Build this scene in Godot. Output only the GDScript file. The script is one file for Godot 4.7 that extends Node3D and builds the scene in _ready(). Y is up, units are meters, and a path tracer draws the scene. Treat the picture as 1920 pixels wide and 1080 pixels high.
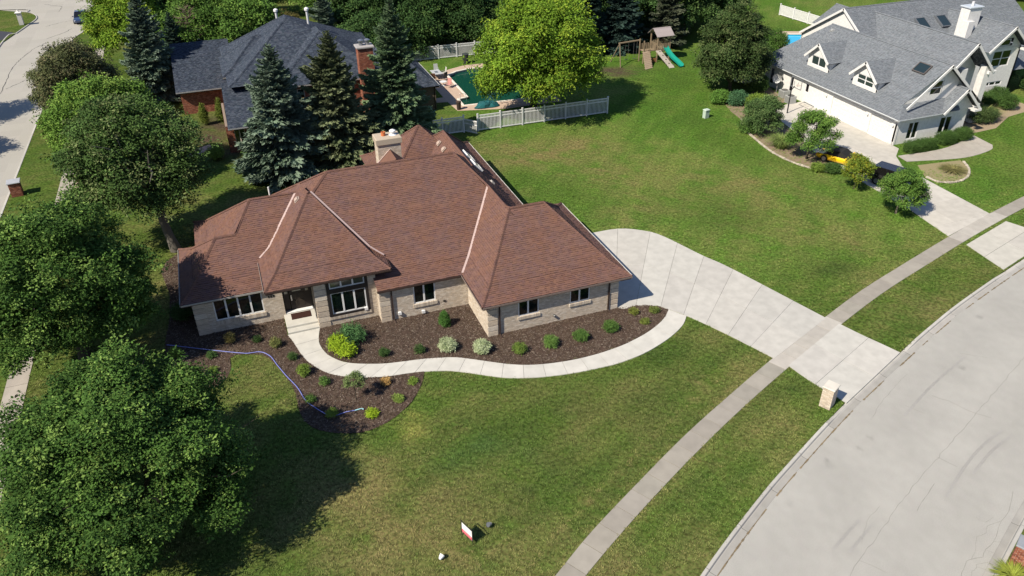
extends Node3D

# ---------------------------------------------------------------- mesh builder
class MB:
	var v := PackedVector3Array()
	var n := PackedVector3Array()
	var c := PackedColorArray()
	func tri(a: Vector3, b: Vector3, d: Vector3, col: Color) -> void:
		var nn := (b - a).cross(d - a)
		if nn.length_squared() < 1e-14: return
		nn = nn.normalized()
		v.append(a); v.append(d); v.append(b)
		n.append(nn); n.append(nn); n.append(nn)
		c.append(col); c.append(col); c.append(col)
	func quad(a: Vector3, b: Vector3, d: Vector3, e: Vector3, col: Color) -> void:
		tri(a, b, d, col); tri(a, d, e, col)
	func trin(a: Vector3, b: Vector3, d: Vector3, na: Vector3, nb: Vector3, nd: Vector3, col: Color) -> void:
		if (b - a).cross(d - a).length_squared() < 1e-14: return
		v.append(a); v.append(d); v.append(b)
		n.append(na); n.append(nd); n.append(nb)
		c.append(col); c.append(col); c.append(col)
	func box(ctr: Vector3, s: Vector3, col: Color, bs := Basis.IDENTITY) -> void:
		var x := bs.x * s.x * 0.5
		var y := bs.y * s.y * 0.5
		var z := bs.z * s.z * 0.5
		var p := [ctr - x - y - z, ctr + x - y - z, ctr + x + y - z, ctr - x + y - z, ctr - x - y + z, ctr + x - y + z, ctr + x + y + z, ctr - x + y + z]
		quad(p[4], p[5], p[6], p[7], col); quad(p[1], p[0], p[3], p[2], col)
		quad(p[5], p[1], p[2], p[6], col); quad(p[0], p[4], p[7], p[3], col)
		quad(p[7], p[6], p[2], p[3], col); quad(p[0], p[1], p[5], p[4], col)
	# box with its long edges chamfered
	func cbox(ctr: Vector3, s: Vector3, ch: float, col: Color, bs := Basis.IDENTITY) -> void:
		var ring := []
		for lv in [[-1.0, ch], [-1.0, 0.0], [1.0, 0.0], [1.0, ch]]:
			var k: float = lv[1]
			var yy: float = lv[0] * (s.y * 0.5 - (0.0 if k > 0.0 else ch))
			var hx := s.x * 0.5 - k
			var hz := s.z * 0.5 - k
			ring.append([ctr + bs * Vector3(-hx, yy, hz), ctr + bs * Vector3(hx, yy, hz), ctr + bs * Vector3(hx, yy, -hz), ctr + bs * Vector3(-hx, yy, -hz)])
		for i in 3:
			for j in 4:
				var k := (j + 1) % 4
				quad(ring[i][j], ring[i][k], ring[i + 1][k], ring[i + 1][j], col)
		quad(ring[3][0], ring[3][1], ring[3][2], ring[3][3], col)
		quad(ring[0][3], ring[0][2], ring[0][1], ring[0][0], col)
	func tube(pts: Array, rads: Array, sides: int, col: Color, cap := true) -> void:
		var rings := []
		var nr := []
		var t0: Vector3 = (pts[1] - pts[0]).normalized()
		var side := t0.cross(Vector3.UP if absf(t0.y) < 0.9 else Vector3.RIGHT).normalized()
		for i in pts.size():
			var t: Vector3
			if i == 0: t = (pts[1] - pts[0]).normalized()
			elif i == pts.size() - 1: t = (pts[i] - pts[i - 1]).normalized()
			else: t = (pts[i + 1] - pts[i - 1]).normalized()
			side = (side - t * side.dot(t)).normalized()
			var up := t.cross(side)
			var r := PackedVector3Array()
			var q := PackedVector3Array()
			for j in sides:
				var a := TAU * j / sides
				var d := side * cos(a) + up * sin(a)
				q.append(d); r.append(pts[i] + d * rads[i])
			rings.append(r); nr.append(q)
		for i in pts.size() - 1:
			for j in sides:
				var k := (j + 1) % sides
				trin(rings[i][j], rings[i][k], rings[i + 1][k], nr[i][j], nr[i][k], nr[i + 1][k], col)
				trin(rings[i][j], rings[i + 1][k], rings[i + 1][j], nr[i][j], nr[i + 1][k], nr[i + 1][j], col)
		if cap:
			var e := pts.size() - 1
			for j in range(1, sides - 1):
				tri(rings[e][0], rings[e][j], rings[e][j + 1], col)
				tri(rings[0][0], rings[0][j + 1], rings[0][j], col)
	# flat-bottomed slab over a plan polygon (x, z)
	func slab(poly: PackedVector2Array, y0: float, y1: float, col: Color, sides := true) -> void:
		var idx := Geometry2D.triangulate_polygon(poly)
		for i in range(0, idx.size(), 3):
			var a := Vector3(poly[idx[i]].x, y1, poly[idx[i]].y)
			var b := Vector3(poly[idx[i + 1]].x, y1, poly[idx[i + 1]].y)
			var d := Vector3(poly[idx[i + 2]].x, y1, poly[idx[i + 2]].y)
			if (b - a).cross(d - a).y > 0: tri(a, b, d, col)
			else: tri(a, d, b, col)
		if not sides: return
		var area := 0.0
		var m := poly.size()
		for i in m:
			var p := poly[i]
			var q := poly[(i + 1) % m]
			area += p.x * q.y - q.x * p.y
		for i in m:
			var p := poly[i]
			var q := poly[(i + 1) % m]
			if area > 0: 
				var t := p; p = q; q = t
			quad(Vector3(p.x, y0, p.y), Vector3(q.x, y0, q.y), Vector3(q.x, y1, q.y), Vector3(p.x, y1, p.y), col)
	func lathe(ctr: Vector3, prof: Array, sides: int, col: Color) -> void:
		for i in prof.size() - 1:
			var p: Vector2 = prof[i]
			var q: Vector2 = prof[i + 1]
			var nl := Vector2(q.y - p.y, -(q.x - p.x)).normalized()
			for j in sides:
				var a := TAU * j / sides
				var b := TAU * (j + 1) / sides
				var da := Vector3(cos(a), 0, -sin(a))
				var db := Vector3(cos(b), 0, -sin(b))
				var na := da * nl.x + Vector3.UP * nl.y
				var nb := db * nl.x + Vector3.UP * nl.y
				var A := ctr + da * p.x + Vector3.UP * p.y
				var B := ctr + db * p.x + Vector3.UP * p.y
				var C := ctr + db * q.x + Vector3.UP * q.y
				var D := ctr + da * q.x + Vector3.UP * q.y
				trin(A, B, C, na, nb, nb, col); trin(A, C, D, na, nb, na, col)
	func mesh() -> ArrayMesh:
		var m := ArrayMesh.new()
		if v.is_empty(): return m
		var a := []
		a.resize(Mesh.ARRAY_MAX)
		a[Mesh.ARRAY_VERTEX] = v; a[Mesh.ARRAY_NORMAL] = n; a[Mesh.ARRAY_COLOR] = c
		m.add_surface_from_arrays(Mesh.PRIMITIVE_TRIANGLES, a)
		return m

# ---------------------------------------------------------------- naming and tagging
var used := {}
func numbered(nm: String) -> String:
	if not used.has(nm):
		used[nm] = 0
		return nm
	used[nm] += 1
	return "%s_%03d" % [nm, used[nm]]

func tag(o: Node, label := "", category := "", group := "", kind := "") -> void:
	if label != "": o.set_meta("label", label)
	if category != "": o.set_meta("category", category)
	if group != "": o.set_meta("group", group)
	if kind != "": o.set_meta("kind", kind)

func thing(nm: String, label: String, category: String, at := Vector3.ZERO, group := "", turn := 0.0) -> Node3D:
	var o := Node3D.new()
	o.name = numbered(nm)
	add_child(o)
	o.position = at
	o.rotation.y = turn
	tag(o, label, category, group)
	return o

func put(nm: String, mb, m: Material, parent: Node = null, at := Vector3.ZERO) -> MeshInstance3D:
	var o := MeshInstance3D.new()
	o.mesh = mb.mesh() if mb is MB else mb
	o.material_override = m
	o.position = at
	if parent == null:
		o.name = numbered(nm)
		add_child(o)
	else:
		o.name = nm
		parent.add_child(o, true)
	return o

func setting(nm: String, mb, m: Material) -> MeshInstance3D:
	var o := put(nm, mb, m)
	o.set_meta("kind", "structure")
	return o

func struct_root(nm: String) -> Node3D:
	var o := Node3D.new()
	o.name = numbered(nm)
	add_child(o)
	o.set_meta("kind", "structure")
	return o

# ---------------------------------------------------------------- materials
var M := {}
func noise_tex(sd: int, freq: float, oct: int, lo: float, hi: float, size := 256, contrast := 1.0, tint := Color.WHITE) -> ImageTexture:
	var f := FastNoiseLite.new()
	f.seed = sd; f.frequency = freq; f.fractal_octaves = oct; f.noise_type = FastNoiseLite.TYPE_SIMPLEX_SMOOTH
	var g := f.get_seamless_image(size, size)
	var im := Image.create(size, size, false, Image.FORMAT_RGB8)
	for y in size:
		for x in size:
			var t := clampf((g.get_pixel(x, y).r - 0.5) * contrast + 0.5, 0, 1)
			var w := lo + (hi - lo) * t
			im.set_pixel(x, y, Color(w * tint.r, w * tint.g, w * tint.b).linear_to_srgb())
	return ImageTexture.create_from_image(im)

# turf: straw and green at blade to hand size
func turf_tex() -> ImageTexture:
	var f := FastNoiseLite.new()
	f.seed = 61; f.frequency = 0.035; f.fractal_octaves = 5; f.fractal_gain = 0.72
	var a := f.get_seamless_image(512, 512)
	f.seed = 62; f.frequency = 0.055; f.fractal_octaves = 4
	var b := f.get_seamless_image(512, 512)
	var im := Image.create(512, 512, false, Image.FORMAT_RGB8)
	for y in 512:
		for x in 512:
			var v := clampf((a.get_pixel(x, y).r - 0.5) * 2.2 + 0.5, 0, 1)
			var s := clampf((b.get_pixel(x, y).r - 0.5) * 2.0 + 0.5, 0, 1)
			var k := 0.40 + 0.60 * v
			im.set_pixel(x, y, Color(k * lerpf(0.80, 1.0, s), k * lerpf(0.98, 0.92, s), k * lerpf(0.80, 0.98, s)).linear_to_srgb())
	return ImageTexture.create_from_image(im)

func mat(nm: String, rough: float, tex: Texture2D = null, scale := 1.0, spec := 0.5, metal := 0.0) -> StandardMaterial3D:
	var m := StandardMaterial3D.new()
	m.vertex_color_use_as_albedo = true
	m.roughness = rough
	m.metallic_specular = spec
	m.metallic = metal
	if tex:
		m.albedo_texture = tex
		m.uv1_triplanar = true
		m.uv1_world_triplanar = true
		m.uv1_scale = Vector3.ONE * scale
	M[nm] = m
	return m

func col(r: float, g: float, b: float) -> Color:
	return Color(r, g, b)

func jit(c0: Color, rng: RandomNumberGenerator, a: float) -> Color:
	var k := 1.0 + rng.randf_range(-a, a)
	return Color(c0.r * k, c0.g * k, c0.b * k)

func make_materials() -> void:
	var fine := noise_tex(3, 0.05, 5, 0.65, 1.0)
	var soft := noise_tex(5, 0.018, 6, 0.86, 1.0, 256, 1.3)
	var grain := noise_tex(8, 0.22, 3, 0.62, 1.0, 256, 1.5)
	mat("grass", 0.95, turf_tex(), 0.17, 0.1)
	M.grass.detail_enabled = false
	mat("blade", 0.8, null, 1, 0.25)
	M.blade.backlight_enabled = true
	M.blade.backlight = Color(0.10, 0.16, 0.04)
	mat("concrete", 0.9, soft, 0.21, 0.3)
	mat("street", 0.92, noise_tex(21, 0.12, 6, 0.80, 1.0, 512, 1.3), 0.3, 0.3)
	mat("shingle", 0.93, grain, 1.3, 0.25)
	mat("brick", 0.92, grain, 2.0, 0.25)
	mat("paint", 0.55, soft, 0.6, 0.4)
	mat("plain", 0.75, soft, 0.8, 0.35)
	mat("metal", 0.4, null, 1, 0.5, 0.0)
	mat("steel", 0.35, null, 1, 0.5, 0.8)
	mat("car", 0.22, null, 1, 0.5)
	M.car.clearcoat_enabled = true
	M.car.clearcoat = 1.0
	M.car.clearcoat_roughness = 0.04
	mat("rubber", 0.85)
	mat("mulch", 0.98, grain, 1.6, 0.1)
	mat("bark", 0.95, fine, 1.2, 0.2)
	mat("wood", 0.85, fine, 0.7, 0.3)
	mat("leaf", 0.72, null, 1, 0.18)
	M.leaf.backlight_enabled = true
	M.leaf.backlight = Color(0.14, 0.20, 0.04)
	mat("needle", 0.85, null, 1, 0.12)
	mat("glass", 0.06, null, 1, 0.6)
	var w := StandardMaterial3D.new()
	w.albedo_color = Color(0.006, 0.052, 0.036).linear_to_srgb()
	w.roughness = 0.06
	var wn := FastNoiseLite.new()
	wn.seed = 4; wn.frequency = 0.03
	var wi := wn.get_seamless_image(256, 256)
	wi.bump_map_to_normal_map(1.0)
	w.normal_enabled = true
	w.normal_texture = ImageTexture.create_from_image(wi)
	w.normal_scale = 0.12
	w.uv1_triplanar = true
	w.uv1_world_triplanar = true
	w.uv1_scale = Vector3.ONE * 0.5
	M["green_water"] = w
	var w2 := w.duplicate()
	w2.albedo_color = Color(0.02, 0.42, 0.72).linear_to_srgb()
	M["blue_water"] = w2

# ---------------------------------------------------------------- small maths
func spline(pts: Array, t: float) -> Vector2:
	var m := pts.size() - 1
	var f := clampf(t, 0, 1) * m
	var i := mini(int(f), m - 1)
	var k := f - i
	var p1: Vector2 = pts[i]
	var p2: Vector2 = pts[i + 1]
	var p0: Vector2 = pts[i - 1] if i > 0 else p1 * 2 - p2
	var p3: Vector2 = pts[i + 2] if i + 2 <= m else p2 * 2 - p1
	return p1.cubic_interpolate(p2, p0, p3, k)

# evenly spaced points along a Catmull-Rom curve
func even(pts: Array, count: int) -> Array:
	var d := []
	var q := []
	var total := 0.0
	var last: Vector2 = pts[0]
	for i in 401:
		var p := spline(pts, i / 400.0)
		total += p.distance_to(last)
		last = p
		d.append(total); q.append(p)
	var out := []
	var k := 0
	for i in count:
		var want := total * i / (count - 1)
		while k < 399 and d[k + 1] < want: k += 1
		var span: float = maxf(d[k + 1] - d[k], 1e-6)
		out.append(q[k].lerp(q[k + 1], clampf((want - d[k]) / span, 0, 1)))
	return out

func offset_line(pts: Array, w: float) -> Array:
	var out := []
	for i in pts.size():
		var a: Vector2 = pts[maxi(i - 1, 0)]
		var b: Vector2 = pts[mini(i + 1, pts.size() - 1)]
		var t := (b - a).normalized()
		out.append(pts[i] + Vector2(-t.y, t.x) * w)
	return out

func seg_dist(p: Vector2, line: Array) -> float:
	var best := 1e9
	for i in line.size() - 1:
		best = minf(best, p.distance_to(Geometry2D.get_closest_point_to_segment(p, line[i], line[i + 1])))
	return best

# ---------------------------------------------------------------- roofs
const FLAT := 0.6     # the lowest part of a flared roof keeps this share of the slope above it
var pal_brown := [Color(0.178, 0.100, 0.081), Color(0.169, 0.096, 0.081), Color(0.185, 0.103, 0.082), Color(0.161, 0.093, 0.083), Color(0.173, 0.097, 0.079), Color(0.189, 0.106, 0.083)]
var pal_black := [Color(0.052, 0.066, 0.094), Color(0.041, 0.053, 0.077), Color(0.068, 0.084, 0.114), Color(0.046, 0.059, 0.084), Color(0.078, 0.094, 0.124)]
var pal_grey := [Color(0.192, 0.214, 0.242), Color(0.176, 0.197, 0.224), Color(0.206, 0.228, 0.256), Color(0.183, 0.204, 0.232), Color(0.199, 0.217, 0.243)]

func roof_slope_s(run: float, rise: float, hk: float) -> float:
	return (hk / FLAT + rise - hk) / run

func roof_h(v: float, run: float, rise: float, hk: float) -> float:
	var s := roof_slope_s(run, rise, hk)
	var vk := hk / (s * FLAT)
	return v * s * FLAT if v < vk else hk + (v - vk) * s

func poly_span(poly: Array, v: float) -> Vector2:
	var lo := 1e9
	var hi := -1e9
	var m := poly.size()
	for i in m:
		var p: Vector2 = poly[i]
		var q: Vector2 = poly[(i + 1) % m]
		if (p.y <= v and q.y >= v) or (q.y <= v and p.y >= v):
			if absf(p.y - q.y) < 1e-6:
				lo = minf(lo, minf(p.x, q.x)); hi = maxf(hi, maxf(p.x, q.x))
			else:
				var x := p.x + (q.x - p.x) * (v - p.y) / (q.y - p.y)
				lo = minf(lo, x); hi = maxf(hi, x)
	return Vector2(lo, hi)

# shingle tabs over one roof slope. a, b: plan ends of the eave; poly: plan outline of the slope
func roof_slope(mb: MB, a: Vector2, b: Vector2, poly: Array, he: float, run: float, rise: float, hk: float, pal: Array, rng: RandomNumberGenerator) -> void:
	var ux := (b - a).normalized()
	var mid := Vector2.ZERO
	for p in poly: mid += p / poly.size()
	var vx := Vector2(ux.y, -ux.x)
	if (mid - a).dot(vx) < 0: vx = -vx
	var uv := []
	var vmin := 1e9
	var vmax := -1e9
	for p in poly:
		var q := Vector2((p - a).dot(ux), (p - a).dot(vx))
		uv.append(q); vmin = minf(vmin, q.y); vmax = maxf(vmax, q.y)
	var s := roof_slope_s(run, rise, hk)
	var vk := hk / (s * FLAT)
	var vv := vmin
	var row := 0
	var flip := ux.x * vx.y - ux.y * vx.x > 0
	while vv < vmax - 0.002:
		var sl := s * (FLAT if vv < vk else 1.0)
		var v2 := minf(vv + 0.15 / sqrt(1 + sl * sl), vmax)
		if vv < vk - 0.01 and v2 > vk: v2 = vk
		var A := poly_span(uv, vv + 1e-5)
		var B := poly_span(uv, v2 - 1e-5)
		if A.x > A.y: A = B
		if B.x > B.y: B = A
		var h1 := he + roof_h(vv, run, rise, hk)
		var h2 := he + roof_h(v2, run, rise, hk)
		var u := minf(A.x, B.x) - rng.randf() * 0.35
		var top := maxf(A.y, B.y)
		var shade := 1.0 + rng.randf_range(-0.05, 0.05)
		while u < top:
			var w := rng.randf_range(0.14, 0.30)
			var c0: Color = pal[rng.randi() % pal.size()] * shade
			c0 = jit(c0, rng, 0.06)
			var wx := a + ux * u + vx * vv
			var lo := nz2.get_noise_2d(wx.x * 1.6, wx.y * 1.6)
			if pal == pal_brown: c0 = Color(c0.r * (1.0 + 0.08 * lo), c0.g, c0.b * (1.0 - 0.13 * lo))
			var a1 := clampf(u, A.x, A.y)
			var a2 := clampf(u + w, A.x, A.y)
			var b1 := clampf(u, B.x, B.y)
			var b2 := clampf(u + w, B.x, B.y)
			if a2 - a1 > 0.002 or b2 - b1 > 0.002:
				var th := 0.034 if rng.randf() < 0.5 else 0.014
				var p1 := _rp(a, ux, vx, a1, vv, h1 + th)
				var p2 := _rp(a, ux, vx, a2, vv, h1 + th)
				var p3 := _rp(a, ux, vx, b2, v2, h2 + 0.003)
				var p4 := _rp(a, ux, vx, b1, v2, h2 + 0.003)
				var q1 := p1 - Vector3(0, th + 0.004, 0)
				var q2 := p2 - Vector3(0, th + 0.004, 0)
				if flip:
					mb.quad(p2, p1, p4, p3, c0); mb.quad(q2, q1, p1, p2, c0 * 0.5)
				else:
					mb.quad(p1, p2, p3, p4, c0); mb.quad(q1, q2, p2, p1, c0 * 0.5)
			u += w
		vv = v2
		row += 1

func _rp(a: Vector2, ux: Vector2, vx: Vector2, u: float, v: float, h: float) -> Vector3:
	var p := a + ux * u + vx * v
	return Vector3(p.x, h, p.y)

# bent cap shingles along a hip or ridge
func cap_line(mb: MB, pts: Array, pal: Array, rng: RandomNumberGenerator, w := 0.11) -> void:
	for i in pts.size() - 1:
		var a: Vector3 = pts[i]
		var b: Vector3 = pts[i + 1]
		var L := a.distance_to(b)
		if L < 0.05: continue
		var k := maxi(1, int(L / 0.2))
		var t := (b - a).normalized()
		var side := t.cross(Vector3.UP).normalized()
		var up := side.cross(t)
		for j in k:
			var p := a + t * (L * j / k)
			var q := a + t * (L * (j + 1) / k + 0.03)
			var c0 := jit(pal[rng.randi() % pal.size()], rng, 0.1) * 0.92
			var p0 := p + up * 0.075
			var q0 := q + up * 0.05
			var dn := up * 0.085
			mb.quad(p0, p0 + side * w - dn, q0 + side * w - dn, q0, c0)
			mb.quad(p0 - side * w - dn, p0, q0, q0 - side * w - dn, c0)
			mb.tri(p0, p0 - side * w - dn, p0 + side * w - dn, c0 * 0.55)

# whole hip roof. r: x0, x1, z0, z1. A, B: ends of the ridge (west to east or north to south)
func hip_roof(parent: Node3D, r: Array, A: Vector2, B: Vector2, he: float, hr: float, hk: float, pal: Array, sd: int, over := {}, caps := true) -> MeshInstance3D:
	var rng := RandomNumberGenerator.new()
	rng.seed = sd
	var mb := MB.new()
	var along_x := absf(A.x - B.x) >= absf(A.y - B.y)
	var sw := Vector2(r[0], r[3])
	var se := Vector2(r[1], r[3])
	var nw := Vector2(r[0], r[2])
	var ne := Vector2(r[1], r[2])
	var polys := {}
	if along_x:
		polys = {"S": [sw, se, B, A], "N": [ne, nw, A, B], "W": [nw, sw, A], "E": [se, ne, B]}
	else:
		polys = {"S": [sw, se, B], "N": [ne, nw, A], "W": [nw, sw, B, A], "E": [se, ne, A, B]}
	var runs := {"S": r[3] - B.y, "N": A.y - r[2], "W": A.x - r[0], "E": r[1] - B.x}
	var rise := hr - he
	for k in ["S", "N", "W", "E"]:
		if over.has(k) and over[k] == null: continue
		var poly: Array = over[k] if over.has(k) else polys[k]
		roof_slope(mb, polys[k][0], polys[k][1], poly, he, runs[k], rise, hk, pal, rng)
	var o := put("roof", mb, M.shingle, parent)
	o.set_meta("kind", "stuff")
	if caps:
		var cm := MB.new()
		var t1 := (hk / FLAT) / (hk / FLAT + rise - hk)
		var ends := {"sw": [sw, A if along_x else B], "nw": [nw, A], "se": [se, B], "ne": [ne, B if along_x else A]}
		for k in ends:
			if over.has("no_" + k): continue
			var e: Array = ends[k]
			var kk: Vector2 = e[0].lerp(e[1], t1)
			cap_line(cm, [Vector3(e[0].x, he + 0.02, e[0].y), Vector3(kk.x, he + hk + 0.01, kk.y), Vector3(e[1].x, hr + 0.01, e[1].y)], pal, rng)
		var rb: Vector2 = over.get("ridge_to", B)
		cap_line(cm, [Vector3(A.x, hr + 0.01, A.y), Vector3(rb.x, hr + 0.01, rb.y)], pal, rng)
		put("ridge_cap", cm, M.shingle, o).set_meta("kind", "stuff")
	return o

# gable roof with a straight slope; ridge along x or z. r: x0, x1, z0, z1
func gable_roof(parent: Node3D, r: Array, along_x: bool, rp: float, heA: float, heB: float, hr: float, pal: Array, sd: int, overA = null, overB = null) -> MeshInstance3D:
	var rng := RandomNumberGenerator.new()
	rng.seed = sd
	var mb := MB.new()
	if along_x:
		var n := [Vector2(r[1], r[2]), Vector2(r[0], r[2]), Vector2(r[0], rp), Vector2(r[1], rp)]
		var s := [Vector2(r[0], r[3]), Vector2(r[1], r[3]), Vector2(r[1], rp), Vector2(r[0], rp)]
		roof_slope(mb, n[0], n[1], n if overA == null else overA, heA, rp - r[2], hr - heA, 0.0, pal, rng)
		roof_slope(mb, s[0], s[1], s if overB == null else overB, heB, r[3] - rp, hr - heB, 0.0, pal, rng)
		cap_line(mb, [Vector3(r[0], hr, rp), Vector3(r[1], hr, rp)], pal, rng)
	else:
		var w := [Vector2(r[0], r[2]), Vector2(r[0], r[3]), Vector2(rp, r[3]), Vector2(rp, r[2])]
		var e := [Vector2(r[1], r[3]), Vector2(r[1], r[2]), Vector2(rp, r[2]), Vector2(rp, r[3])]
		roof_slope(mb, w[0], w[1], w if overA == null else overA, heA, rp - r[0], hr - heA, 0.0, pal, rng)
		roof_slope(mb, e[0], e[1], e if overB == null else overB, heB, r[1] - rp, hr - heB, 0.0, pal, rng)
		cap_line(mb, [Vector3(rp, hr, r[2]), Vector3(rp, hr, r[3])], pal, rng)
	var o := put("roof", mb, M.shingle, parent)
	o.set_meta("kind", "stuff")
	return o

# soffit, fascia and gutter along one eave. a to b with the house on the left-hand side of travel seen from above? inw points to the house
func eave(parent: Node3D, a: Vector2, b: Vector2, inw: Vector2, he: float, depth: float, fascia: Color, gutter: Color) -> void:
	var mb := MB.new()
	var d := (b - a).normalized()
	var bs := Basis(Vector3(d.x, 0, d.y), Vector3.UP, Vector3(d.x, 0, d.y).cross(Vector3.UP))
	var L := a.distance_to(b)
	var m := (a + b) * 0.5
	var i3 := Vector3(inw.x, 0, inw.y)
	var c0 := Vector3(m.x, 0, m.y)
	mb.box(c0 + i3 * 0.06 + Vector3.UP * (he - 0.11), Vector3(L, 0.2, 0.03), fascia, bs)
	mb.box(c0 + i3 * (depth * 0.5 + 0.08) + Vector3.UP * (he - 0.2), Vector3(L, 0.02, depth), fascia * 1.3, bs)
	put("fascia", mb, M.paint, parent)
	var g := MB.new()
	# open trough: back, floor and front with a rolled lip
	g.box(c0 - i3 * 0.01 + Vector3.UP * (he - 0.10), Vector3(L, 0.012, 0.10), gutter, bs)
	g.box(c0 - i3 * 0.062 + Vector3.UP * (he - 0.055), Vector3(L, 0.10, 0.012), gutter, bs)
	g.box(c0 - i3 * 0.066 + Vector3.UP * (he - 0.004), Vector3(L, 0.02, 0.03), gutter, bs)
	put("gutter", g, M.paint, parent)

# ---------------------------------------------------------------- walls
# W: {o, u, n}: origin on the ground, direction to the right and direction outwards
func wl(o: Vector3, u: Vector3, n: Vector3) -> Dictionary:
	return {"o": o, "u": u, "n": n, "b": Basis(u, Vector3.UP, n)}
func wp(w: Dictionary, x: float, y: float, d := 0.0) -> Vector3:
	return w.o + w.u * x + Vector3.UP * y + w.n * d

func free_spans(x0: float, x1: float, y: float, ops: Array, grow := 0.0) -> Array:
	var sp := [Vector2(x0, x1)]
	for q in ops:
		if y > q[2] - grow and y < q[3] + grow:
			var nx := []
			for s in sp:
				if q[1] <= s.x or q[0] >= s.y: nx.append(s)
				else:
					if q[0] > s.x: nx.append(Vector2(s.x, q[0]))
					if q[1] < s.y: nx.append(Vector2(q[1], s.y))
			sp = nx
	return sp

func wall(parent: Node3D, w: Dictionary, x0: float, x1: float, y0: float, y1: float, ops: Array, c0: Color, bricks := [], sd := 1, nm := "wall", m: Material = null, th := 0.22) -> MeshInstance3D:
	var mb := MB.new()
	var ys := [y0, y1]
	for q in ops:
		for k in [q[2], q[3]]:
			if k > y0 and k < y1 and not ys.has(k): ys.append(k)
	ys.sort()
	for i in ys.size() - 1:
		for s in free_spans(x0, x1, (ys[i] + ys[i + 1]) * 0.5, ops):
			mb.box(wp(w, (s.x + s.y) * 0.5, (ys[i] + ys[i + 1]) * 0.5, -th * 0.5), Vector3(s.y - s.x, ys[i + 1] - ys[i], th), c0, w.b)
	var o := put(nm, mb, M.brick if m == null else m, parent)
	if bricks.size() > 0:
		var rng := RandomNumberGenerator.new()
		rng.seed = sd
		var bm := MB.new()
		var row := 0
		var y := y0 + 0.005
		while y + 0.065 < y1:
			for s in free_spans(x0, x1, y + 0.033, ops, 0.01):
				var x: float = floor((s.x - x0) / 0.215) * 0.215 + x0 + (0.107 if row % 2 else 0.0) - 0.215
				while x < s.y:
					var l := maxf(x + 0.005, s.x)
					var r := minf(x + 0.208, s.y)
					if r - l > 0.02:
						var k: Color = jit(bricks[rng.randi() % bricks.size()], rng, 0.10)
						var pr := 0.008 + rng.randf() * 0.006
						var a := wp(w, l, y, pr)
						var b := wp(w, r, y, pr)
						var u := Vector3(0, 0.066, 0)
						var bk: Vector3 = -w.n * pr
						bm.quad(a, b, b + u, a + u, k)
						bm.quad(a + u, b + u, b + u + bk, a + u + bk, k)
						bm.quad(b, b + bk, b + u + bk, b + u, k)
						bm.quad(a + bk, a, a + u, a + u + bk, k)
					x += 0.215
			y += 0.075
			row += 1
		put("brick", bm, M.brick, o).set_meta("kind", "stuff")
	return o

# stacked corner blocks standing proud of the wall; each block its own piece
func quoin(parent: Node3D, w: Dictionary, x0: float, x1: float, y1: float, pal: Array, sd: int, step := 0.42) -> void:
	var rng := RandomNumberGenerator.new()
	rng.seed = sd
	var y := 0.02
	while y < y1 - 0.05:
		var hgt := minf(step, y1 - y)
		var bm := MB.new()
		var base: Color = pal[rng.randi() % pal.size()]
		var n := 5
		for r in n:
			var yy := y + (hgt - 0.07) * r / n
			var x := x0 - (0.0 if r % 2 else 0.11)
			while x < x1:
				var l := maxf(x, x0)
				var rr := minf(x + 0.212, x1)
				if rr - l > 0.02:
					bm.box(wp(w, (l + rr) * 0.5, yy + 0.033, 0.025), Vector3(rr - l - 0.004, 0.066, 0.07), jit(base, rng, 0.10), w.b)
				x += 0.215
		put("quoin_block", bm, M.brick, parent)
		y += step

# window: frame with mullions; every pane its own mesh
func window(parent: Node3D, w: Dictionary, x0: float, x1: float, y0: float, y1: float, cols: Array, rows: Array, fc: Color, gc := Color(0.006, 0.008, 0.010), rec := 0.07, fw := 0.075, nm := "window") -> MeshInstance3D:
	var mb := MB.new()
	var dz := -rec
	var cx := (x0 + x1) * 0.5
	var cy := (y0 + y1) * 0.5
	mb.box(wp(w, cx, y0 + fw * 0.5, dz), Vector3(x1 - x0, fw, 0.08), fc, w.b)
	mb.box(wp(w, cx, y1 - fw * 0.5, dz), Vector3(x1 - x0, fw, 0.08), fc, w.b)
	mb.box(wp(w, x0 + fw * 0.5, cy, dz), Vector3(fw, y1 - y0 - fw * 2, 0.08), fc, w.b)
	mb.box(wp(w, x1 - fw * 0.5, cy, dz), Vector3(fw, y1 - y0 - fw * 2, 0.08), fc, w.b)
	var xs := [x0 + fw]
	for k in cols:
		var xx: float = lerpf(x0, x1, k)
		mb.box(wp(w, xx, cy, dz), Vector3(fw * 1.5, y1 - y0 - fw * 2, 0.078), fc, w.b)
		xs.append(xx - fw * 0.75); xs.append(xx + fw * 0.75)
	xs.append(x1 - fw)
	var ys := [y0 + fw]
	for k in rows:
		var yy: float = lerpf(y0, y1, k)
		for i in range(0, xs.size(), 2):
			mb.box(wp(w, (xs[i] + xs[i + 1]) * 0.5, yy, dz), Vector3(xs[i + 1] - xs[i], fw, 0.072), fc, w.b)
		ys.append(yy - fw * 0.5); ys.append(yy + fw * 0.5)
	ys.append(y1 - fw)
	var o := put(nm, mb, M.paint, parent)
	for i in range(0, xs.size(), 2):
		for j in range(0, ys.size(), 2):
			var g := MB.new()
			g.box(wp(w, (xs[i] + xs[i + 1]) * 0.5, (ys[j] + ys[j + 1]) * 0.5, dz - 0.01), Vector3(xs[i + 1] - xs[i], ys[j + 1] - ys[j], 0.02), gc, w.b)
			put("pane", g, M.glass, o)
	# closed dark reveal behind the panes
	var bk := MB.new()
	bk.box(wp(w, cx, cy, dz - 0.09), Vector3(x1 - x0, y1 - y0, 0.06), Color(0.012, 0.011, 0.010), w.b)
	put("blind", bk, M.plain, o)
	return o

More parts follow.
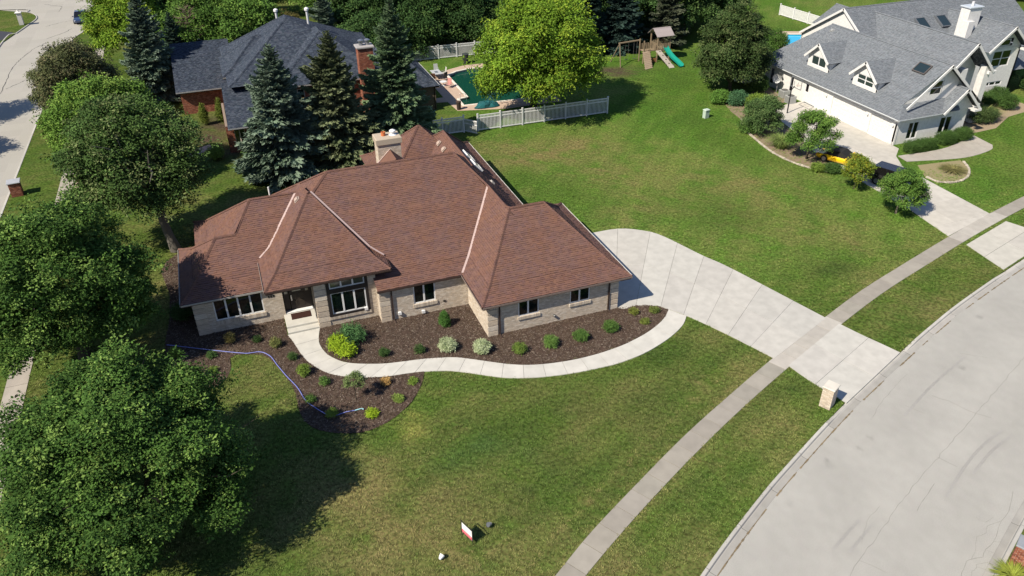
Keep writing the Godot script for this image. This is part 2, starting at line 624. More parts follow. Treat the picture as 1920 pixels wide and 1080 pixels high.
func sill(parent: Node, w: Dictionary, x0: float, x1: float, y: float, hgt: float, pal: Array, sd: int) -> void:
	var rng := RandomNumberGenerator.new()
	rng.seed = sd
	var mb := MB.new()
	var x := x0
	while x < x1 - 0.03:
		mb.box(wp(w, x + 0.035, y - hgt * 0.5, 0.035), Vector3(0.062, hgt, 0.1), jit(pal[rng.randi() % pal.size()], rng, 0.1), w.b)
		x += 0.075
	put("sill", mb, M.brick, parent)

func downspout(parent: Node3D, x: float, z: float, y1: float, c0: Color, toe: Vector3) -> void:
	var mb := MB.new()
	mb.cbox(Vector3(x, y1 * 0.5 + 0.05, z), Vector3(0.09, y1 - 0.1, 0.07), 0.012, c0)
	mb.tube([Vector3(x, 0.12, z), Vector3(x, 0.07, z) + toe * 0.12, Vector3(x, 0.05, z) + toe * 0.4], [0.05, 0.05, 0.05], 6, c0)
	put("downspout", mb, M.paint, parent)

# ---------------------------------------------------------------- plan lines of the site, metres
var curb_pts := [Vector2(100, -4.5), Vector2(80, -3.0), Vector2(64, -0.6), Vector2(50, 2.6), Vector2(40.5, 5.2), Vector2(32.0, 7.8), Vector2(27.5, 9.4), Vector2(23.4, 11.0), Vector2(17.0, 13.6), Vector2(11.0, 16.4), Vector2(7.66, 18.1), Vector2(2.9, 20.8), Vector2(-4, 25.2), Vector2(-12, 31), Vector2(-20, 38)]
var walk_a := [Vector2(-12, 24.2), Vector2(-7.5, 21.2), Vector2(-3.2, 18.45), Vector2(-0.8, 16.9), Vector2(2.1, 15.26), Vector2(6.86, 12.7), Vector2(10.9, 10.77), Vector2(15.77, 8.57), Vector2(21.7, 6.11), Vector2(26.2, 4.35), Vector2(31.2, 2.7), Vector2(38.2, 0.5), Vector2(44.4, -1.3), Vector2(55, -3.9), Vector2(70, -7)]
var inner_d := [Vector2(9.32, -3.6), Vector2(9.36, 0.06), Vector2(10.6, 0.27), Vector2(12.0, 0.85), Vector2(12.49, 1.5), Vector2(13.25, 2.65), Vector2(14.45, 5.2), Vector2(15.82, 8.66)]
var outer_d := [Vector2(9.32, -10.4), Vector2(12.3, -10.32), Vector2(14.6, -10.2), Vector2(16.2, -9.3), Vector2(17.3, -7.9), Vector2(18.6, -4.0), Vector2(19.5, -1.7), Vector2(21.74, 6.22)]
var path_in := [Vector2(-10.08, -4.97), Vector2(-10.34, -3.82), Vector2(-10.36, -2.93), Vector2(-10.08, -1.86), Vector2(-9.47, -0.92), Vector2(-8.83, -0.42), Vector2(-7.89, 0.02), Vector2(-6.8, 0.39), Vector2(-5.67, 0.6), Vector2(-4.32, 0.83), Vector2(-2.77, 1.3), Vector2(-1.63, 1.97), Vector2(-0.74, 2.58), Vector2(0.4, 3.3), Vector2(1.67, 3.84), Vector2(3.36, 4.18), Vector2(5.31, 4.28), Vector2(7.34, 4.07), Vector2(8.77, 3.72), Vector2(9.88, 3.32), Vector2(10.97, 2.78), Vector2(11.79, 2.2), Vector2(12.46, 1.52)]
var path_out := [Vector2(-12.19, -4.93), Vector2(-11.94, -3.99), Vector2(-11.7, -2.71), Vector2(-11.43, -1.75), Vector2(-10.94, -0.75), Vector2(-10.36, 0.05), Vector2(-9.53, 0.71), Vector2(-8.37, 1.27), Vector2(-7.03, 1.67), Vector2(-5.85, 1.83), Vector2(-4.84, 2.02), Vector2(-3.4, 2.5), Vector2(-2.17, 3.24), Vector2(-0.99, 4.04), Vector2(-0.07, 4.54), Vector2(1.35, 5.04), Vector2(2.65, 5.32), Vector2(3.96, 5.5), Vector2(5.2, 5.58), Vector2(6.72, 5.58), Vector2(8.63, 5.25), Vector2(10.31, 4.65), Vector2(11.53, 4.05), Vector2(12.49, 3.4), Vector2(13.2, 2.64)]
var bed_edge := [Vector2(-19.44, -9.69), Vector2(-19.72, -5.95), Vector2(-19.1, -3.6), Vector2(-18.2, -1.9), Vector2(-17.1, -1.1), Vector2(-16.47, -1.35), Vector2(-16.02, -2.17), Vector2(-15.88, -2.93), Vector2(-15.93, -3.62), Vector2(-15.7, -4.0), Vector2(-14.86, -3.75), Vector2(-13.95, -3.35), Vector2(-13.47, -2.49), Vector2(-12.92, -0.81), Vector2(-12.6, 0.44), Vector2(-12.47, 1.37), Vector2(-12.5, 2.24), Vector2(-12.41, 3.54), Vector2(-11.98, 4.6), Vector2(-11.07, 5.38), Vector2(-9.9, 5.9), Vector2(-9.06, 5.97), Vector2(-8.14, 5.74), Vector2(-7.12, 5.18), Vector2(-6.2, 4.39), Vector2(-5.3, 3.1), Vector2(-4.84, 2.05)]
var nb_drive := [Vector2(38.2, 0.45), Vector2(38.9, -4.6), Vector2(39.0, -9.0), Vector2(39.2, -13.5), Vector2(39.6, -17.5), Vector2(41.2, -22.5), Vector2(42.6, -29.5), Vector2(47.75, -29.8), Vector2(47.75, -15.0), Vector2(46.1, -13.6), Vector2(44.9, -11.5), Vector2(44.7, -8.7), Vector2(44.4, -1.3)]

var street_line := []
var no_grass := []
var patches := []

func packed(a: Array) -> PackedVector2Array:
	return PackedVector2Array(a)

func add_no_grass(poly: PackedVector2Array) -> void:
	var r := Rect2(poly[0], Vector2.ZERO)
	for p in poly: r = r.expand(p)
	no_grass.append([r, poly])

func grass_at(p: Vector2) -> bool:
	for e in no_grass:
		if e[0].has_point(p) and Geometry2D.is_point_in_polygon(p, e[1]): return false
	return true

var nz1: FastNoiseLite
var nz2: FastNoiseLite
var nz3: FastNoiseLite
func setup_lawn() -> void:
	nz1 = FastNoiseLite.new(); nz1.seed = 31; nz1.frequency = 0.075; nz1.fractal_octaves = 3
	nz2 = FastNoiseLite.new(); nz2.seed = 32; nz2.frequency = 0.3; nz2.fractal_octaves = 3
	nz3 = FastNoiseLite.new(); nz3.seed = 33; nz3.frequency = 1.3; nz3.fractal_octaves = 2
	# worn, lush and blue-green places in the lawns: x, z, radius along x, along z, kind, strength
	patches = [
		[14, -26.5, 5, 3, 0, 0.8], [19, -27, 4, 3, 0, 0.7], [18, -20, 5, 4, 0, 0.45], [11.5, -30, 3, 2, 0, 0.5], [17, -13, 4, 4, 0, 0.3], [24, -16, 6, 6, 0, 0.3], [30, -12, 6, 6, 0, 0.4], [30, -3, 5, 4, 0, 0.35], [24, -5, 5, 6, 0, 0.25],
		[-6.9, 6.6, 0.7, 0.9, 5, 0.85], [-6.35, 5.7, 0.5, 0.6, 5, 0.7], [-4.5, 4.3, 0.6, 0.4, 0, 0.7], [-9.6, 9.7, 2.2, 1.6, 0, 0.6], [-11, 8.2, 2, 2, 0, 0.5], [1.5, 9.7, 1.2, 0.6, 0, 0.45], [12.9, 5.0, 0.8, 1.5, 0, 0.4], [-13, 11, 4, 3, 0, 0.6], [-6.7, 15.7, 0.9, 0.7, 0, 0.9], [2.1, 8.3, 0.5, 0.3, 0, 0.8], [-9, 14, 4, 3, 0, 0.45], [4, 9, 4, 3, 0, 0.3], [2, 3.9, 1, 0.6, 0, 0.2], [-14.2, -1, 1.0, 2.2, 0, 0.35], [-3.2, 5.4, 1.6, 0.9, 0, 0.3],
		[11, -22.5, 1.6, 2.2, 1, 0.9], [13.5, -17.5, 2.5, 3.5, 1, 0.6], [33.7, -31, 2.5, 6, 1, 0.8], [32.5, -24, 2, 5, 1, 0.7], [38.5, -42, 6, 6, 1, 0.9], [45.5, -50, 5, 4, 1, 0.8], [35, -18, 2, 5, 1, 0.5], [33, 1.5, 3, 1.2, 1, 0.5], [21, 4, 2.5, 1.5, 1, 0.5], [-4.4, 3.2, 0.6, 1.2, 1, 0.9], [-5.6, 5.0, 1.4, 1.2, 1, 0.7], [-8.3, 6.6, 2, 0.7, 1, 0.6], [8, 6.3, 5, 0.8, 1, 0.55], [60, -14, 8, 5, 1, 0.5], [-2, 4.6, 1.6, 0.6, 1, 0.6], [-15, -3.2, 0.7, 0.7, 1, 0.6], [-29.8, -85, 2, 8, 1, 0.7], [17.5, 10.4, 1.0, 1.6, 1, 0.5], [-22, -60, 6, 12, 1, 0.4], [52, -6, 5, 4, 1, 0.5], [64, -56, 6, 6, 1, 0.7],
		[-5.1, 9.8, 1.5, 1.0, 2, 0.6], [-3.6, 9.1, 1.0, 0.8, 2, 0.6], [-10.3, 8.7, 0.8, 0.6, 2, 0.5], [-2, 11, 1.2, 1.5, 2, 0.35],
		[34, -47.5, 3.0, 2.2, 4, 0.95], [31, -48.5, 2.5, 2, 4, 0.8], [-6, -34.5, 5, 3, 4, 1.0], [1, -34, 4.5, 3, 4, 1.0], [-13, -38.5, 3, 2.4, 4, 0.9], [-14.5, -47, 3, 3, 4, 0.9], [-15, -43, 2.4, 2.4, 4, 0.8],
		[10, 5.8, 3, 1.6, 3, 0.7], [0, 8.6, 4, 2, 3, 0.5], [15.2, 11.4, 3, 1.2, 3, 0.6], [26.6, 1.2, 3, 1.5, 3, 0.5], [-1.9, 12.7, 4, 2, 3, 0.5], [6, 9.5, 3, 2, 3, 0.4], [24, -9, 4, 4, 3, 0.3], [8, 12, 3, 1.2, 3, 0.5], [-16, 13, 3, 3, 3, 0.4]]

const GREEN := Color(0.104, 0.156, 0.034)
const DRY := Color(0.225, 0.190, 0.082)
const LUSH := Color(0.085, 0.148, 0.028)
const SOIL := Color(0.105, 0.078, 0.055)
const BLUISH := Color(0.072, 0.135, 0.042)
const DEEP := Color(0.062, 0.100, 0.025)
const STRAW := Color(0.36, 0.33, 0.10)
func lawn_color(p: Vector2) -> Color:
	var a := nz1.get_noise_2d(p.x, p.y)
	var b := nz2.get_noise_2d(p.x, p.y)
	var c0 := nz3.get_noise_2d(p.x, p.y)
	var k := GREEN.lerp(DRY, clampf(0.20 + a * 0.70 + b * 0.55 + c0 * 0.35, 0, 0.8))
	k = k.lerp(DEEP, clampf(-0.05 - a * 0.5 + b * 0.3 - c0 * 0.35, 0, 0.6))
	# streaks left along the mowing direction
	var sk := 0.0
	if p.x > 11 and p.y < 1: sk = nz2.get_noise_2d((p.x * 0.69 - p.y * 0.72) * 0.22 + 50, (p.x * 0.72 + p.y * 0.69) * 1.9)
	else: sk = nz2.get_noise_2d((p.x * 0.89 - p.y * 0.45) * 0.22, (p.x * 0.45 + p.y * 0.89) * 1.9)
	k = k.lerp(DRY, clampf(sk * 0.75, 0, 0.5)).lerp(DEEP, clampf(-sk * 0.9, 0, 0.55))
	# mowing passes
	var st := 0.0
	if p.x > 11 and p.y < 0: st = sin((p.x * 0.72 + p.y * 0.69) * 3.6 + b * 0.8)
	else: st = sin((p.x * 0.45 + p.y * 0.89) * 4.2 + b * 0.8)
	st = clampf(st * 2.2, -1, 1)
	k = k.lerp(DEEP if st > 0 else LUSH, absf(st) * 0.30)
	var wd := seg_dist(p, walk_a)
	if wd < 1.9:
		var edge := minf(absf(wd), absf(wd - 1.17))
		k = k.lerp(DRY, 0.5 * clampf(1.0 - edge / 0.45, 0, 1) * (0.7 + c0))
	var east := smoothstep(6.0, 14.0, p.x) * smoothstep(7.0, -4.0, p.y)
	k = Color(k.r * (1.0 + 0.06 * east), k.g * (1.0 + 0.30 * east), k.b * (1.0 + 0.0 * east))
	for e in patches:
		var dx: float = (p.x - e[0]) / e[2]
		var dz: float = (p.y - e[1]) / e[3]
		var d := dx * dx + dz * dz
		if d > 3.2: continue
		var w: float = clampf(e[5] * exp(-d * 1.3) * (1.0 + b * 1.3 + c0 * 0.8), 0, 1)
		match e[4]:
			0: k = k.lerp(DRY, w)
			1: k = k.lerp(LUSH, w)
			2: k = k.lerp(BLUISH, w)
			3: k = k.lerp(DEEP, w)
			4: k = k.lerp(SOIL, w)
			5: k = k.lerp(STRAW, w)
	return k

func build_ground() -> void:
	street_line = even(curb_pts, 90)
	var far_line := offset_line(street_line, -10.2)
	var road := []
	for p in street_line: road.append(p)
	for i in far_line.size(): road.append(far_line[far_line.size() - 1 - i])
	var road_poly := packed(road)
	# the second street runs along x = -32.7 .. -41.9 with a side street behind
	var st2 := packed([Vector2(-32.7, 40), Vector2(-41.9, 40), Vector2(-41.9, -93), Vector2(-40.7, -99), Vector2(-39.7, -104), Vector2(-39.1, -107), Vector2(-39.1, -109), Vector2(-39.7, -111.2), Vector2(-41, -113.3), Vector2(-46, -117), Vector2(-90, -124), Vector2(-90, -136), Vector2(-20, -136), Vector2(-24, -120), Vector2(-29.8, -100), Vector2(-32.0, -93), Vector2(-32.7, -84)])
	var pools := [packed(pool_pts), packed(pool2_pts)]
	add_no_grass(road_poly); add_no_grass(st2)
	# lawn sheet: fine cells near, cut exactly along the streets and pools; coarse beyond
	var mb := MB.new()
	var x0 := -66.0
	var x1 := 108.0
	var z0 := -126.0
	var z1 := 42.0
	var step := 0.6
	var nx := int((x1 - x0) / step)
	var nz := int((z1 - z0) / step)
	var cols := []
	for j in nz + 1:
		var r := PackedColorArray()
		for i in nx + 1: r.append(lawn_color(Vector2(x0 + i * step, z0 + j * step)))
		cols.append(r)
	var cut := [road_poly, st2, pools[0], pools[1]]
	var boxes := []
	for c0 in cut:
		var r := Rect2(c0[0], Vector2.ZERO)
		for p in c0: r = r.expand(p)
		boxes.append(r.grow(step))
	for j in nz:
		for i in nx:
			var p := Vector2(x0 + i * step, z0 + j * step)
			var q := [p, p + Vector2(step, 0), p + Vector2(step, step), p + Vector2(0, step)]
			var polys := [packed(q)]
			var whole := true
			for k in 4:
				if not boxes[k].has_point(p): continue
				var ins := 0
				for e in q: ins += int(Geometry2D.is_point_in_polygon(e, cut[k]))
				if ins == 4: polys = []; whole = false; break
				var nw := []
				for pp in polys:
					var res := Geometry2D.clip_polygons(pp, cut[k])
					for e in res: nw.append(e)
				if ins > 0 or nw.size() != 1 or nw[0].size() != 4: whole = false
				polys = nw
			if whole:
				var A := Vector3(p.x, 0, p.y)
				var cs := [cols[j][i], cols[j][i + 1], cols[j + 1][i + 1], cols[j + 1][i]]
				var P := [A, A + Vector3(step, 0, 0), A + Vector3(step, 0, step), A + Vector3(0, 0, step)]
				for t in [[0, 1, 2], [0, 2, 3]]:
					for e in t:
						mb.v.append(P[e]); mb.n.append(Vector3.UP); mb.c.append(cs[e])
			else:
				for pp in polys: mb.slab(pp, 0, 0.0, cols[j][i], false)
	# coarse surroundings
	var far := 700.0
	for e in [[-far, far, -far, z0], [-far, far, z1, far], [-far, x0, z0, z1], [x1, far, z0, z1]]:
		mb.quad(Vector3(e[0], 0, e[3]), Vector3(e[1], 0, e[3]), Vector3(e[1], 0, e[2]), Vector3(e[0], 0, e[2]), GREEN)
	setting("ground", mb, M.grass)
	build_street(road_poly, st2)

func street_tone(p: Vector2) -> Color:
	var a := nz1.get_noise_2d(p.x * 1.7 + 90, p.y * 1.7)
	var b := nz2.get_noise_2d(p.x, p.y + 40)
	return Color(0.366, 0.361, 0.338) * (1.0 + a * 0.06 + b * 0.06 + 0.05 * nz3.get_noise_2d(p.x, p.y))

var tire_marks := [[Vector2(23.6, 18.5), Vector2(21.8, 18.95), Vector2(19.7, 19.75), Vector2(16.9, 21.1)], [Vector2(23.6, 19.0), Vector2(21.7, 19.5), Vector2(19.4, 20.4)], [Vector2(11.9, 20.7), Vector2(9.5, 21.7)], [Vector2(12.2, 21.2), Vector2(10.1, 22.1)], [Vector2(27, 12.7), Vector2(23, 14.1), Vector2(19.5, 15.6)]]

func build_street(road_poly: PackedVector2Array, st2: PackedVector2Array) -> void:
	var mb := MB.new()
	var tires := tire_marks
	# the carriageway is laid between the two gutters in a fine grid
	var L := even(curb_pts, 640)
	var a := offset_line(L, -0.56)
	var b := offset_line(L, -9.64)
	var n := 46
	var tone := []
	for i in L.size():
		var r := PackedColorArray()
		for j in n + 1:
			var p: Vector2 = a[i].lerp(b[i], j / float(n))
			var c0 := street_tone(p)
			var lane: float = absf(fmod(j / float(n) * 4.0, 2.0) - 1.0)
			c0 = c0 * (0.965 + 0.05 * lane)
			for t in tires:
				if p.x < 25 and p.y > 17:
					c0 = c0 * (1.0 - 0.05 * clampf(1.0 - seg_dist(p, t) / 0.3, 0, 1))
			for s in [[13.1, 16.9, 0.16], [13.0, 17.25, 0.13], [31.5, 9.7, 0.22], [16.5, 16.3, 0.15], [15.3, 16.8, 0.14], [14.7, 15.8, 0.1], [9.4, 18.6, 0.12], [26, 13.5, 0.2], [36, 9.6, 0.3]]:
				c0 = c0 * (1.0 - 0.22 * clampf(1.4 - p.distance_to(Vector2(s[0], s[1])) / s[2], 0, 1))
			r.append(c0)
		tone.append(r)
	for i in L.size() - 1:
		for j in n:
			var q := [a[i].lerp(b[i], j / float(n)), a[i].lerp(b[i], (j + 1.0) / n), a[i + 1].lerp(b[i + 1], (j + 1.0) / n), a[i + 1].lerp(b[i + 1], j / float(n))]
			var cs := [tone[i][j], tone[i][j + 1], tone[i + 1][j + 1], tone[i + 1][j]]
			for t in [[0, 1, 2], [0, 2, 3]]:
				for e in t:
					var y := -0.13 + 0.05 * sin(PI * (float(j + (1 if e == 1 or e == 2 else 0)) / n))
					mb.v.append(Vector3(q[e].x, y, q[e].y)); mb.n.append(Vector3.UP); mb.c.append(cs[e])
	setting("street", mb, M.street)
	# second street
	var m2 := MB.new()
	var sx := 1.0
	var x := -90.0
	while x < -19.0:
		var z := -136.0
		while z < 40.0:
			var cell := packed([Vector2(x, z), Vector2(x + 2, z), Vector2(x + 2, z + 2), Vector2(x, z + 2)])
			var pieces := Geometry2D.intersect_polygons(cell, st2)
			for pp in pieces:
				m2.slab(pp, -0.1, -0.1, street_tone(Vector2(x, z)) * Color(1.02, 1.0, 0.97), false)
			z += 2.0
		x += 2.0
	setting("street", m2, M.street)
	# curb and gutter, cast in pieces with a joint between them
	curb_run("curb", offset_line(even(curb_pts, 300), 0.0), -1.0, Vector2(15.9, 24.1), Vector2(37.4, 46))
	var far := offset_line(even(curb_pts, 300), -10.2)
	curb_run("far_curb", far, 1.0, Vector2(-99, -98), Vector2(-99, -98))
	curb_run("side_street_curb", [Vector2(-32.7, 30), Vector2(-32.7, -10), Vector2(-32.7, -50), Vector2(-32.7, -84), Vector2(-32.2, -92), Vector2(-29.8, -100), Vector2(-24, -120)], -1.0, Vector2(-999, -998), Vector2(-999, -998), 3.0)
	curb_run("side_street_curb", [Vector2(-41.9, 30), Vector2(-41.9, -40), Vector2(-41.9, -93), Vector2(-40.7, -99), Vector2(-39.7, -104), Vector2(-39.1, -107), Vector2(-39.1, -109), Vector2(-39.7, -111.2), Vector2(-41, -113.3), Vector2(-46, -117), Vector2(-90, -124)], 1.0, Vector2(-999, -998), Vector2(-999, -998), 3.0)
	# sealed cracks in the pavement, thin raised beads of filler
	var cm := MB.new()
	var rng := RandomNumberGenerator.new()
	rng.seed = 77
	var cracks := [
		[0.016, Vector2(60, 3.6), Vector2(48, 7.2), Vector2(38, 10.6), Vector2(30.5, 14.0), Vector2(22.8, 17.2), Vector2(16, 19.9), Vector2(9.5, 23.0), Vector2(2, 27.2)],
		[0.018, Vector2(22.3, 14.8), Vector2(22.8, 15.5), Vector2(23.2, 16.6), Vector2(23.9, 17.5)], [0.02, Vector2(18.7, 18.8), Vector2(19.1, 19.7)], [0.018, Vector2(17.1, 20.2), Vector2(16.3, 20.6), Vector2(14.9, 21.3)],
		[0.012, Vector2(22.5, 12.7), Vector2(20.4, 13.6), Vector2(19.5, 14.0), Vector2(17.5, 15.2)], [0.012, Vector2(20.2, 14.9), Vector2(20.7, 15.9)], [0.012, Vector2(27, 12.2), Vector2(28.3, 13.3)], [0.013, Vector2(10.2, 22.6), Vector2(10.9, 23.6)], [0.011, Vector2(13.4, 20.4), Vector2(12.2, 20.9), Vector2(11, 21.9)],
		[0.017, Vector2(20.4, 22.0), Vector2(19.7, 22.5), Vector2(19.1, 22.9), Vector2(18.3, 23.2), Vector2(17.6, 23.6), Vector2(16.9, 24.0), Vector2(16.2, 24.2), Vector2(15.7, 24.5), Vector2(15.1, 24.4), Vector2(14.8, 24.4), Vector2(14.1, 24.8), Vector2(13.4, 25.3)],
		[0.012, Vector2(18.3, 23.2), Vector2(17.8, 23.2), Vector2(17.4, 23.2), Vector2(17.0, 23.5), Vector2(16.4, 23.5), Vector2(16.0, 23.8), Vector2(15.8, 24.0), Vector2(15.5, 24.2), Vector2(15.1, 24.4)],
		[0.011, Vector2(17.3, 22.6), Vector2(17.5, 23.0), Vector2(18.1, 22.9)], [0.01, Vector2(16.9, 24.0), Vector2(17.3, 24.2)], [0.01, Vector2(16.2, 24.3), Vector2(16.5, 24.6)], [0.01, Vector2(15.8, 24.8), Vector2(15.1, 24.7), Vector2(14.9, 24.9)], [0.01, Vector2(15.3, 25.1), Vector2(15.0, 24.8), Vector2(14.6, 24.9), Vector2(14.2, 25.2)]]
	for cr in cracks:
		var w: float = cr[0]
		for i in range(1, cr.size() - 1):
			var p: Vector2 = cr[i]
			var q: Vector2 = cr[i + 1]
			var k := maxi(2, int(p.distance_to(q) / 0.35))
			var pr := p
			for s in k:
				var e := p.lerp(q, (s + 1.0) / k)
				if s < k - 1: e += Vector2(rng.randf_range(-1, 1), rng.randf_range(-1, 1)) * 0.05
				var t := (e - pr).normalized()
				var side := Vector2(-t.y, t.x) * w * 0.6 * rng.randf_range(0.6, 1.3)
				var ya := road_y(pr)
				var yb := road_y(e)
				cm.quad(Vector3(pr.x + side.x, ya, pr.y + side.y), Vector3(e.x + side.x, yb, e.y + side.y), Vector3(e.x - side.x, yb, e.y - side.y), Vector3(pr.x - side.x, ya, pr.y - side.y), Color(0.25, 0.245, 0.23))
				pr = e
	for cr in [[Vector2(-38.0, -62), Vector2(-38.3, -68), Vector2(-38.4, -74), Vector2(-38.4, -81), Vector2(-38.0, -84)], [Vector2(-37.9, -70), Vector2(-36.6, -72), Vector2(-36, -73.4)], [Vector2(-38, -84), Vector2(-37, -89), Vector2(-35.5, -92)], [Vector2(-37, -102), Vector2(-35, -104), Vector2(-33.5, -104.5)], [Vector2(-33.4, -111), Vector2(-31, -113), Vector2(-28, -113.5)], [Vector2(-36.2, -112), Vector2(-36.0, -116), Vector2(-39, -119)], [Vector2(-36, -94), Vector2(-33.8, -97), Vector2(-33, -99)]]:
		for i in cr.size() - 1:
			var p: Vector2 = cr[i]
			var q: Vector2 = cr[i + 1]
			var k := 6
			var pr := p
			for s in k:
				var e := p.lerp(q, (s + 1.0) / k) + Vector2(rng.randf_range(-1, 1), rng.randf_range(-1, 1)) * 0.12
				var t := (e - pr).normalized()
				var side := Vector2(-t.y, t.x) * 0.045 * rng.randf_range(0.4, 1.3)
				cm.quad(Vector3(pr.x + side.x, -0.095, pr.y + side.y), Vector3(e.x + side.x, -0.095, e.y + side.y), Vector3(e.x - side.x, -0.095, e.y - side.y), Vector3(pr.x - side.x, -0.095, pr.y - side.y), Color(0.09, 0.09, 0.09))
				pr = e
	# grit and weeds caught in the joint between gutter and pavement
	var joint := offset_line(even(curb_pts, 700), -0.585)
	for i in joint.size() - 1:
		var p: Vector2 = joint[i]
		var q: Vector2 = joint[i + 1]
		if p.x > 60 or p.x < -6: continue
		if nz2.get_noise_2d(p.x * 1.3, p.y * 1.3) < -0.12: continue
		var d := (q - p).normalized()
		var w := Vector2(-d.y, d.x) * rng.randf_range(0.012, 0.05)
		cm.quad(Vector3(p.x + w.x, -0.115, p.y + w.y), Vector3(q.x + w.x, -0.115, q.y + w.y), Vector3(q.x - w.x, -0.115, q.y - w.y), Vector3(p.x - w.x, -0.115, p.y - w.y), jit(Color(0.19, 0.15, 0.095), rng, 0.3))
	for t in tire_marks:
		for i in 40:
			var p := spline(t, i / 40.0)
			var q := spline(t, (i + 1) / 40.0)
			var d := (q - p).normalized()
			var k := sin(PI * (i + 0.5) / 40.0)
			for off in [-0.05, 0.0, 0.05]:
				var w := Vector2(-d.y, d.x) * 0.02
				var o: Vector2 = Vector2(-d.y, d.x) * off
				var c0 := Color(0.365, 0.36, 0.348) * (1.0 - (0.05 + 0.13 * k) * rng.randf_range(0.5, 1.2))
				var ya := road_y(p) + 0.002
				cm.quad(Vector3(p.x + o.x + w.x, ya, p.y + o.y + w.y), Vector3(q.x + o.x + w.x, road_y(q) + 0.002, q.y + o.y + w.y), Vector3(q.x + o.x - w.x, road_y(q) + 0.002, q.y + o.y - w.y), Vector3(p.x + o.x - w.x, ya, p.y + o.y - w.y), c0)
	setting("street_crack", cm, M.street)

func road_y(p: Vector2) -> float:
	var d := seg_dist(p, street_line)
	return -0.13 + 0.05 * sin(PI * clampf((d - 0.56) / 9.08, 0, 1)) + 0.005

# side: -1 the street lies to the right of travel, 1 to the left. dips: ranges of x where the curb is let down for a driveway
func curb_run(nm: String, line: Array, side: float, dip1: Vector2, dip2: Vector2, piece := 3.2) -> void:
	var root := struct_root(nm)
	var rng := RandomNumberGenerator.new()
	rng.seed = 5
	var total := 0.0
	for i in line.size() - 1: total += line[i].distance_to(line[i + 1])
	var cnt := int(total / piece)
	var pts := even(line, cnt * 4 + 1)
	var prof := [Vector2(0, 0.02), Vector2(0.015, 0.032), Vector2(0.14, 0.03), Vector2(0.17, 0.015), Vector2(0.21, -0.09), Vector2(0.25, -0.105), Vector2(0.55, -0.125), Vector2(0.57, -0.16)]
	var nrm := offset_line(pts, side)
	for k in cnt:
		var mb := MB.new()
		var c0 := jit(Color(0.42, 0.41, 0.385), rng, 0.09)
		for s in 4:
			var i := k * 4 + s
			var a: Vector2 = pts[i]
			var b: Vector2 = pts[i + 1]
			if s == 3: b = a.lerp(b, 0.98)
			var na: Vector2 = nrm[i] - pts[i]
			var nb: Vector2 = nrm[i + 1] - pts[i + 1]
			var da := _dip(a.x, dip1, dip2)
			var db := _dip(b.x, dip1, dip2)
			for j in prof.size() - 1:
				var p: Vector2 = prof[j]
				var q: Vector2 = prof[j + 1]
				var P := [Vector3(a.x + na.x * p.x, lerpf(p.y, minf(p.y, -0.07), da), a.y + na.y * p.x), Vector3(b.x + nb.x * p.x, lerpf(p.y, minf(p.y, -0.07), db), b.y + nb.y * p.x), Vector3(b.x + nb.x * q.x, lerpf(q.y, minf(q.y, -0.07), db), b.y + nb.y * q.x), Vector3(a.x + na.x * q.x, lerpf(q.y, minf(q.y, -0.07), da), a.y + na.y * q.x)]
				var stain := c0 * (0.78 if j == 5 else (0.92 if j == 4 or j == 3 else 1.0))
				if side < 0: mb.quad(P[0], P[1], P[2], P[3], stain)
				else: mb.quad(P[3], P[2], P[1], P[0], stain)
		put("curb_piece", mb, M.concrete, root)

func _dip(x: float, d1: Vector2, d2: Vector2) -> float:
	var r := 0.0
	for d in [d1, d2]:
		r = maxf(r, clampf(minf((x - d.x + 1.0), (d.y - x + 1.0)), 0, 1))
	return r

# pavement of cast slabs between two edge lines
func slab_strip(root: Node3D, nm: String, ea: Array, eb: Array, count: int, y0: float, y1: float, c0: Color, sd: int, lanes := 1, gap := 0.012, var_ := 0.05, newer := []) -> void:
	var rng := RandomNumberGenerator.new()
	rng.seed = sd
	var A := even(ea, count * 4 + 1)
	var B := even(eb, count * 4 + 1)
	for i in count:
		for l in lanes:
			var f0 := float(l) / lanes
			var f1 := float(l + 1) / lanes
			var poly := PackedVector2Array()
			for s in 5: poly.append(A[i * 4 + s].lerp(B[i * 4 + s], f0))
			for s in 5: poly.append(A[i * 4 + 4 - s].lerp(B[i * 4 + 4 - s], f1))
			add_no_grass(poly)
			var sh := Geometry2D.offset_polygon(poly, -gap)
			if sh.is_empty(): continue
			var mb := MB.new()
			var cc := c0
			for q in newer:
				if poly[2].x > q.x and poly[2].x < q.y: cc = Color(0.40, 0.38, 0.345)
			mb.slab(sh[0], y0, y1 + rng.randf_range(-0.004, 0.004), jit(cc, rng, var_))
			put(nm, mb, M.concrete, root)

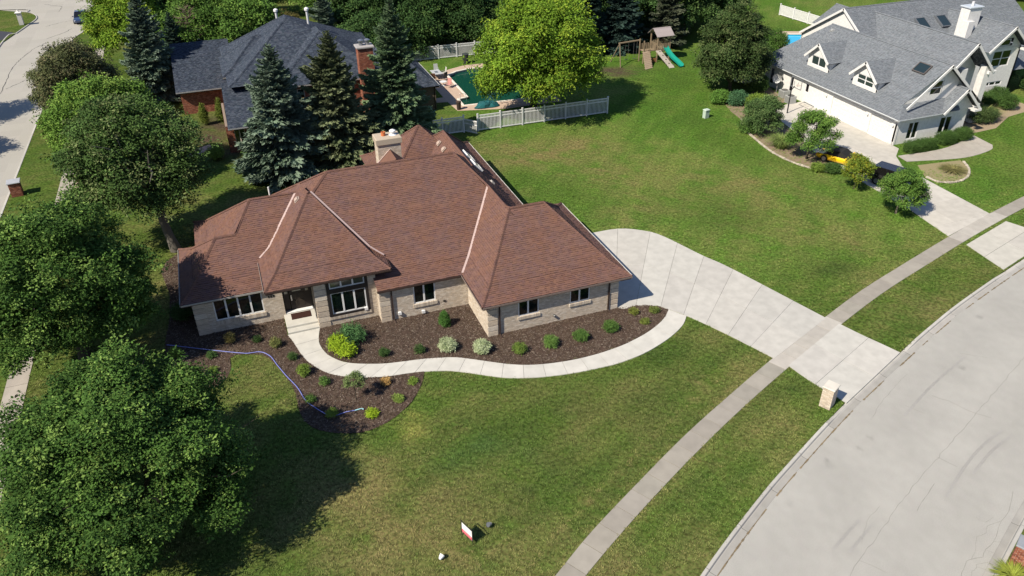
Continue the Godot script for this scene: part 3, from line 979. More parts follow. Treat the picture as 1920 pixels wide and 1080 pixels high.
func build_paving() -> void:
	# public walk, cast in squares; where a driveway crosses it the slabs are newer
	var root := struct_root("sidewalk")
	slab_strip(root, "paving_slab", walk_a, offset_line(even(walk_a, 15), 1.17), 62, -0.05, 0.035, Color(0.295, 0.276, 0.243), 3, 1, 0.014, 0.06, [Vector2(15.9, 22.0), Vector2(38.2, 44.6)])
	var d := struct_root("driveway")
	slab_strip(d, "driveway_slab", inner_d, outer_d, 9, -0.05, 0.045, Color(0.445, 0.435, 0.405), 9, 2, 0.008, 0.05)
	var ap := struct_root("driveway_apron")
	slab_strip(ap, "driveway_slab", [Vector2(16.18, 9.55), Vector2(16.4, 11.0), Vector2(16.75, 12.4), Vector2(17.1, 13.66)], [Vector2(22.1, 7.05), Vector2(22.6, 8.6), Vector2(23.1, 9.9), Vector2(23.5, 11.0)], 2, -0.2, 0.042, Color(0.455, 0.445, 0.415), 19, 2, 0.008, 0.04)
	var pw := struct_root("front_walk")
	slab_strip(pw, "paving_slab", path_in, path_out, 23, -0.05, 0.055, Color(0.505, 0.495, 0.46), 29, 1, 0.009, 0.03)
	var nd := struct_root("neighbour_driveway")
	var rng := RandomNumberGenerator.new()
	rng.seed = 8
	var np := packed(nb_drive)
	add_no_grass(np)
	for i in 4:
		for j in 10:
			var x := 37.5 + i * 3.1
			var z := -30.0 + j * 3.2
			var cell := packed([Vector2(x, z), Vector2(x + 3.09, z), Vector2(x + 3.09, z + 3.19), Vector2(x, z + 3.19)])
			for pp in Geometry2D.intersect_polygons(cell, np):
				var mb := MB.new()
				mb.slab(pp, -0.05, 0.03, jit(Color(0.47, 0.45, 0.41), rng, 0.06))
				put("driveway_slab", mb, M.concrete, nd)
	slab_strip(nd, "driveway_slab", [Vector2(38.4, 2.0), Vector2(38.2, 3.5), Vector2(37.9, 5.85)], [Vector2(44.5, 0.2), Vector2(45.0, 1.6), Vector2(45.6, 3.6)], 2, -0.2, 0.03, Color(0.455, 0.44, 0.40), 21, 2)
	# walk to the neighbour's door
	var npw := struct_root("neighbour_walk")
	slab_strip(npw, "paving_slab", [Vector2(46.1, -12.2), Vector2(51.7, -10.95), Vector2(55.6, -11.4), Vector2(56.9, -12.3)], [Vector2(46.3, -13.6), Vector2(51.5, -13.4), Vector2(55.9, -14.5), Vector2(57.3, -15.2)], 7, -0.05, 0.03, Color(0.37, 0.345, 0.305), 12)
	# the other street's walk
	var sw := struct_root("sidewalk")
	slab_strip(sw, "paving_slab", [Vector2(-28.75, 20), Vector2(-28.75, -40), Vector2(-28.75, -92)], [Vector2(-27.5, 20), Vector2(-27.5, -40), Vector2(-27.6, -92)], 70, -0.05, 0.03, Color(0.38, 0.35, 0.31), 31, 1, 0.014, 0.08)
	var bw := struct_root("brick_house_walk")
	slab_strip(bw, "paving_slab", [Vector2(-27.4, -36.6), Vector2(-22, -37.6), Vector2(-15.5, -41.6)], [Vector2(-27.4, -34.2), Vector2(-22, -35.6), Vector2(-15, -40.4)], 9, -0.05, 0.03, Color(0.42, 0.33, 0.27), 33)
	# dark driveway across the far street
	var dd := MB.new()
	var dp := packed([Vector2(-42.4, -93.5), Vector2(-41.1, -99.5), Vector2(-43.5, -101.5), Vector2(-60, -104), Vector2(-60, -92)])
	dd.slab(dp, -0.05, 0.02, Color(0.052, 0.058, 0.072))
	add_no_grass(dp)
	setting("asphalt_driveway", dd, M.street)

func build_beds() -> void:
	var right := []
	for p in path_in: right.append(p)
	right.append_array([Vector2(12.0, 0.85), Vector2(11.3, 0.42), Vector2(10.6, 0.25), Vector2(9.4, 0.06), Vector2(9.3, -0.06), Vector2(0.06, -0.06), Vector2(0.06, -4.2), Vector2(-6.02, -4.2), Vector2(-6.02, -5.1)])
	var left := []
	for p in even(bed_edge, 60): left.append(p)
	for i in 11: left.append(path_out[10 - i])
	left.append_array([Vector2(-12.2, -7.1), Vector2(-17.5, -7.1), Vector2(-17.5, -14.2), Vector2(-18.0, -18.6), Vector2(-18.9, -18.9), Vector2(-19.6, -18.1), Vector2(-20.0, -16.6), Vector2(-19.4, -13)])
	var rng := RandomNumberGenerator.new()
	rng.seed = 15
	var tones := [Color(0.084, 0.059, 0.046), Color(0.118, 0.086, 0.067), Color(0.063, 0.045, 0.036), Color(0.166, 0.128, 0.102), Color(0.097, 0.071, 0.058), Color(0.222, 0.182, 0.150)]
	var cm := MB.new()
	cm.cbox(Vector3.ZERO, Vector3(0.1, 0.014, 0.026), 0.004, Color.WHITE)
	var chip := cm.mesh()
	var mulch_n := -1
	for poly0 in [right, left]:
		mulch_n += 1
		var poly := packed(poly0)
		add_no_grass(poly)
		var mb := MB.new()
		# mounded in a fine grid so the surface is uneven
		var r := Rect2(poly[0], Vector2.ZERO)
		for p in poly: r = r.expand(p)
		var x := r.position.x
		while x < r.end.x:
			var z := r.position.y
			while z < r.end.y:
				var cell := packed([Vector2(x, z), Vector2(x + 0.3, z), Vector2(x + 0.3, z + 0.3), Vector2(x, z + 0.3)])
				for pp in Geometry2D.intersect_polygons(cell, poly):
					var idx := Geometry2D.triangulate_polygon(pp)
					for t in range(0, idx.size(), 3):
						var q := []
						for e in 3:
							var w: Vector2 = pp[idx[t + e]]
							q.append(Vector3(w.x, 0.035 + 0.03 * nz2.get_noise_2d(w.x * 4, w.y * 4), w.y))
						if (q[1] - q[0]).cross(q[2] - q[0]).y > 0: mb.tri(q[0], q[1], q[2], tones[0].lerp(tones[4], rng.randf()))
						else: mb.tri(q[0], q[2], q[1], tones[0].lerp(tones[4], rng.randf()))
				z += 0.3
			x += 0.3
		setting("mulch_bed", mb, M.mulch)
		var xf := []
		var cl := []
		var want := int(r.get_area() * 170.0)
		for i in want:
			var p := Vector2(rng.randf_range(r.position.x, r.end.x), rng.randf_range(r.position.y, r.end.y))
			if not Geometry2D.is_point_in_polygon(p, poly): continue
			var b := Basis.from_euler(Vector3(rng.randf_range(-0.5, 0.5), rng.randf() * TAU, rng.randf_range(-0.4, 0.4))) * Basis.from_scale(Vector3.ONE * rng.randf_range(0.5, 1.5))
			xf.append(Transform3D(b, Vector3(p.x, 0.045 + 0.03 * nz2.get_noise_2d(p.x * 4, p.y * 4) + rng.randf() * 0.012, p.y)))
			cl.append(jit(tones[rng.randi() % tones.size()], rng, 0.25))
		var o := multi("wood_chips", chip, xf, cl, M.mulch)
		add_child(o)
		o.name = numbered("wood_chips")
		tag(o, "shredded wood chips in the bed between house and front walk" if mulch_n == 0 else "shredded wood chips in the bed left of the front walk, crossed by the hose", "mulch", "", "stuff")

func multi(nm: String, me: Mesh, xf: Array, cl: Array, m: Material) -> MultiMeshInstance3D:
	var mm := MultiMesh.new()
	mm.transform_format = MultiMesh.TRANSFORM_3D
	mm.use_colors = true
	mm.mesh = me
	mm.instance_count = xf.size()
	for i in xf.size():
		mm.set_instance_transform(i, xf[i])
		mm.set_instance_color(i, cl[i])
	var o := MultiMeshInstance3D.new()
	o.multimesh = mm
	o.material_override = m
	o.name = nm
	return o

func build_grass() -> void:
	var rng := RandomNumberGenerator.new()
	rng.seed = 41
	# one tuft: a fan of bent blades
	var tm := MB.new()
	for i in 9:
		var a := TAU * i / 9 + rng.randf_range(-0.3, 0.3)
		var d := Vector3(cos(a), 0, sin(a))
		var s := Vector3(-d.z, 0, d.x) * 0.012
		var o := d * rng.randf_range(0.0, 0.07) + Vector3(-d.z, 0, d.x) * rng.randf_range(-0.04, 0.04)
		var h := rng.randf_range(0.035, 0.075)
		var m := o + d * 0.018 + Vector3.UP * h * 0.7
		var e := o + d * rng.randf_range(0.03, 0.06) + Vector3.UP * h
		tm.quad(o - s, o + s, m + s * 0.8, m - s * 0.8, Color.WHITE)
		tm.tri(m - s * 0.8, m + s * 0.8, e, Color.WHITE)
	var tuft := tm.mesh()
	var xf := []
	var cl := []
	# denser where the camera is near
	for z in [[-34.0, 30.0, 10.0, 20.0, 42.0], [-28.0, 22.0, -8.0, 10.0, 34.0], [9.0, 44.0, -34.0, -8.0, 15.0], [22.0, 50.0, -10.0, 6.0, 20.0], [-28.0, -17.0, -24.0, -8.0, 16.0]]:
		var want := int((z[1] - z[0]) * (z[3] - z[2]) * z[4])
		for i in want:
			var p := Vector2(rng.randf_range(z[0], z[1]), rng.randf_range(z[2], z[3]))
			if not grass_at(p): continue
			var s := rng.randf_range(0.7, 1.35)
			xf.append(Transform3D(Basis(Vector3.UP, rng.randf() * TAU) * Basis.from_scale(Vector3(s * 1.25, s, s * 1.25)), Vector3(p.x, -0.004, p.y)))
			cl.append(jit(lawn_color(p) * 1.12, rng, 0.28))
	var o := multi("grass", tuft, xf, cl, M.blade)
	add_child(o)
	tag(o, "short mown lawn grass, patchy green and straw coloured", "grass", "", "stuff")
	print("tufts ", xf.size())

# ---------------------------------------------------------------- the brown-roofed house
var tan := [Color(0.64, 0.56, 0.465), Color(0.58, 0.50, 0.41), Color(0.68, 0.60, 0.50), Color(0.54, 0.465, 0.385), Color(0.70, 0.63, 0.54), Color(0.62, 0.525, 0.42)]
var red := [Color(0.30, 0.115, 0.075), Color(0.25, 0.092, 0.062), Color(0.35, 0.145, 0.095), Color(0.21, 0.08, 0.058), Color(0.38, 0.175, 0.12)]
const MORTAR := Color(0.52, 0.46, 0.385)
const WHITE := Color(0.72, 0.73, 0.745)
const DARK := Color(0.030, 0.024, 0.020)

func inv_h(h: float, run: float, rise: float, hk: float) -> float:
	var s := roof_slope_s(run, rise, hk)
	return h / (s * FLAT) if h < hk else hk / (s * FLAT) + (h - hk) / s

func strip(mb: MB, pts: Array, w: float, c0: Color, lift := 0.05) -> void:
	for i in pts.size() - 1:
		var t: Vector3 = (pts[i + 1] - pts[i]).normalized()
		var s := t.cross(Vector3.UP).normalized() * w * 0.5
		var up := Vector3.UP * lift
		mb.quad(pts[i] - s + up, pts[i] + s + up, pts[i + 1] + s + up, pts[i + 1] - s + up, c0)

func box_vent(parent: Node3D, at: Vector3, slope: Basis, c0: Color) -> void:
	var mb := MB.new()
	mb.cbox(at + slope.y * 0.06, Vector3(0.34, 0.14, 0.30), 0.03, c0, slope)
	mb.box(at + slope.y * 0.006, Vector3(0.48, 0.014, 0.46), c0 * 0.8, slope)
	put("roof_vent", mb, M.paint, parent)

func slope_basis(down: Vector3) -> Basis:
	# down: unit vector running down the slope
	var side := down.cross(Vector3.UP).normalized()
	var up := side.cross(down).normalized()
	return Basis(side, up, -down)

func skylight(parent: Node3D, at: Vector3, size: Vector2, bs: Basis, fc: Color) -> void:
	var mb := MB.new()
	for k in [-1.0, 1.0]:
		mb.box(at + bs.x * (k * size.x * 0.5) + bs.y * 0.09, Vector3(0.09, 0.2, size.y + 0.09), fc, bs)
		mb.box(at + bs.z * (k * size.y * 0.5) + bs.y * 0.09, Vector3(size.x - 0.09, 0.2, 0.09), fc, bs)
	var o := put("skylight", mb, M.paint, parent)
	var g := MB.new()
	g.box(at + bs.y * 0.15, Vector3(size.x - 0.1, 0.03, size.y - 0.1), Color(0.016, 0.028, 0.034), bs)
	put("pane", g, M.glass, o)

func build_house() -> void:
	var h := thing("brown_roof_house", "tan brick ranch house with sprawling brown shingle hip roof and curved front walk", "house")
	add_no_grass(packed([Vector2(-17.6, -19), Vector2(-17.6, -7), Vector2(-6, -5), Vector2(-6, -4), Vector2(0, -4), Vector2(0, 0), Vector2(9.3, 0), Vector2(9.3, -11), Vector2(6.8, -11), Vector2(6.8, -26), Vector2(-12, -26)]))
	var hk := 0.55
	var he := 2.62
	# --- walls
	var F := Vector3(0, 0, 1)
	var R := Vector3(1, 0, 0)
	var lw := wl(Vector3(0, 0, -7.0), R, F)
	wall(h, lw, -17.57, -12.0, 0, 2.6, [[-16.35, -13.28, 0.86, 2.5]], MORTAR, tan, 3)
	window(h, lw, -16.35, -13.28, 0.86, 2.5, [0.25, 0.5, 0.75], [], WHITE)
	sill(h, lw, -16.42, -13.2, 0.86, 0.27, tan, 5)
	quoin(h, lw, -17.6, -16.85, 2.5, tan, 7)
	# house number on the wall beside the door
	var num := MB.new()
	for i in 3:
		num.box(wp(lw, -12.86 + i * 0.16, 1.93, 0.02), Vector3(0.10, 0.17, 0.02), DARK, lw.b)
	put("house_number", num, M.metal, h)
	# recessed door
	var dw := wl(Vector3(0, 0, -7.3), R, F)
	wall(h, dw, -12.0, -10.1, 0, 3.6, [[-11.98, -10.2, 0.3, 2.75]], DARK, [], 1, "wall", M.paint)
	var dm := MB.new()
	dm.box(wp(dw, -11.05, 1.4, -0.06), Vector3(0.98, 2.2, 0.07), Color(0.035, 0.026, 0.022), dw.b)
	for p in [[-0.24, -0.45], [0.24, -0.45], [-0.24, 0.12], [0.24, 0.12]]:
		dm.cbox(wp(dw, -11.05 + p[0], 1.3 + p[1], -0.02), Vector3(0.34, 0.42, 0.03), 0.01, Color(0.042, 0.032, 0.027), dw.b)
	dm.box(wp(dw, -11.05, 2.62, -0.06), Vector3(1.86, 0.24, 0.09), Color(0.04, 0.03, 0.026), dw.b)
	var door := put("front_door", dm, M.paint, h)
	var dl := MB.new()
	dl.box(wp(dw, -11.05, 2.05, -0.015), Vector3(0.56, 0.5, 0.03), Color(0.30, 0.29, 0.22), dw.b)
	put("door_light", dl, M.glass, door)
	var hd := MB.new()
	hd.tube([wp(dw, -11.45, 1.15, 0.03), wp(dw, -11.45, 1.3, 0.07), wp(dw, -11.45, 1.5, 0.03)], [0.018, 0.02, 0.018], 6, Color(0.75, 0.75, 0.74))
	hd.box(wp(dw, -11.45, 1.32, 0.0), Vector3(0.07, 0.42, 0.03), Color(0.7, 0.7, 0.68), dw.b)
	put("handle", hd, M.steel, door)
	for x in [-11.76, -10.38]:
		var sm := MB.new()
		sm.box(wp(dw, x, 1.45, -0.05), Vector3(0.36, 2.3, 0.08), Color(0.035, 0.027, 0.022), dw.b)
		var so := put("sidelight", sm, M.paint, h)
		var sg := MB.new()
		sg.box(wp(dw, x, 2.02, -0.005), Vector3(0.2, 0.62, 0.02), Color(0.22, 0.21, 0.16), dw.b)
		put("pane", sg, M.glass, so)
	var th := MB.new()
	th.cbox(Vector3(-11.05, 0.36, -7.16), Vector3(1.9, 0.07, 0.3), 0.02, WHITE)
	put("threshold", th, M.paint, h)
	# entry front with the tall window
	var side := wl(Vector3(-10.07, 0, -7.3), Vector3(0, 0, 1), Vector3(-1, 0, 0))
	wall(h, side, 0, 2.3, 0, 3.7, [], MORTAR, tan, 11)
	var ew := wl(Vector3(0, 0, -5.0), R, F)
	wall(h, ew, -10.07, -6.05, 0, 3.75, [[-9.3, -6.6, 0.72, 3.62]], MORTAR, tan, 13)
	quoin(h, ew, -10.09, -9.32, 3.5, tan, 17)
	var sur := MB.new()
	var cc := Color(0.025, 0.022, 0.022)
	sur.box(wp(ew, -9.2, 2.17, 0.03), Vector3(0.2, 2.9, 0.12), cc, ew.b)
	sur.box(wp(ew, -6.7, 2.17, 0.03), Vector3(0.2, 2.9, 0.12), cc, ew.b)
	sur.box(wp(ew, -7.95, 2.66, 0.028), Vector3(2.3, 0.32, 0.12), cc, ew.b)
	sur.box(wp(ew, -7.95, 3.56, 0.028), Vector3(2.3, 0.13, 0.12), cc, ew.b)
	sur.box(wp(ew, -7.95, 0.80, 0.028), Vector3(2.3, 0.15, 0.12), cc, ew.b)
	put("window_surround", sur, M.paint, h)
	window(h, ew, -9.1, -6.8, 0.875, 2.5, [0.333, 0.667], [], WHITE, Color(0.006, 0.008, 0.010), 0.02)
	window(h, ew, -9.1, -6.8, 2.82, 3.495, [0.333, 0.667], [], WHITE, Color(0.07, 0.075, 0.06), 0.02)
	sill(h, ew, -9.35, -6.55, 0.72, 0.22, tan, 19)
	# main wall
	var ret := wl(Vector3(-6.08, 0, -5.0), Vector3(0, 0, 1), Vector3(-1, 0, 0))
	wall(h, ret, 0, 0.88, 0, 2.58, [], MORTAR, tan, 21)
	var mw := wl(Vector3(0, 0, -4.13), R, F)
	wall(h, mw, -6.08, 0.0, 0, 2.58, [[-3.8, -2.3, 0.92, 2.5]], MORTAR, tan, 23)
	quoin(h, mw, -6.1, -5.4, 2.55, tan, 25)
	window(h, mw, -3.8, -2.3, 0.92, 2.5, [0.48], [], WHITE)
	sill(h, mw, -3.86, -2.2, 0.92, 0.25, tan, 27)
	downspout(h, -5.28, -4.04, 2.55, Color(0.045, 0.03, 0.026), Vector3(0.2, 0, 0.9))
	var dv := MB.new()
	dv.box(wp(mw, -1.72, 0.72, 0.03), Vector3(0.16, 0.12, 0.05), DARK, mw.b)
	put("wall_vent", dv, M.metal, h)
	# garage wing, its west face in full sun
	var gw := wl(Vector3(0, 0, -4.13), Vector3(0, 0, 1), Vector3(-1, 0, 0))
	wall(h, gw, 0, 4.13, 0, 2.62, [], MORTAR, tan, 29)
	var fw := wl(Vector3(0, 0, 0), R, F)
	wall(h, fw, 0, 9.29, 0, 2.75, [[2.1, 3.54, 1.07, 2.2], [5.75, 7.2, 1.2, 2.25]], MORTAR, tan, 31)
	quoin(h, fw, -0.02, 0.66, 2.5, tan, 33)
	quoin(h, fw, 8.68, 9.31, 2.6, tan, 35)
	window(h, fw, 2.1, 3.54, 1.07, 2.2, [0.48], [], WHITE)
	sill(h, fw, 2.04, 3.62, 1.07, 0.22, tan, 37)
	window(h, fw, 5.75, 7.2, 1.2, 2.25, [0.48], [], WHITE)
	sill(h, fw, 5.69, 7.28, 1.2, 0.22, tan, 39)
	downspout(h, 0.78, 0.09, 2.5, Color(0.045, 0.03, 0.026), Vector3(0.1, 0, 0.9))
	downspout(h, 8.58, 0.09, 2.55, Color(0.045, 0.03, 0.026), Vector3(0.2, 0, 0.9))
	var fl := MB.new()
	fl.cbox(wp(fw, 4.62, 0.58, 0.08), Vector3(0.14, 0.18, 0.16), 0.03, Color(0.06, 0.06, 0.06), fw.b)
	fl.box(wp(fw, 4.58, 0.64, 0.17), Vector3(0.10, 0.06, 0.02), Color(0.7, 0.7, 0.68), fw.b)
	put("wall_light", fl, M.metal, h)
	# sides away from the camera
	for e in [[9.18, -5.6, 0.22, 11.0], [6.6, -18.4, 0.22, 14.8], [-17.46, -10.7, 0.22, 7.2], [-16.4, -16.2, 0.22, 4.0]]:
		solid(h, Vector3(e[0], 1.33, e[1]), Vector3(e[2], 2.66, e[3]), MORTAR, M.brick)
	for e in [[2.1, -25.6, 9.2, 0.22], [-11.6, -18.1, 9.8, 0.22], [7.9, -11.0, 2.4, 0.22], [-6.4, -20.4, 0.6, 5.0]]:
		solid(h, Vector3(e[0], 1.32, e[1]), Vector3(e[2], 2.64, e[3]), MORTAR, M.brick)
	# --- steps
	var st := MB.new()
	st.cbox(Vector3(-11.1, 0.15, -6.35), Vector3(2.06, 0.32, 1.75), 0.02, Color(0.505, 0.495, 0.46))
	var step := put("front_step", st, M.concrete, h)
	var s2 := MB.new()
	s2.cbox(Vector3(-11.1, 0.085, -5.22), Vector3(2.06, 0.17, 0.49), 0.02, Color(0.49, 0.48, 0.445))
	put("tread", s2, M.concrete, step)
	# --- roofs
	var P := pal_brown
	hip_roof(h, [-0.45, 10.05, -11.4, 0.41], Vector2(3.6, -5.55), Vector2(6.1, -5.55), he, 6.1, hk, P, 1, {"W": [Vector2(-0.45, -4.6), Vector2(-0.45, 0.41), Vector2(3.6, -5.55), Vector2(3.45, -10.2)], "no_nw": 1})
	hip_roof(h, [-12.8, 7.13, -20.9, -3.9], Vector2(-7.4, -12.4), Vector2(1.8, -12.4), he, 7.75, hk, P, 2, {
		"S": [Vector2(-6.2, -3.9), Vector2(3.4, -3.9), Vector2(3.4, -9.5), Vector2(1.8, -12.4), Vector2(-7.4, -12.4), Vector2(-8.95, -10.9), Vector2(-6.2, -6.2)],
		"E": [Vector2(7.13, -5), Vector2(7.13, -26.2), Vector2(3.45, -20.95), Vector2(3.45, -15.1), Vector2(1.8, -12.4), Vector2(3.45, -9.6), Vector2(3.45, -5)],
		"W": [Vector2(-12.8, -20.9), Vector2(-12.8, -10), Vector2(-8.95, -10.9), Vector2(-7.4, -12.4)], "no_sw": 1, "no_se": 1, "no_ne": 1})
	hip_roof(h, [-13.05, -5.05, -17, -4.57], Vector2(-8.95, -10.9), Vector2(-8.95, -11.1), 3.72, 7.05, 0.45, P, 3, {"N": null, "no_nw": 1, "no_ne": 1, "W": [Vector2(-13.05, -13.5), Vector2(-13.05, -4.57), Vector2(-8.95, -11.1), Vector2(-9.3, -13.5)], "E": [Vector2(-5.05, -4.57), Vector2(-5.05, -10), Vector2(-8.95, -11.1)]})
	hip_roof(h, [-18.2, -8.5, -14.6, -6.83], Vector2(-15.45, -10.7), Vector2(-9.5, -10.7), he, 5.0, hk, P, 4, {"E": null, "no_se": 1, "no_ne": 1,
		"ridge_to": Vector2(-14.15, -10.7), "S": [Vector2(-18.2, -6.83), Vector2(-9.5, -6.83), Vector2(-9.5, -10.7), Vector2(-15.45, -10.7)]})
	hip_roof(h, [-17.1, -7.5, -18.7, -6.83], Vector2(-12.8, -12.77), Vector2(-9.0, -12.77), he, 6.42, hk, P, 5, {"E": null, "no_se": 1, "no_ne": 1, "no_sw": 1,
		"S": [Vector2(-14.15, -10.7), Vector2(-9.0, -10.7), Vector2(-9.0, -12.77), Vector2(-12.8, -12.77)],
		"W": [Vector2(-17.1, -18.7), Vector2(-17.1, -11.6), Vector2(-14.15, -10.7), Vector2(-12.8, -12.77)]})
	hip_roof(h, [-0.25, 7.13, -26.2, -10], Vector2(3.45, -20.95), Vector2(3.45, -13.2), he, 6.1, hk, P, 6, {"S": null, "E": null, "no_sw": 1, "no_se": 1})
	hip_roof(h, [-2.8, 6.0, -26.6, -17.4], Vector2(1.55, -21.9), Vector2(1.65, -21.9), he, 6.5, hk, P, 7)
	# hips that the cropped roofs leave open
	var rng := RandomNumberGenerator.new()
	rng.seed = 71
	var cm := MB.new()
	cap_line(cm, [Vector3(1.8, 7.76, -12.4), Vector3(3.45, 6.06, -9.6), Vector3(3.5, 6.06, -5.9), Vector3(3.7, 6.1, -5.55)], P, rng)
	cap_line(cm, [Vector3(-7.4, 7.76, -12.4), Vector3(-8.7, 6.95, -11.1)], P, rng)
	cap_line(cm, [Vector3(-12.8, 6.43, -12.77), Vector3(-14.15, 5.02, -10.75)], P, rng)
	put("ridge_cap", cm, M.shingle, h).set_meta("kind", "stuff")
	# metal in the valleys
	var vm := MB.new()
	var pk := Color(0.44, 0.335, 0.315)
	var v1 := []
	var v2 := []
	var v3 := []
	for i in 15:
		var k := i / 14.0
		var y1 := lerpf(3.78, 6.35, k)
		v1.append(Vector3(-13.05 + inv_h(y1 - 3.72, 4.1, 3.33, 0.45), y1, -6.83 - inv_h(y1 - he, 5.94, 3.8, hk)))
		var y2 := lerpf(3.75, 6.9, k)
		v2.append(Vector3(-5.05 - inv_h(y2 - 3.72, 3.9, 3.33, 0.45), y2, -3.9 - inv_h(y2 - he, 8.5, 5.13, hk)))
		var y3 := lerpf(2.66, 5.98, k)
		v3.append(Vector3(-0.45 + inv_h(y3 - he, 4.05, 3.48, hk), y3, -3.9 - inv_h(y3 - he, 8.5, 5.13, hk)))
	var i_v := -1
	for v in [v1, v2, v3]:
		i_v += 1
		vm = MB.new()
		strip(vm, v, 0.15, pk, 0.17 if i_v == 1 else 0.06)
		put("valley_flashing", vm, M.paint, h)
	# --- eaves
	var fb := Color(0.055, 0.036, 0.030)
	var gb := Color(0.075, 0.05, 0.042)
	var gl := Color(0.42, 0.40, 0.38)
	eave(h, Vector2(-0.45, 0.41), Vector2(10.05, 0.41), Vector2(0, -1), he, 0.42, fb, Color(0.22, 0.17, 0.15))
	eave(h, Vector2(-0.45, -4.0), Vector2(-0.45, 0.41), Vector2(1, 0), he, 0.42, fb, Color(0.22, 0.17, 0.15))
	eave(h, Vector2(10.05, 0.41), Vector2(10.05, -11.4), Vector2(-1, 0), he, 0.75, fb, Color(0.62, 0.60, 0.57))
	eave(h, Vector2(-6.2, -3.9), Vector2(-0.45, -3.9), Vector2(0, -1), he, 0.25, fb, gb)
	eave(h, Vector2(-13.05, -4.57), Vector2(-5.05, -4.57), Vector2(0, -1), 3.72, 0.45, fb, gb)
	eave(h, Vector2(-13.05, -8.6), Vector2(-13.05, -4.57), Vector2(1, 0), 3.72, 0.4, fb, Color(0.30, 0.24, 0.21))
	eave(h, Vector2(-5.05, -4.57), Vector2(-5.05, -6.0), Vector2(-1, 0), 3.72, 0.9, fb, gb)
	eave(h, Vector2(-18.2, -6.83), Vector2(-13.05, -6.83), Vector2(0, -1), he, 0.2, fb, gl)
	eave(h, Vector2(-18.2, -14.6), Vector2(-18.2, -6.83), Vector2(1, 0), he, 0.62, fb, gl)
	eave(h, Vector2(7.13, -12), Vector2(7.13, -26.2), Vector2(-1, 0), he, 0.5, fb, Color(0.62, 0.60, 0.57))
	# ceiling of the deep entry porch
	var pc := MB.new()
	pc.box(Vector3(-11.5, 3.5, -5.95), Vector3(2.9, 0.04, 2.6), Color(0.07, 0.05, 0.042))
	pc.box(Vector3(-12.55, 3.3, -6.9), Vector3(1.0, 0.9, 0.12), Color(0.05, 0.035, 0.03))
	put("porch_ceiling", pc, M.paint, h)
	# --- chimney behind the ridge
	var ch := thing_part("chimney", h)
	var cb := MB.new()
	cb.box(Vector3(-2.2, 6.3, -16.3), Vector3(1.75, 3.7, 1.2), MORTAR)
	var cho := put("stack", cb, M.brick, ch)
	for e in [[wl(Vector3(-3.075, 4.5, -15.7), R, F), 1.75, 3.1], [wl(Vector3(-3.075, 4.5, -16.9), Vector3(0, 0, 1), Vector3(-1, 0, 0)), 1.2, 3.1]]:
		wall(cho, e[0], 0, e[1], 0, e[2], [], MORTAR, tan, 43, "face", null, 0.02)
	var cr := MB.new()
	cr.cbox(Vector3(-2.2, 7.98, -16.3), Vector3(1.95, 0.5, 1.4), 0.05, Color(0.50, 0.43, 0.34))
	put("crown", cr, M.brick, ch)
	var f1 := MB.new()
	f1.lathe(Vector3(-2.45, 8.2, -16.35), [Vector2(0.17, 0), Vector2(0.17, 0.32), Vector2(0.12, 0.32), Vector2(0.12, 0.1)], 12, Color(0.52, 0.16, 0.06))
	put("flue_pot", f1, M.plain, ch)
	var f2 := MB.new()
	f2.lathe(Vector3(-1.75, 8.2, -16.3), [Vector2(0.32, 0), Vector2(0.28, 0.05), Vector2(0.14, 0.08), Vector2(0.14, 0.26), Vector2(0.24, 0.27), Vector2(0.24, 0.36), Vector2(0.1, 0.44), Vector2(0.001, 0.46)], 14, Color(0.72, 0.73, 0.75))
	put("chimney_cap", f2, M.metal, ch)
	# saddle that sheds water round the chimney
	var sd := MB.new()
	var pkp := Vector3(-2.2, 7.35, -15.68)
	var fr := Vector3(-2.2, 7.4, -13.6)
	var l := Vector3(-3.25, 6.35, -15.68)
	var r := Vector3(-1.15, 6.35, -15.68)
	var lf := Vector3(-3.25, 6.0, -14.0)
	var rf := Vector3(-1.15, 6.0, -14.0)
	sd.quad(lf, fr, pkp, l, P[2]); sd.quad(fr, rf, r, pkp, P[0]); sd.tri(lf, rf, fr, P[1])
	put("saddle", sd, M.shingle, ch)
	var sf := MB.new()
	strip(sf, [l, pkp], 0.2, pk, 0.04); strip(sf, [pkp, r], 0.2, pk, 0.04)
	put("valley_flashing", sf, M.paint, ch)
	# --- roof furniture
	var wb := slope_basis(Vector3(-1, -0.95, 0).normalized())
	for z in [-20.0, -18.6, -17.0]:
		box_vent(h, Vector3(2.75, 2.62 + 2.86, z), wb, Color(0.42, 0.33, 0.28))
	box_vent(h, Vector3(-9.75, 6.38, -11.6), slope_basis(Vector3(-1, -0.9, 0).normalized()), Color(0.40, 0.32, 0.28))
	var eb := slope_basis(Vector3(1, -1.03, 0).normalized())
	for z in [-17.2, -15.2]:
		skylight(h, Vector3(4.35, 5.12, z), Vector2(1.1, 0.8), eb, Color(0.74, 0.75, 0.75))
	box_vent(h, Vector3(4.9, 4.6, -12.9), eb, Color(0.4, 0.38, 0.36))
	var pv := MB.new()
	pv.tube([Vector3(-11.4, 5.6, -13.6), Vector3(-11.4, 6.75, -13.6)], [0.055, 0.055], 8, Color(0.72, 0.72, 0.70))
	put("vent_pipe", pv, M.plain, h)
	# small fittings at the foot of the front wall
	for e in [[-6.9, -4.93, 0.86], [-4.85, -4.05, 0.5], [-3.25, -4.0, 0.28]]:
		var m := MB.new()
		m.cbox(Vector3(e[0], e[2], e[1]), Vector3(0.22, 0.26, 0.14), 0.03, WHITE)
		put("outlet_cover", m, M.paint, h)

func solid(parent: Node3D, at: Vector3, s: Vector3, c0: Color, m: Material) -> void:
	var mb := MB.new()
	mb.box(at, s, c0)
	put("wall", mb, m, parent)

func thing_part(nm: String, parent: Node3D) -> Node3D:
	var o := Node3D.new()
	o.name = nm
	parent.add_child(o, true)
	return o

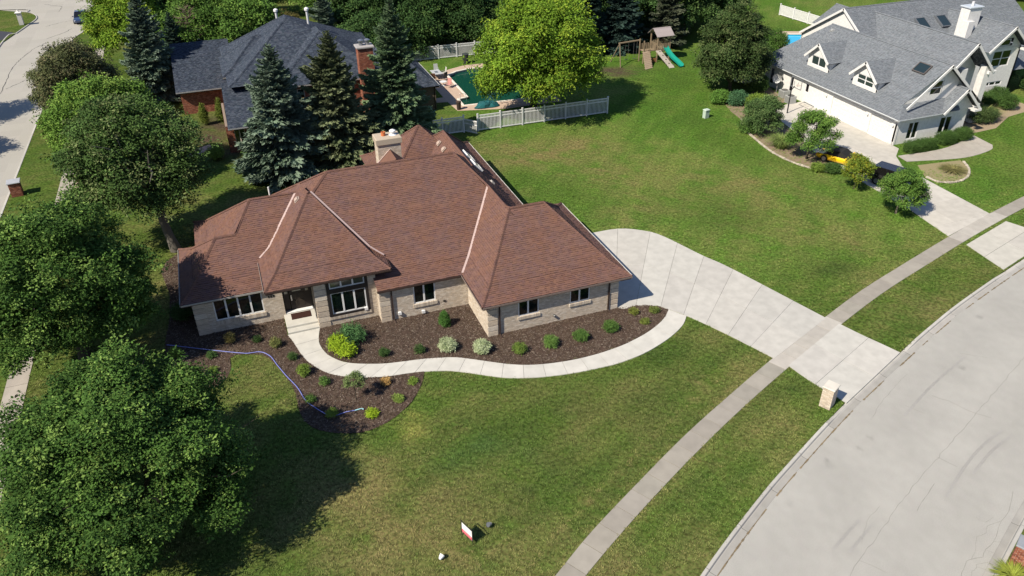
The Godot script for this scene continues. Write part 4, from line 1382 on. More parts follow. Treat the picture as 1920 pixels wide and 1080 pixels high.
# ---------------------------------------------------------------- the white house on the right
var pool_pts := [Vector2(13.4, -54.3), Vector2(14.9, -55.5), Vector2(16.8, -56.0), Vector2(19, -55.6), Vector2(21.2, -54.2), Vector2(21.2, -42.4), Vector2(11.9, -42.9), Vector2(12.0, -45.3), Vector2(13.2, -45.6)]
var pool2_pts := [Vector2(60.0, -50), Vector2(64.3, -54.3), Vector2(68.5, -52.5), Vector2(67, -46.5), Vector2(61, -47)]

func build_white_house() -> void:
	var h := thing("white_house", "large white painted house with grey shingle roof, dormers and three-car garage", "house")
	add_no_grass(packed([Vector2(47.6, -38), Vector2(47.6, -15.5), Vector2(57, -15.5), Vector2(70, -23), Vector2(70, -42), Vector2(54, -42)]))
	var wc := Color(0.70, 0.70, 0.695)
	var F := Vector3(0, 0, 1)
	var R := Vector3(1, 0, 0)
	var Wd := Vector3(-1, 0, 0)
	var G := pal_grey
	# west wall of the garage wing, u runs south
	var ww := wl(Vector3(47.8, 0, -37.2), F, Wd)
	var zz = func(z): return z + 37.2
	var ops := [[zz.call(-36.0), zz.call(-35.3), 0.35, 2.25], [zz.call(-32.4), zz.call(-31.75), 0.35, 2.2], [zz.call(-29.7), zz.call(-29.1), 1.2, 2.2], [zz.call(-25.2), zz.call(-20.2), 0.02, 2.15], [zz.call(-19.5), zz.call(-16.7), 0.02, 2.15]]
	wall(h, ww, 0, 21.3, 0, 2.85, ops, wc, [], 1, "wall", M.paint)
	for i in 3:
		window(h, ww, ops[i][0], ops[i][1], ops[i][2], ops[i][3], [], [], Color(0.72, 0.72, 0.72), Color(0.012, 0.014, 0.018))
	for i in [3, 4]:
		var q: Array = ops[i]
		var gm := MB.new()
		var mid: float = (q[0] + q[1]) * 0.5
		var wdt: float = q[1] - q[0]
		gm.box(wp(ww, mid, 1.085, -0.16), Vector3(wdt, 2.13, 0.05), wc, ww.b)
		var gd := put("garage_door", gm, M.paint, h)
		for r in 4:
			var n := int(round(wdt / 0.62))
			for k in n:
				var pm := MB.new()
				pm.cbox(wp(ww, q[0] + wdt * (k + 0.5) / n, 0.29 + r * 0.53, -0.125), Vector3(wdt / n - 0.09, 0.42, 0.022), 0.008, wc * 0.98, ww.b)
				put("panel", pm, M.paint, gd)
		var tm := MB.new()
		tm.box(wp(ww, mid, 2.21, 0.015), Vector3(wdt + 0.2, 0.11, 0.05), wc, ww.b)
		put("trim", tm, M.paint, gd)
	for z in [-26.1, -19.85, -16.35]:
		var lm := MB.new()
		lm.lathe(wp(ww, zz.call(z), 1.75, 0.12), [Vector2(0.02, 0), Vector2(0.09, 0.06), Vector2(0.10, 0.2), Vector2(0.05, 0.28), Vector2(0.001, 0.3)], 8, Color(0.6, 0.6, 0.62))
		lm.box(wp(ww, zz.call(z), 1.95, 0.04), Vector3(0.08, 0.1, 0.1), Color(0.5, 0.5, 0.5), ww.b)
		put("wall_lamp", lm, M.metal, h)
	# south side
	var sw := wl(Vector3(0, 0, -15.95), R, F)
	wall(h, sw, 47.8, 56.6, 0, 2.8, [[49.3, 50.6, 0.35, 2.1], [53.3, 54.8, 0.35, 2.1]], wc, [], 1, "wall", M.paint)
	window(h, sw, 49.3, 50.6, 0.35, 2.1, [0.5], [], WHITE)
	window(h, sw, 53.3, 54.8, 0.35, 2.1, [0.5], [], WHITE)
	solid(h, Vector3(56.5, 1.4, -18), Vector3(0.2, 2.8, 4.0), wc, M.paint)
	solid(h, Vector3(53.0, 1.4, -37.1), Vector3(10.4, 2.8, 0.2), wc, M.paint)
	# garage wing roof: long slope with a hipped skirt below the gable
	var rng := RandomNumberGenerator.new()
	rng.seed = 9
	var ex := 47.3
	var ez := -15.45
	var rx := 52.8
	var rm := MB.new()
	var hr := 7.4
	var s := (hr - 2.8) / (rx - ex)
	roof_slope(rm, Vector2(ex, -38), Vector2(ex, ez), [Vector2(ex, -37.8), Vector2(ex, ez), Vector2(ex + 1.3, -16.6), Vector2(rx, -16.6 + 0.75), Vector2(rx, -33)], 2.8, rx - ex, hr - 2.8, 0.0, G, rng)
	roof_slope(rm, Vector2(58.4, -38), Vector2(58.4, -16), [Vector2(58.4, -33), Vector2(58.4, -15.9), Vector2(rx, -15.9), Vector2(rx, -33)], 2.8, 58.4 - rx, hr - 2.8, 0.0, G, rng)
	roof_slope(rm, Vector2(ex, ez), Vector2(55, ez), [Vector2(ex, ez), Vector2(55, ez), Vector2(55, -16.6), Vector2(ex + 1.3, -16.6)], 2.8, 1.15, 1.08, 0.0, G, rng)
	cap_line(rm, [Vector3(rx, hr, -33), Vector3(rx, hr, -15.9)], G, rng)
	put("roof", rm, M.shingle, h).set_meta("kind", "stuff")
	gable(h, wl(Vector3(0, 0, -16.55), R, F), 48.3, 57.3, rx, 3.6, 7.3, wc, [[51.55, 53.0, 4.35, 5.75]])
	window(h, wl(Vector3(0, 0, -16.55), R, F), 51.55, 53.0, 4.35, 5.75, [], [0.5], WHITE)
	rake(h, Vector3(ex + 1.0, 2.8 + s * 1.0, -15.85), Vector3(rx, hr, -15.85), wc)
	rake(h, Vector3(rx, hr, -15.85), Vector3(56.2, hr - (56.2 - rx) * (hr - 2.8) / (58.4 - rx), -15.85), wc)
	# lower gable in front
	gable_roof(h, [52.6, 57.4, -20, -15.2], false, 55.0, 2.75, 2.75, 5.0, G, 12)
	gable(h, wl(Vector3(0, 0, -15.85), R, F), 52.8, 57.1, 55.0, 2.7, 4.85, wc, [])
	rake(h, Vector3(52.6, 2.75, -15.18), Vector3(55.0, 5.0, -15.18), wc)
	rake(h, Vector3(55.0, 5.0, -15.18), Vector3(57.4, 2.75, -15.18), wc)
	var bx := MB.new()
	bx.box(Vector3(57.0, 2.62, -15.35), Vector3(0.9, 0.22, 0.5), wc)
	put("eave_return", bx, M.paint, h)
	eave(h, Vector2(ex, -37.8), Vector2(ex, ez), R2(1, 0), 2.8, 0.45, wc * 0.8, Color(0.62, 0.66, 0.70))
	eave(h, Vector2(ex, ez), Vector2(53.2, ez), R2(0, -1), 2.8, 0.45, wc * 0.8, Color(0.62, 0.66, 0.70))
	# dormers
	for d in [[-30.9, -27.5, [0.5], []], [-23.7, -20.3, [0.5], [0.5]]]:
		dormer(h, d[0], d[1], 48.5, 2.8 + (48.5 - ex) * s, ex, s, wc, d[2], d[3])
	var wb := slope_basis(Vector3(-1, -s, 0).normalized())
	skylight(h, Vector3(51.7, 2.8 + (51.7 - ex) * s, -18.3), Vector2(1.5, 1.05), wb, Color(0.10, 0.09, 0.085))
	box_vent(h, Vector3(52.2, 2.8 + (52.2 - ex) * s, -32.2), wb, Color(0.3, 0.31, 0.32))
	# the main body, ridge running east
	gable_roof(h, [53.7, 78.0, -39.3, -22.9], true, -32.7, 4.95, 2.9, 9.06, G, 14)
	gable(h, wl(Vector3(54.0, 0, -32.7), F, Wd), -6.4, 6.4, 0.0, 4.85, 8.93, wc, [])
	wall(h, wl(Vector3(54.0, 0, -32.7), F, Wd), -6.4, 6.4, 2.0, 4.85, [], wc, [], 1, "wall", M.paint)
	rake(h, Vector3(53.68, 4.95, -39.3), Vector3(53.68, 9.06, -32.7), wc)
	var nwall := MB.new()
	nwall.box(Vector3(66, 2.4, -39.1), Vector3(24, 4.8, 0.2), wc)
	put("wall", nwall, M.paint, h)
	rake(h, Vector3(53.68, 9.06, -32.7), Vector3(53.68, 6.6, -28.8), wc)
	var b2 := MB.new()
	b2.box(Vector3(54.1, 1.45, -38.2), Vector3(0.2, 2.9, 2.0), wc)
	put("wall", b2, M.paint, h)
	# cross gable with the tall porch
	gable_roof(h, [54.3, 60.7, -32, -17.6], false, 57.5, 5.4, 5.4, 8.55, G, 15)
	rake(h, Vector3(54.3, 5.4, -17.58), Vector3(57.5, 8.55, -17.58), wc)
	rake(h, Vector3(57.5, 8.55, -17.58), Vector3(60.7, 5.4, -17.58), wc)
	var pw := wl(Vector3(0, 0, -19.6), R, F)
	wall(h, pw, 54.6, 60.4, 0, 5.4, [[55.2, 57.1, 4.2, 5.3], [57.9, 59.3, 3.2, 5.2], [57.9, 59.3, 0.1, 2.8]], wc, [], 1, "wall", M.paint)
	window(h, pw, 57.9, 59.3, 3.2, 5.2, [], [0.5], WHITE)
	window(h, pw, 57.9, 59.3, 0.1, 2.8, [], [0.4], WHITE)
	window(h, pw, 55.2, 57.1, 4.2, 5.3, [0.5], [], WHITE)
	gable(h, pw, 54.6, 60.4, 57.5, 5.38, 8.2, wc, [])
	for x in [56.9, 60.1]:
		var pm := MB.new()
		pm.cbox(Vector3(x, 3.0, -18.2), Vector3(0.75, 6.0, 0.75), 0.03, wc)
		pm.cbox(Vector3(x, 0.2, -18.2), Vector3(0.95, 0.4, 0.95), 0.03, wc)
		put("porch_column", pm, M.paint, h)
	var er := MB.new()
	er.box(Vector3(60.55, 5.3, -17.9), Vector3(1.0, 0.3, 0.6), wc)
	put("eave_return", er, M.paint, h)
	# far cross gable
	gable_roof(h, [64.6, 70.6, -31, -21.9], false, 67.6, 5.7, 5.7, 8.2, G, 16)
	rake(h, Vector3(64.6, 5.7, -21.88), Vector3(67.6, 8.2, -21.88), wc)
	rake(h, Vector3(67.6, 8.2, -21.88), Vector3(70.6, 5.7, -21.88), wc)
	var fw := wl(Vector3(0, 0, -22.7), R, F)
	wall(h, fw, 60.4, 70.2, 0, 5.75, [[66.4, 69.0, 3.7, 5.45], [66.3, 68.9, 1.55, 2.0]], wc, [], 1, "wall", M.paint)
	window(h, fw, 66.4, 69.0, 3.7, 5.45, [0.5], [0.5], WHITE)
	window(h, fw, 66.3, 68.9, 1.55, 2.0, [0.333, 0.667], [], WHITE, Color(0.006, 0.008, 0.02))
	gable(h, fw, 64.9, 70.2, 67.6, 5.72, 7.95, wc, [[66.5, 68.7, 5.9, 6.7]])
	window(h, fw, 66.6, 68.4, 5.95, 6.65, [], [], WHITE)
	var r2 := MB.new()
	r2.box(Vector3(70.3, 5.55, -22.2), Vector3(0.9, 0.28, 0.6), wc)
	put("eave_return", r2, M.paint, h)
	var e2 := wl(Vector3(70.2, 0, -22.7), Vector3(0, 0, -1), R)
	wall(h, e2, 0, 19.5, 0, 5.7, [], wc, [], 1, "wall", M.paint)
	skylight(h, Vector3(62.5, 7.2, -29.6), Vector2(1.3, 1.6), slope_basis(Vector3(0, -0.63, 1).normalized()), Color(0.12, 0.13, 0.15))
	skylight(h, Vector3(65.5, 7.2, -29.6), Vector2(1.3, 1.6), slope_basis(Vector3(0, -0.63, 1).normalized()), Color(0.12, 0.13, 0.15))
	# white chimney
	var ch := thing_part("chimney", h)
	var cm := MB.new()
	cm.cbox(Vector3(65.8, 7.1, -26.6), Vector3(1.7, 4.6, 1.2), 0.02, wc)
	cm.cbox(Vector3(65.3, 6.6, -26.0), Vector3(0.8, 3.0, 0.7), 0.02, wc)
	put("stack", cm, M.paint, ch)
	var cp := MB.new()
	cp.cbox(Vector3(65.8, 9.48, -26.6), Vector3(1.95, 0.16, 1.45), 0.03, Color(0.45, 0.50, 0.56))
	cp.tube([Vector3(65.8, 9.5, -26.6), Vector3(65.8, 10.0, -26.6)], [0.14, 0.14], 10, Color(0.6, 0.6, 0.62))
	put("chimney_cap", cp, M.metal, ch)
	# rear wing roof glimpsed past the west gable
	gable_roof(h, [63.4, 70.4, -48.6, -39.0], false, 66.9, 3.0, 3.0, 5.2, G, 18)
	solid(h, Vector3(66.9, 1.5, -44), Vector3(6.2, 3.0, 8.6), wc, M.paint)
	# deck railing at the north corner
	var dk := MB.new()
	dk.box(Vector3(46.2, 0.45, -38.6), Vector3(3.6, 0.12, 3.4), Color(0.55, 0.55, 0.54))
	put("deck", dk, M.wood, h)
	for i in 3:
		var a: Vector2 = [Vector2(44.4, -40.3), Vector2(44.4, -36.9), Vector2(47.8, -36.9)][i]
		var b: Vector2 = [Vector2(44.4, -36.9), Vector2(47.8, -36.9), Vector2(47.8, -36.9)][i]
		if a == b: continue
		var rm2 := MB.new()
		for k in 19:
			var p := a.lerp(b, k / 18.0)
			rm2.box(Vector3(p.x, 0.95, p.y), Vector3(0.05, 0.9, 0.05) if k % 6 else Vector3(0.11, 1.2, 0.11), WHITE)
		var m := (a + b) * 0.5
		var sz := Vector3(absf(a.x - b.x) + 0.06, 0.06, absf(a.y - b.y) + 0.06)
		rm2.box(Vector3(m.x, 1.43, m.y), sz, WHITE)
		rm2.box(Vector3(m.x, 0.62, m.y), sz * Vector3(0.99, 0.9, 0.99), WHITE)
		put("railing", rm2, M.paint, h)

func R2(x: float, y: float) -> Vector2:
	return Vector2(x, y)

# triangular wall end in wall coordinates
func gable(parent: Node3D, w: Dictionary, x0: float, x1: float, xp: float, y0: float, y1: float, c0: Color, ops: Array) -> void:
	var mb := MB.new()
	if ops.is_empty():
		for d in [0.0, -0.2]:
			var a := wp(w, x0, y0, d)
			var b := wp(w, x1, y0, d)
			var p := wp(w, xp, y1, d)
			if d == 0.0: mb.tri(a, b, p, c0)
			else: mb.tri(b, a, p, c0)
	else:
		# rows of strips round the opening
		var n := 24
		for i in n:
			var ya := lerpf(y0, y1, float(i) / n)
			var yb := lerpf(y0, y1, float(i + 1) / n)
			var la := lerpf(x0, xp, float(i) / n)
			var lb := lerpf(x0, xp, float(i + 1) / n)
			var ra := lerpf(x1, xp, float(i) / n)
			var rb := lerpf(x1, xp, float(i + 1) / n)
			var q: Array = ops[0]
			if (ya + yb) * 0.5 > q[2] and (ya + yb) * 0.5 < q[3]:
				mb.quad(wp(w, la, ya), wp(w, minf(q[0], ra), ya), wp(w, minf(q[0], rb), yb), wp(w, lb, yb), c0)
				mb.quad(wp(w, maxf(q[1], la), ya), wp(w, ra, ya), wp(w, rb, yb), wp(w, maxf(q[1], lb), yb), c0)
			else:
				mb.quad(wp(w, la, ya), wp(w, ra, ya), wp(w, rb, yb), wp(w, lb, yb), c0)
	put("gable_wall", mb, M.paint, parent)

func rake(parent: Node3D, a: Vector3, b: Vector3, c0: Color) -> void:
	var mb := MB.new()
	var t := (b - a).normalized()
	var out := Vector3(0, 0, 1) if absf(t.x) > absf(t.z) else Vector3(-1, 0, 0)
	var up := out.cross(t).normalized()
	if up.y < 0: up = -up
	mb.box((a + b) * 0.5 - up * 0.10, Vector3(a.distance_to(b), 0.24, 0.09), c0, Basis(t, up, t.cross(up)))
	put("rake_board", mb, M.paint, parent)

func dormer(parent: Node3D, z0: float, z1: float, x: float, yb: float, ex: float, s: float, c0: Color, cols: Array, rows: Array) -> void:
	var d := thing_part("dormer", parent)
	var zc := (z0 + z1) * 0.5
	var hw := (z1 - z0) * 0.5
	var ye := yb + 1.35
	var ya := ye + 1.45
	var w := wl(Vector3(x, 0, zc), Vector3(0, 0, 1), Vector3(-1, 0, 0))
	var back := 4.3
	wall(d, w, -hw, hw, yb - 0.3, ye, [[-hw * 0.68, hw * 0.68, yb + 0.32, ye - 0.02]], c0, [], 1, "wall", M.paint, 0.15)
	window(d, w, -hw * 0.68, hw * 0.68, yb + 0.32, ye - 0.02, cols, rows, WHITE, Color(0.03, 0.045, 0.045))
	gable(d, w, -hw, hw, 0, ye, ya - 0.1, c0, [])
	var mb := MB.new()
	for k in [-1.0, 1.0]:
		var xx: float = x + (ye - yb) / s
		var zz: float = zc + k * hw
		mb.tri(Vector3(x, yb - 0.05, zz), Vector3(xx + 0.2, ye, zz), Vector3(x, ye, zz), c0)
	put("cheek", mb, M.paint, d)
	var o := 0.3
	var rng := RandomNumberGenerator.new()
	rng.seed = 3
	var rm := MB.new()
	var sl := (ya - ye) / hw
	var yo := ye - sl * o
	for k in [-1.0, 1.0]:
		var a: Vector2 = Vector2(x - 0.4, zc + k * (hw + o))
		var b := Vector2(x + back, zc + k * (hw + o))
		var xr := x + (ya - yb) / s
		roof_slope(rm, a, b, [a, Vector2(x + (yo - yb) / s + 0.2, a.y), Vector2(xr + 0.2, zc), Vector2(a.x, zc)], yo, hw + o, ya - yo, 0.0, pal_grey, rng)
	put("roof", rm, M.shingle, d).set_meta("kind", "stuff")
	rake(d, Vector3(x - 0.42, yo, zc - hw - o), Vector3(x - 0.42, ya, zc), c0)
	rake(d, Vector3(x - 0.42, ya, zc), Vector3(x - 0.42, yo, zc + hw + o), c0)

# ---------------------------------------------------------------- the brick house behind
func build_brick_house() -> void:
	var h := thing("brick_house", "red brick two-storey house with dark slate-grey hip roofs behind the spruces", "house")
	add_no_grass(packed([Vector2(-18, -63), Vector2(-18, -40), Vector2(9, -40), Vector2(9, -63)]))
	var P := pal_black
	var F := Vector3(0, 0, 1)
	var R := Vector3(1, 0, 0)
	var Wd := Vector3(-1, 0, 0)
	var mc := Color(0.30, 0.24, 0.20)
	var fb := Color(0.10, 0.09, 0.085)
	# main mass
	hip_roof(h, [-12.6, 4.0, -58.5, -42.5], Vector2(-5.45, -50.4), Vector2(-5.35, -49.2), 5.2, 9.9, 0.3, P, 31)
	hip_roof(h, [-8.2, 3.4, -51, -40.6], Vector2(-2.6, -48), Vector2(-2.5, -46.0), 5.2, 9.0, 0.3, P, 32, {"N": null})
	hip_roof(h, [-12.9, -4.5, -54, -46.2], Vector2(-8.8, -50.2), Vector2(-8.5, -50.2), 5.2, 8.2, 0.3, P, 33, {"E": null})
	hip_roof(h, [0, 9.2, -52, -42.6], Vector2(4.0, -47.4), Vector2(4.6, -47.4), 2.75, 6.6, 0.3, P, 36)
	var sw := wl(Vector3(0, 0, -41.1), R, F)
	wall(h, sw, -7.8, 3.0, 0, 5.2, [[-6.8, -5.4, 3.2, 4.7], [-3.6, -2.2, 3.2, 4.7]], mc, red, 51)
	window(h, sw, -6.8, -5.4, 3.2, 4.7, [0.5], [], Color(0.5, 0.46, 0.4))
	window(h, sw, -3.6, -2.2, 3.2, 4.7, [0.5], [], Color(0.5, 0.46, 0.4))
	var s2 := wl(Vector3(0, 0, -46.7), R, F)
	wall(h, s2, -12.4, -7.8, 2.3, 5.2, [[-11.9, -11.2, 3.1, 4.7]], mc, red, 52)
	window(h, s2, -11.9, -11.2, 3.1, 4.7, [], [0.5], Color(0.62, 0.55, 0.45))
	var ws := wl(Vector3(-12.4, 0, -58.0), F, Wd)
	wall(h, ws, 0, 11.3, 0, 5.2, [], mc, red, 53)
	solid(h, Vector3(-4.3, 2.6, -58), Vector3(16, 5.2, 0.2), mc, M.brick)
	solid(h, Vector3(3.5, 2.6, -50), Vector3(0.2, 5.2, 16), mc, M.brick)
	solid(h, Vector3(-7.75, 2.6, -44), Vector3(0.2, 5.2, 6), mc, M.brick)
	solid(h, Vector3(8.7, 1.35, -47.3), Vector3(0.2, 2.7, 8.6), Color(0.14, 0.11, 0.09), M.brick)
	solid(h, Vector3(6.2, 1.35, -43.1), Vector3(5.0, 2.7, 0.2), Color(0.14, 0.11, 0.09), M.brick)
	# low wing in front on the west
	hip_roof(h, [-14.3, -5.5, -47.5, -37.9], Vector2(-12.0, -44.4), Vector2(-7, -44.4), 2.65, 5.2, 0.0, P, 34, {"N": null, "W": null, "no_sw": 1, "no_nw": 1, "no_ne": 1, "S": [Vector2(-13.4, -37.9), Vector2(-5.5, -37.9), Vector2(-7, -44.4), Vector2(-13.2, -44.4)]})
	var lwg := wl(Vector3(0, 0, -38.5), R, F)
	wall(h, lwg, -13.6, -6, 0, 2.65, [[-12.9, -11.9, 0.3, 2.3]], mc, red, 54)
	window(h, lwg, -12.9, -11.9, 0.3, 2.3, [0.5], [], Color(0.55, 0.5, 0.42))
	var lw2 := wl(Vector3(-13.6, 0, -46.0), F, Wd)
	wall(h, lw2, 0, 7.5, 0, 2.65, [[5.0, 6.6, 0.2, 2.2]], mc, red, 55)
	window(h, lw2, 5.0, 6.6, 0.2, 2.2, [0.5], [], Color(0.55, 0.5, 0.42))
	eave(h, Vector2(-13.4, -37.9), Vector2(-5.5, -37.9), Vector2(0, -1), 2.65, 0.4, fb, Color(0.45, 0.46, 0.48))
	# garage wing further back on the west
	hip_roof(h, [-18.0, -11.5, -64.5, -51.2], Vector2(-14.7, -61.5), Vector2(-14.7, -61.4), 2.7, 5.6, 0.0, P, 35, {"S": [Vector2(-18, -51.2), Vector2(-11.5, -51.2), Vector2(-11.5, -61), Vector2(-18, -61)], "W": null, "no_sw": 1, "no_nw": 1, "E": null, "no_se": 1})
	var gw := wl(Vector3(0, 0, -51.8), R, F)
	wall(h, gw, -17.6, -11.8, 0, 2.7, [], mc, red, 56)
	var gs := wl(Vector3(-17.6, 0, -64), F, Wd)
	wall(h, gs, 0, 12.2, 0, 2.7, [], mc, red, 57)
	eave(h, Vector2(-18, -51.2), Vector2(-11.5, -51.2), Vector2(0, -1), 2.7, 0.5, fb, Color(0.4, 0.41, 0.43))
	eave(h, Vector2(-8.2, -40.6), Vector2(3.4, -40.6), Vector2(0, -1), 5.2, 0.4, fb, Color(0.40, 0.38, 0.36))
	eave(h, Vector2(-12.9, -46.2), Vector2(-8.2, -46.2), Vector2(0, -1), 5.2, 0.4, fb, Color(0.40, 0.38, 0.36))
	eave(h, Vector2(9.2, -42.6), Vector2(9.2, -52), Vector2(-1, 0), 2.75, 0.4, fb, Color(0.62, 0.62, 0.62))
	# shake-clad wall between the spruces
	for i in 9:
		var sm := MB.new()
		sm.box(Vector3(-5.4, 2.1 + i * 0.2, -41.0), Vector3(4.2, 0.19, 0.06), Color(0.42, 0.27, 0.12) * (0.85 + 0.04 * (i % 4)), Basis(R, 0.12))
		put("siding_board", sm, M.wood, h)
	# chimney
	var ch := thing_part("chimney", h)
	var cm := MB.new()
	cm.box(Vector3(1.0, 4.2, -40.4), Vector3(1.5, 8.4, 1.2), mc)
	var st := put("stack", cm, M.brick, ch)
	for e in [[wl(Vector3(0.25, 0, -39.8), R, F), 1.5], [wl(Vector3(0.25, 0, -41.0), F, Wd), 1.2]]:
		wall(st, e[0], 0, e[1], 0, 8.4, [], mc, red, 58, "face", null, 0.02)
	var cp := MB.new()
	cp.cbox(Vector3(1.0, 8.47, -40.4), Vector3(1.8, 0.2, 1.5), 0.04, Color(0.35, 0.34, 0.34))
	put("crown", cp, M.concrete, ch)
	for x in [0.7, 1.35]:
		var fm := MB.new()
		fm.lathe(Vector3(x, 8.55, -40.4), [Vector2(0.2, 0), Vector2(0.2, 0.4), Vector2(0.3, 0.42), Vector2(0.3, 0.52), Vector2(0.12, 0.62), Vector2(0.001, 0.62)], 10, Color(0.35, 0.37, 0.40))
		put("chimney_cap", fm, M.steel, ch)
	for e in [[-5.9, -55.0, 7.4, 1.9], [-3.0, -50.6, 8.2, 1.9]]:
		var pm := MB.new()
		pm.tube([Vector3(e[0], e[2] - 1.2, e[1]), Vector3(e[0], e[2] + e[3], e[1])], [0.13, 0.13], 8, Color(0.50, 0.52, 0.55))
		pm.lathe(Vector3(e[0], e[2] + e[3], e[1]), [Vector2(0.13, 0), Vector2(0.25, 0.05), Vector2(0.25, 0.25), Vector2(0.1, 0.36), Vector2(0.001, 0.36)], 10, Color(0.66, 0.67, 0.69))
		put("flue_pipe", pm, M.metal, h)
	for e in [[2.2, -46.0], [2.9, -45.0], [1.4, -47.0]]:
		box_vent(h, Vector3(e[0], 5.2 + (3.4 - e[0]) * 0.66, e[1]), slope_basis(Vector3(1, -0.66, 0).normalized()), Color(0.7, 0.71, 0.72))

# ---------------------------------------------------------------- vegetation
var leaf_mesh := {}

# a spray of leaves on a short twig, about one unit across
func leaf_spray(key: String, count: int, ll: float, lw: float, sd: int, flat := 0.5) -> ArrayMesh:
	if leaf_mesh.has(key): return leaf_mesh[key]
	var rng := RandomNumberGenerator.new()
	rng.seed = sd
	var mb := MB.new()
	for i in count:
		var d := Vector3(rng.randfn(), rng.randfn() * flat, rng.randfn()).normalized()
		var p := d * pow(rng.randf(), 0.45) * 0.5
		p.y *= 0.8
		var nrm := (Vector3.UP * rng.randf_range(0.2, 1.3) + Vector3(rng.randfn(), rng.randfn(), rng.randfn()) * 0.55 + d * 0.4).normalized()
		var t := (d + Vector3(rng.randfn(), rng.randfn() - 0.5, rng.randfn()) * 0.5).normalized()
		t = (t - nrm * t.dot(nrm)).normalized()
		var s := nrm.cross(t)
		var L := ll * rng.randf_range(0.7, 1.3)
		var W := lw * rng.randf_range(0.7, 1.3)
		var k := Color.WHITE * rng.randf_range(0.78, 1.15)
		var a := p
		var b := p + t * L * 0.45 + s * W * 0.5 - nrm * L * 0.06
		var c0 := p + t * L - nrm * L * 0.18
		var e := p + t * L * 0.45 - s * W * 0.5 - nrm * L * 0.06
		mb.tri(a, b, c0, k); mb.tri(a, c0, e, k)
	leaf_mesh[key] = mb.mesh()
	return leaf_mesh[key]

func spruce_bough() -> ArrayMesh:
	if leaf_mesh.has("bough"): return leaf_mesh.bough
	var rng := RandomNumberGenerator.new()
	rng.seed = 12
	var mb := MB.new()
	# main axis along +x, unit long, drooping then lifting at the tip; needle-clad twigs on both sides
	var n := 15
	for i in n:
		var f := (i + 0.6) / n
		var p := Vector3(f, -0.10 * sin(f * PI) - 0.04 * f, 0)
		for sgn in [-1.0, 1.0]:
			for r in 2:
				var L := (0.34 * (1.0 - f) + 0.12) * rng.randf_range(0.7, 1.25)
				var dir := Vector3(0.55 + 0.3 * f, rng.randf_range(-0.35, 0.25), sgn * rng.randf_range(0.5, 1.0)).normalized()
				var e := p + dir * L
				var w := 0.055
				var k := Color.WHITE * rng.randf_range(0.75, 1.2)
				var up := Vector3(rng.randf_range(-0.3, 0.3), 1, rng.randf_range(-0.5, 0.5)).normalized()
				var s := dir.cross(up).normalized() * w
				var u := s.cross(dir).normalized() * w
				var m := p.lerp(e, 0.5)
				mb.tri(p, m + s, e, k); mb.tri(p, e, m - s, k)
				mb.tri(p, m + u, e, k * 0.9); mb.tri(p, e, m - u, k * 0.8)
	for i in 5:
		var k := Color.WHITE * 1.1
		var tip := Vector3(1.0, -0.04, 0)
		var d := Vector3(1, rng.randf_range(-0.5, 0.6), rng.randf_range(-0.9, 0.9)).normalized() * 0.16
		var s := d.cross(Vector3.UP).normalized() * 0.04
		mb.tri(tip - s, tip + s, tip + d, k)
	leaf_mesh["bough"] = mb.mesh()
	return leaf_mesh["bough"]

func bent(a: Vector3, b: Vector3, rng: RandomNumberGenerator, wob: float, n := 5) -> Array:
	var out := []
	for i in n:
		var k := float(i) / (n - 1)
		var p := a.lerp(b, k)
		if i > 0 and i < n - 1: p += Vector3(rng.randfn(), rng.randfn() * 0.4, rng.randfn()) * wob
		out.append(p)
	return out

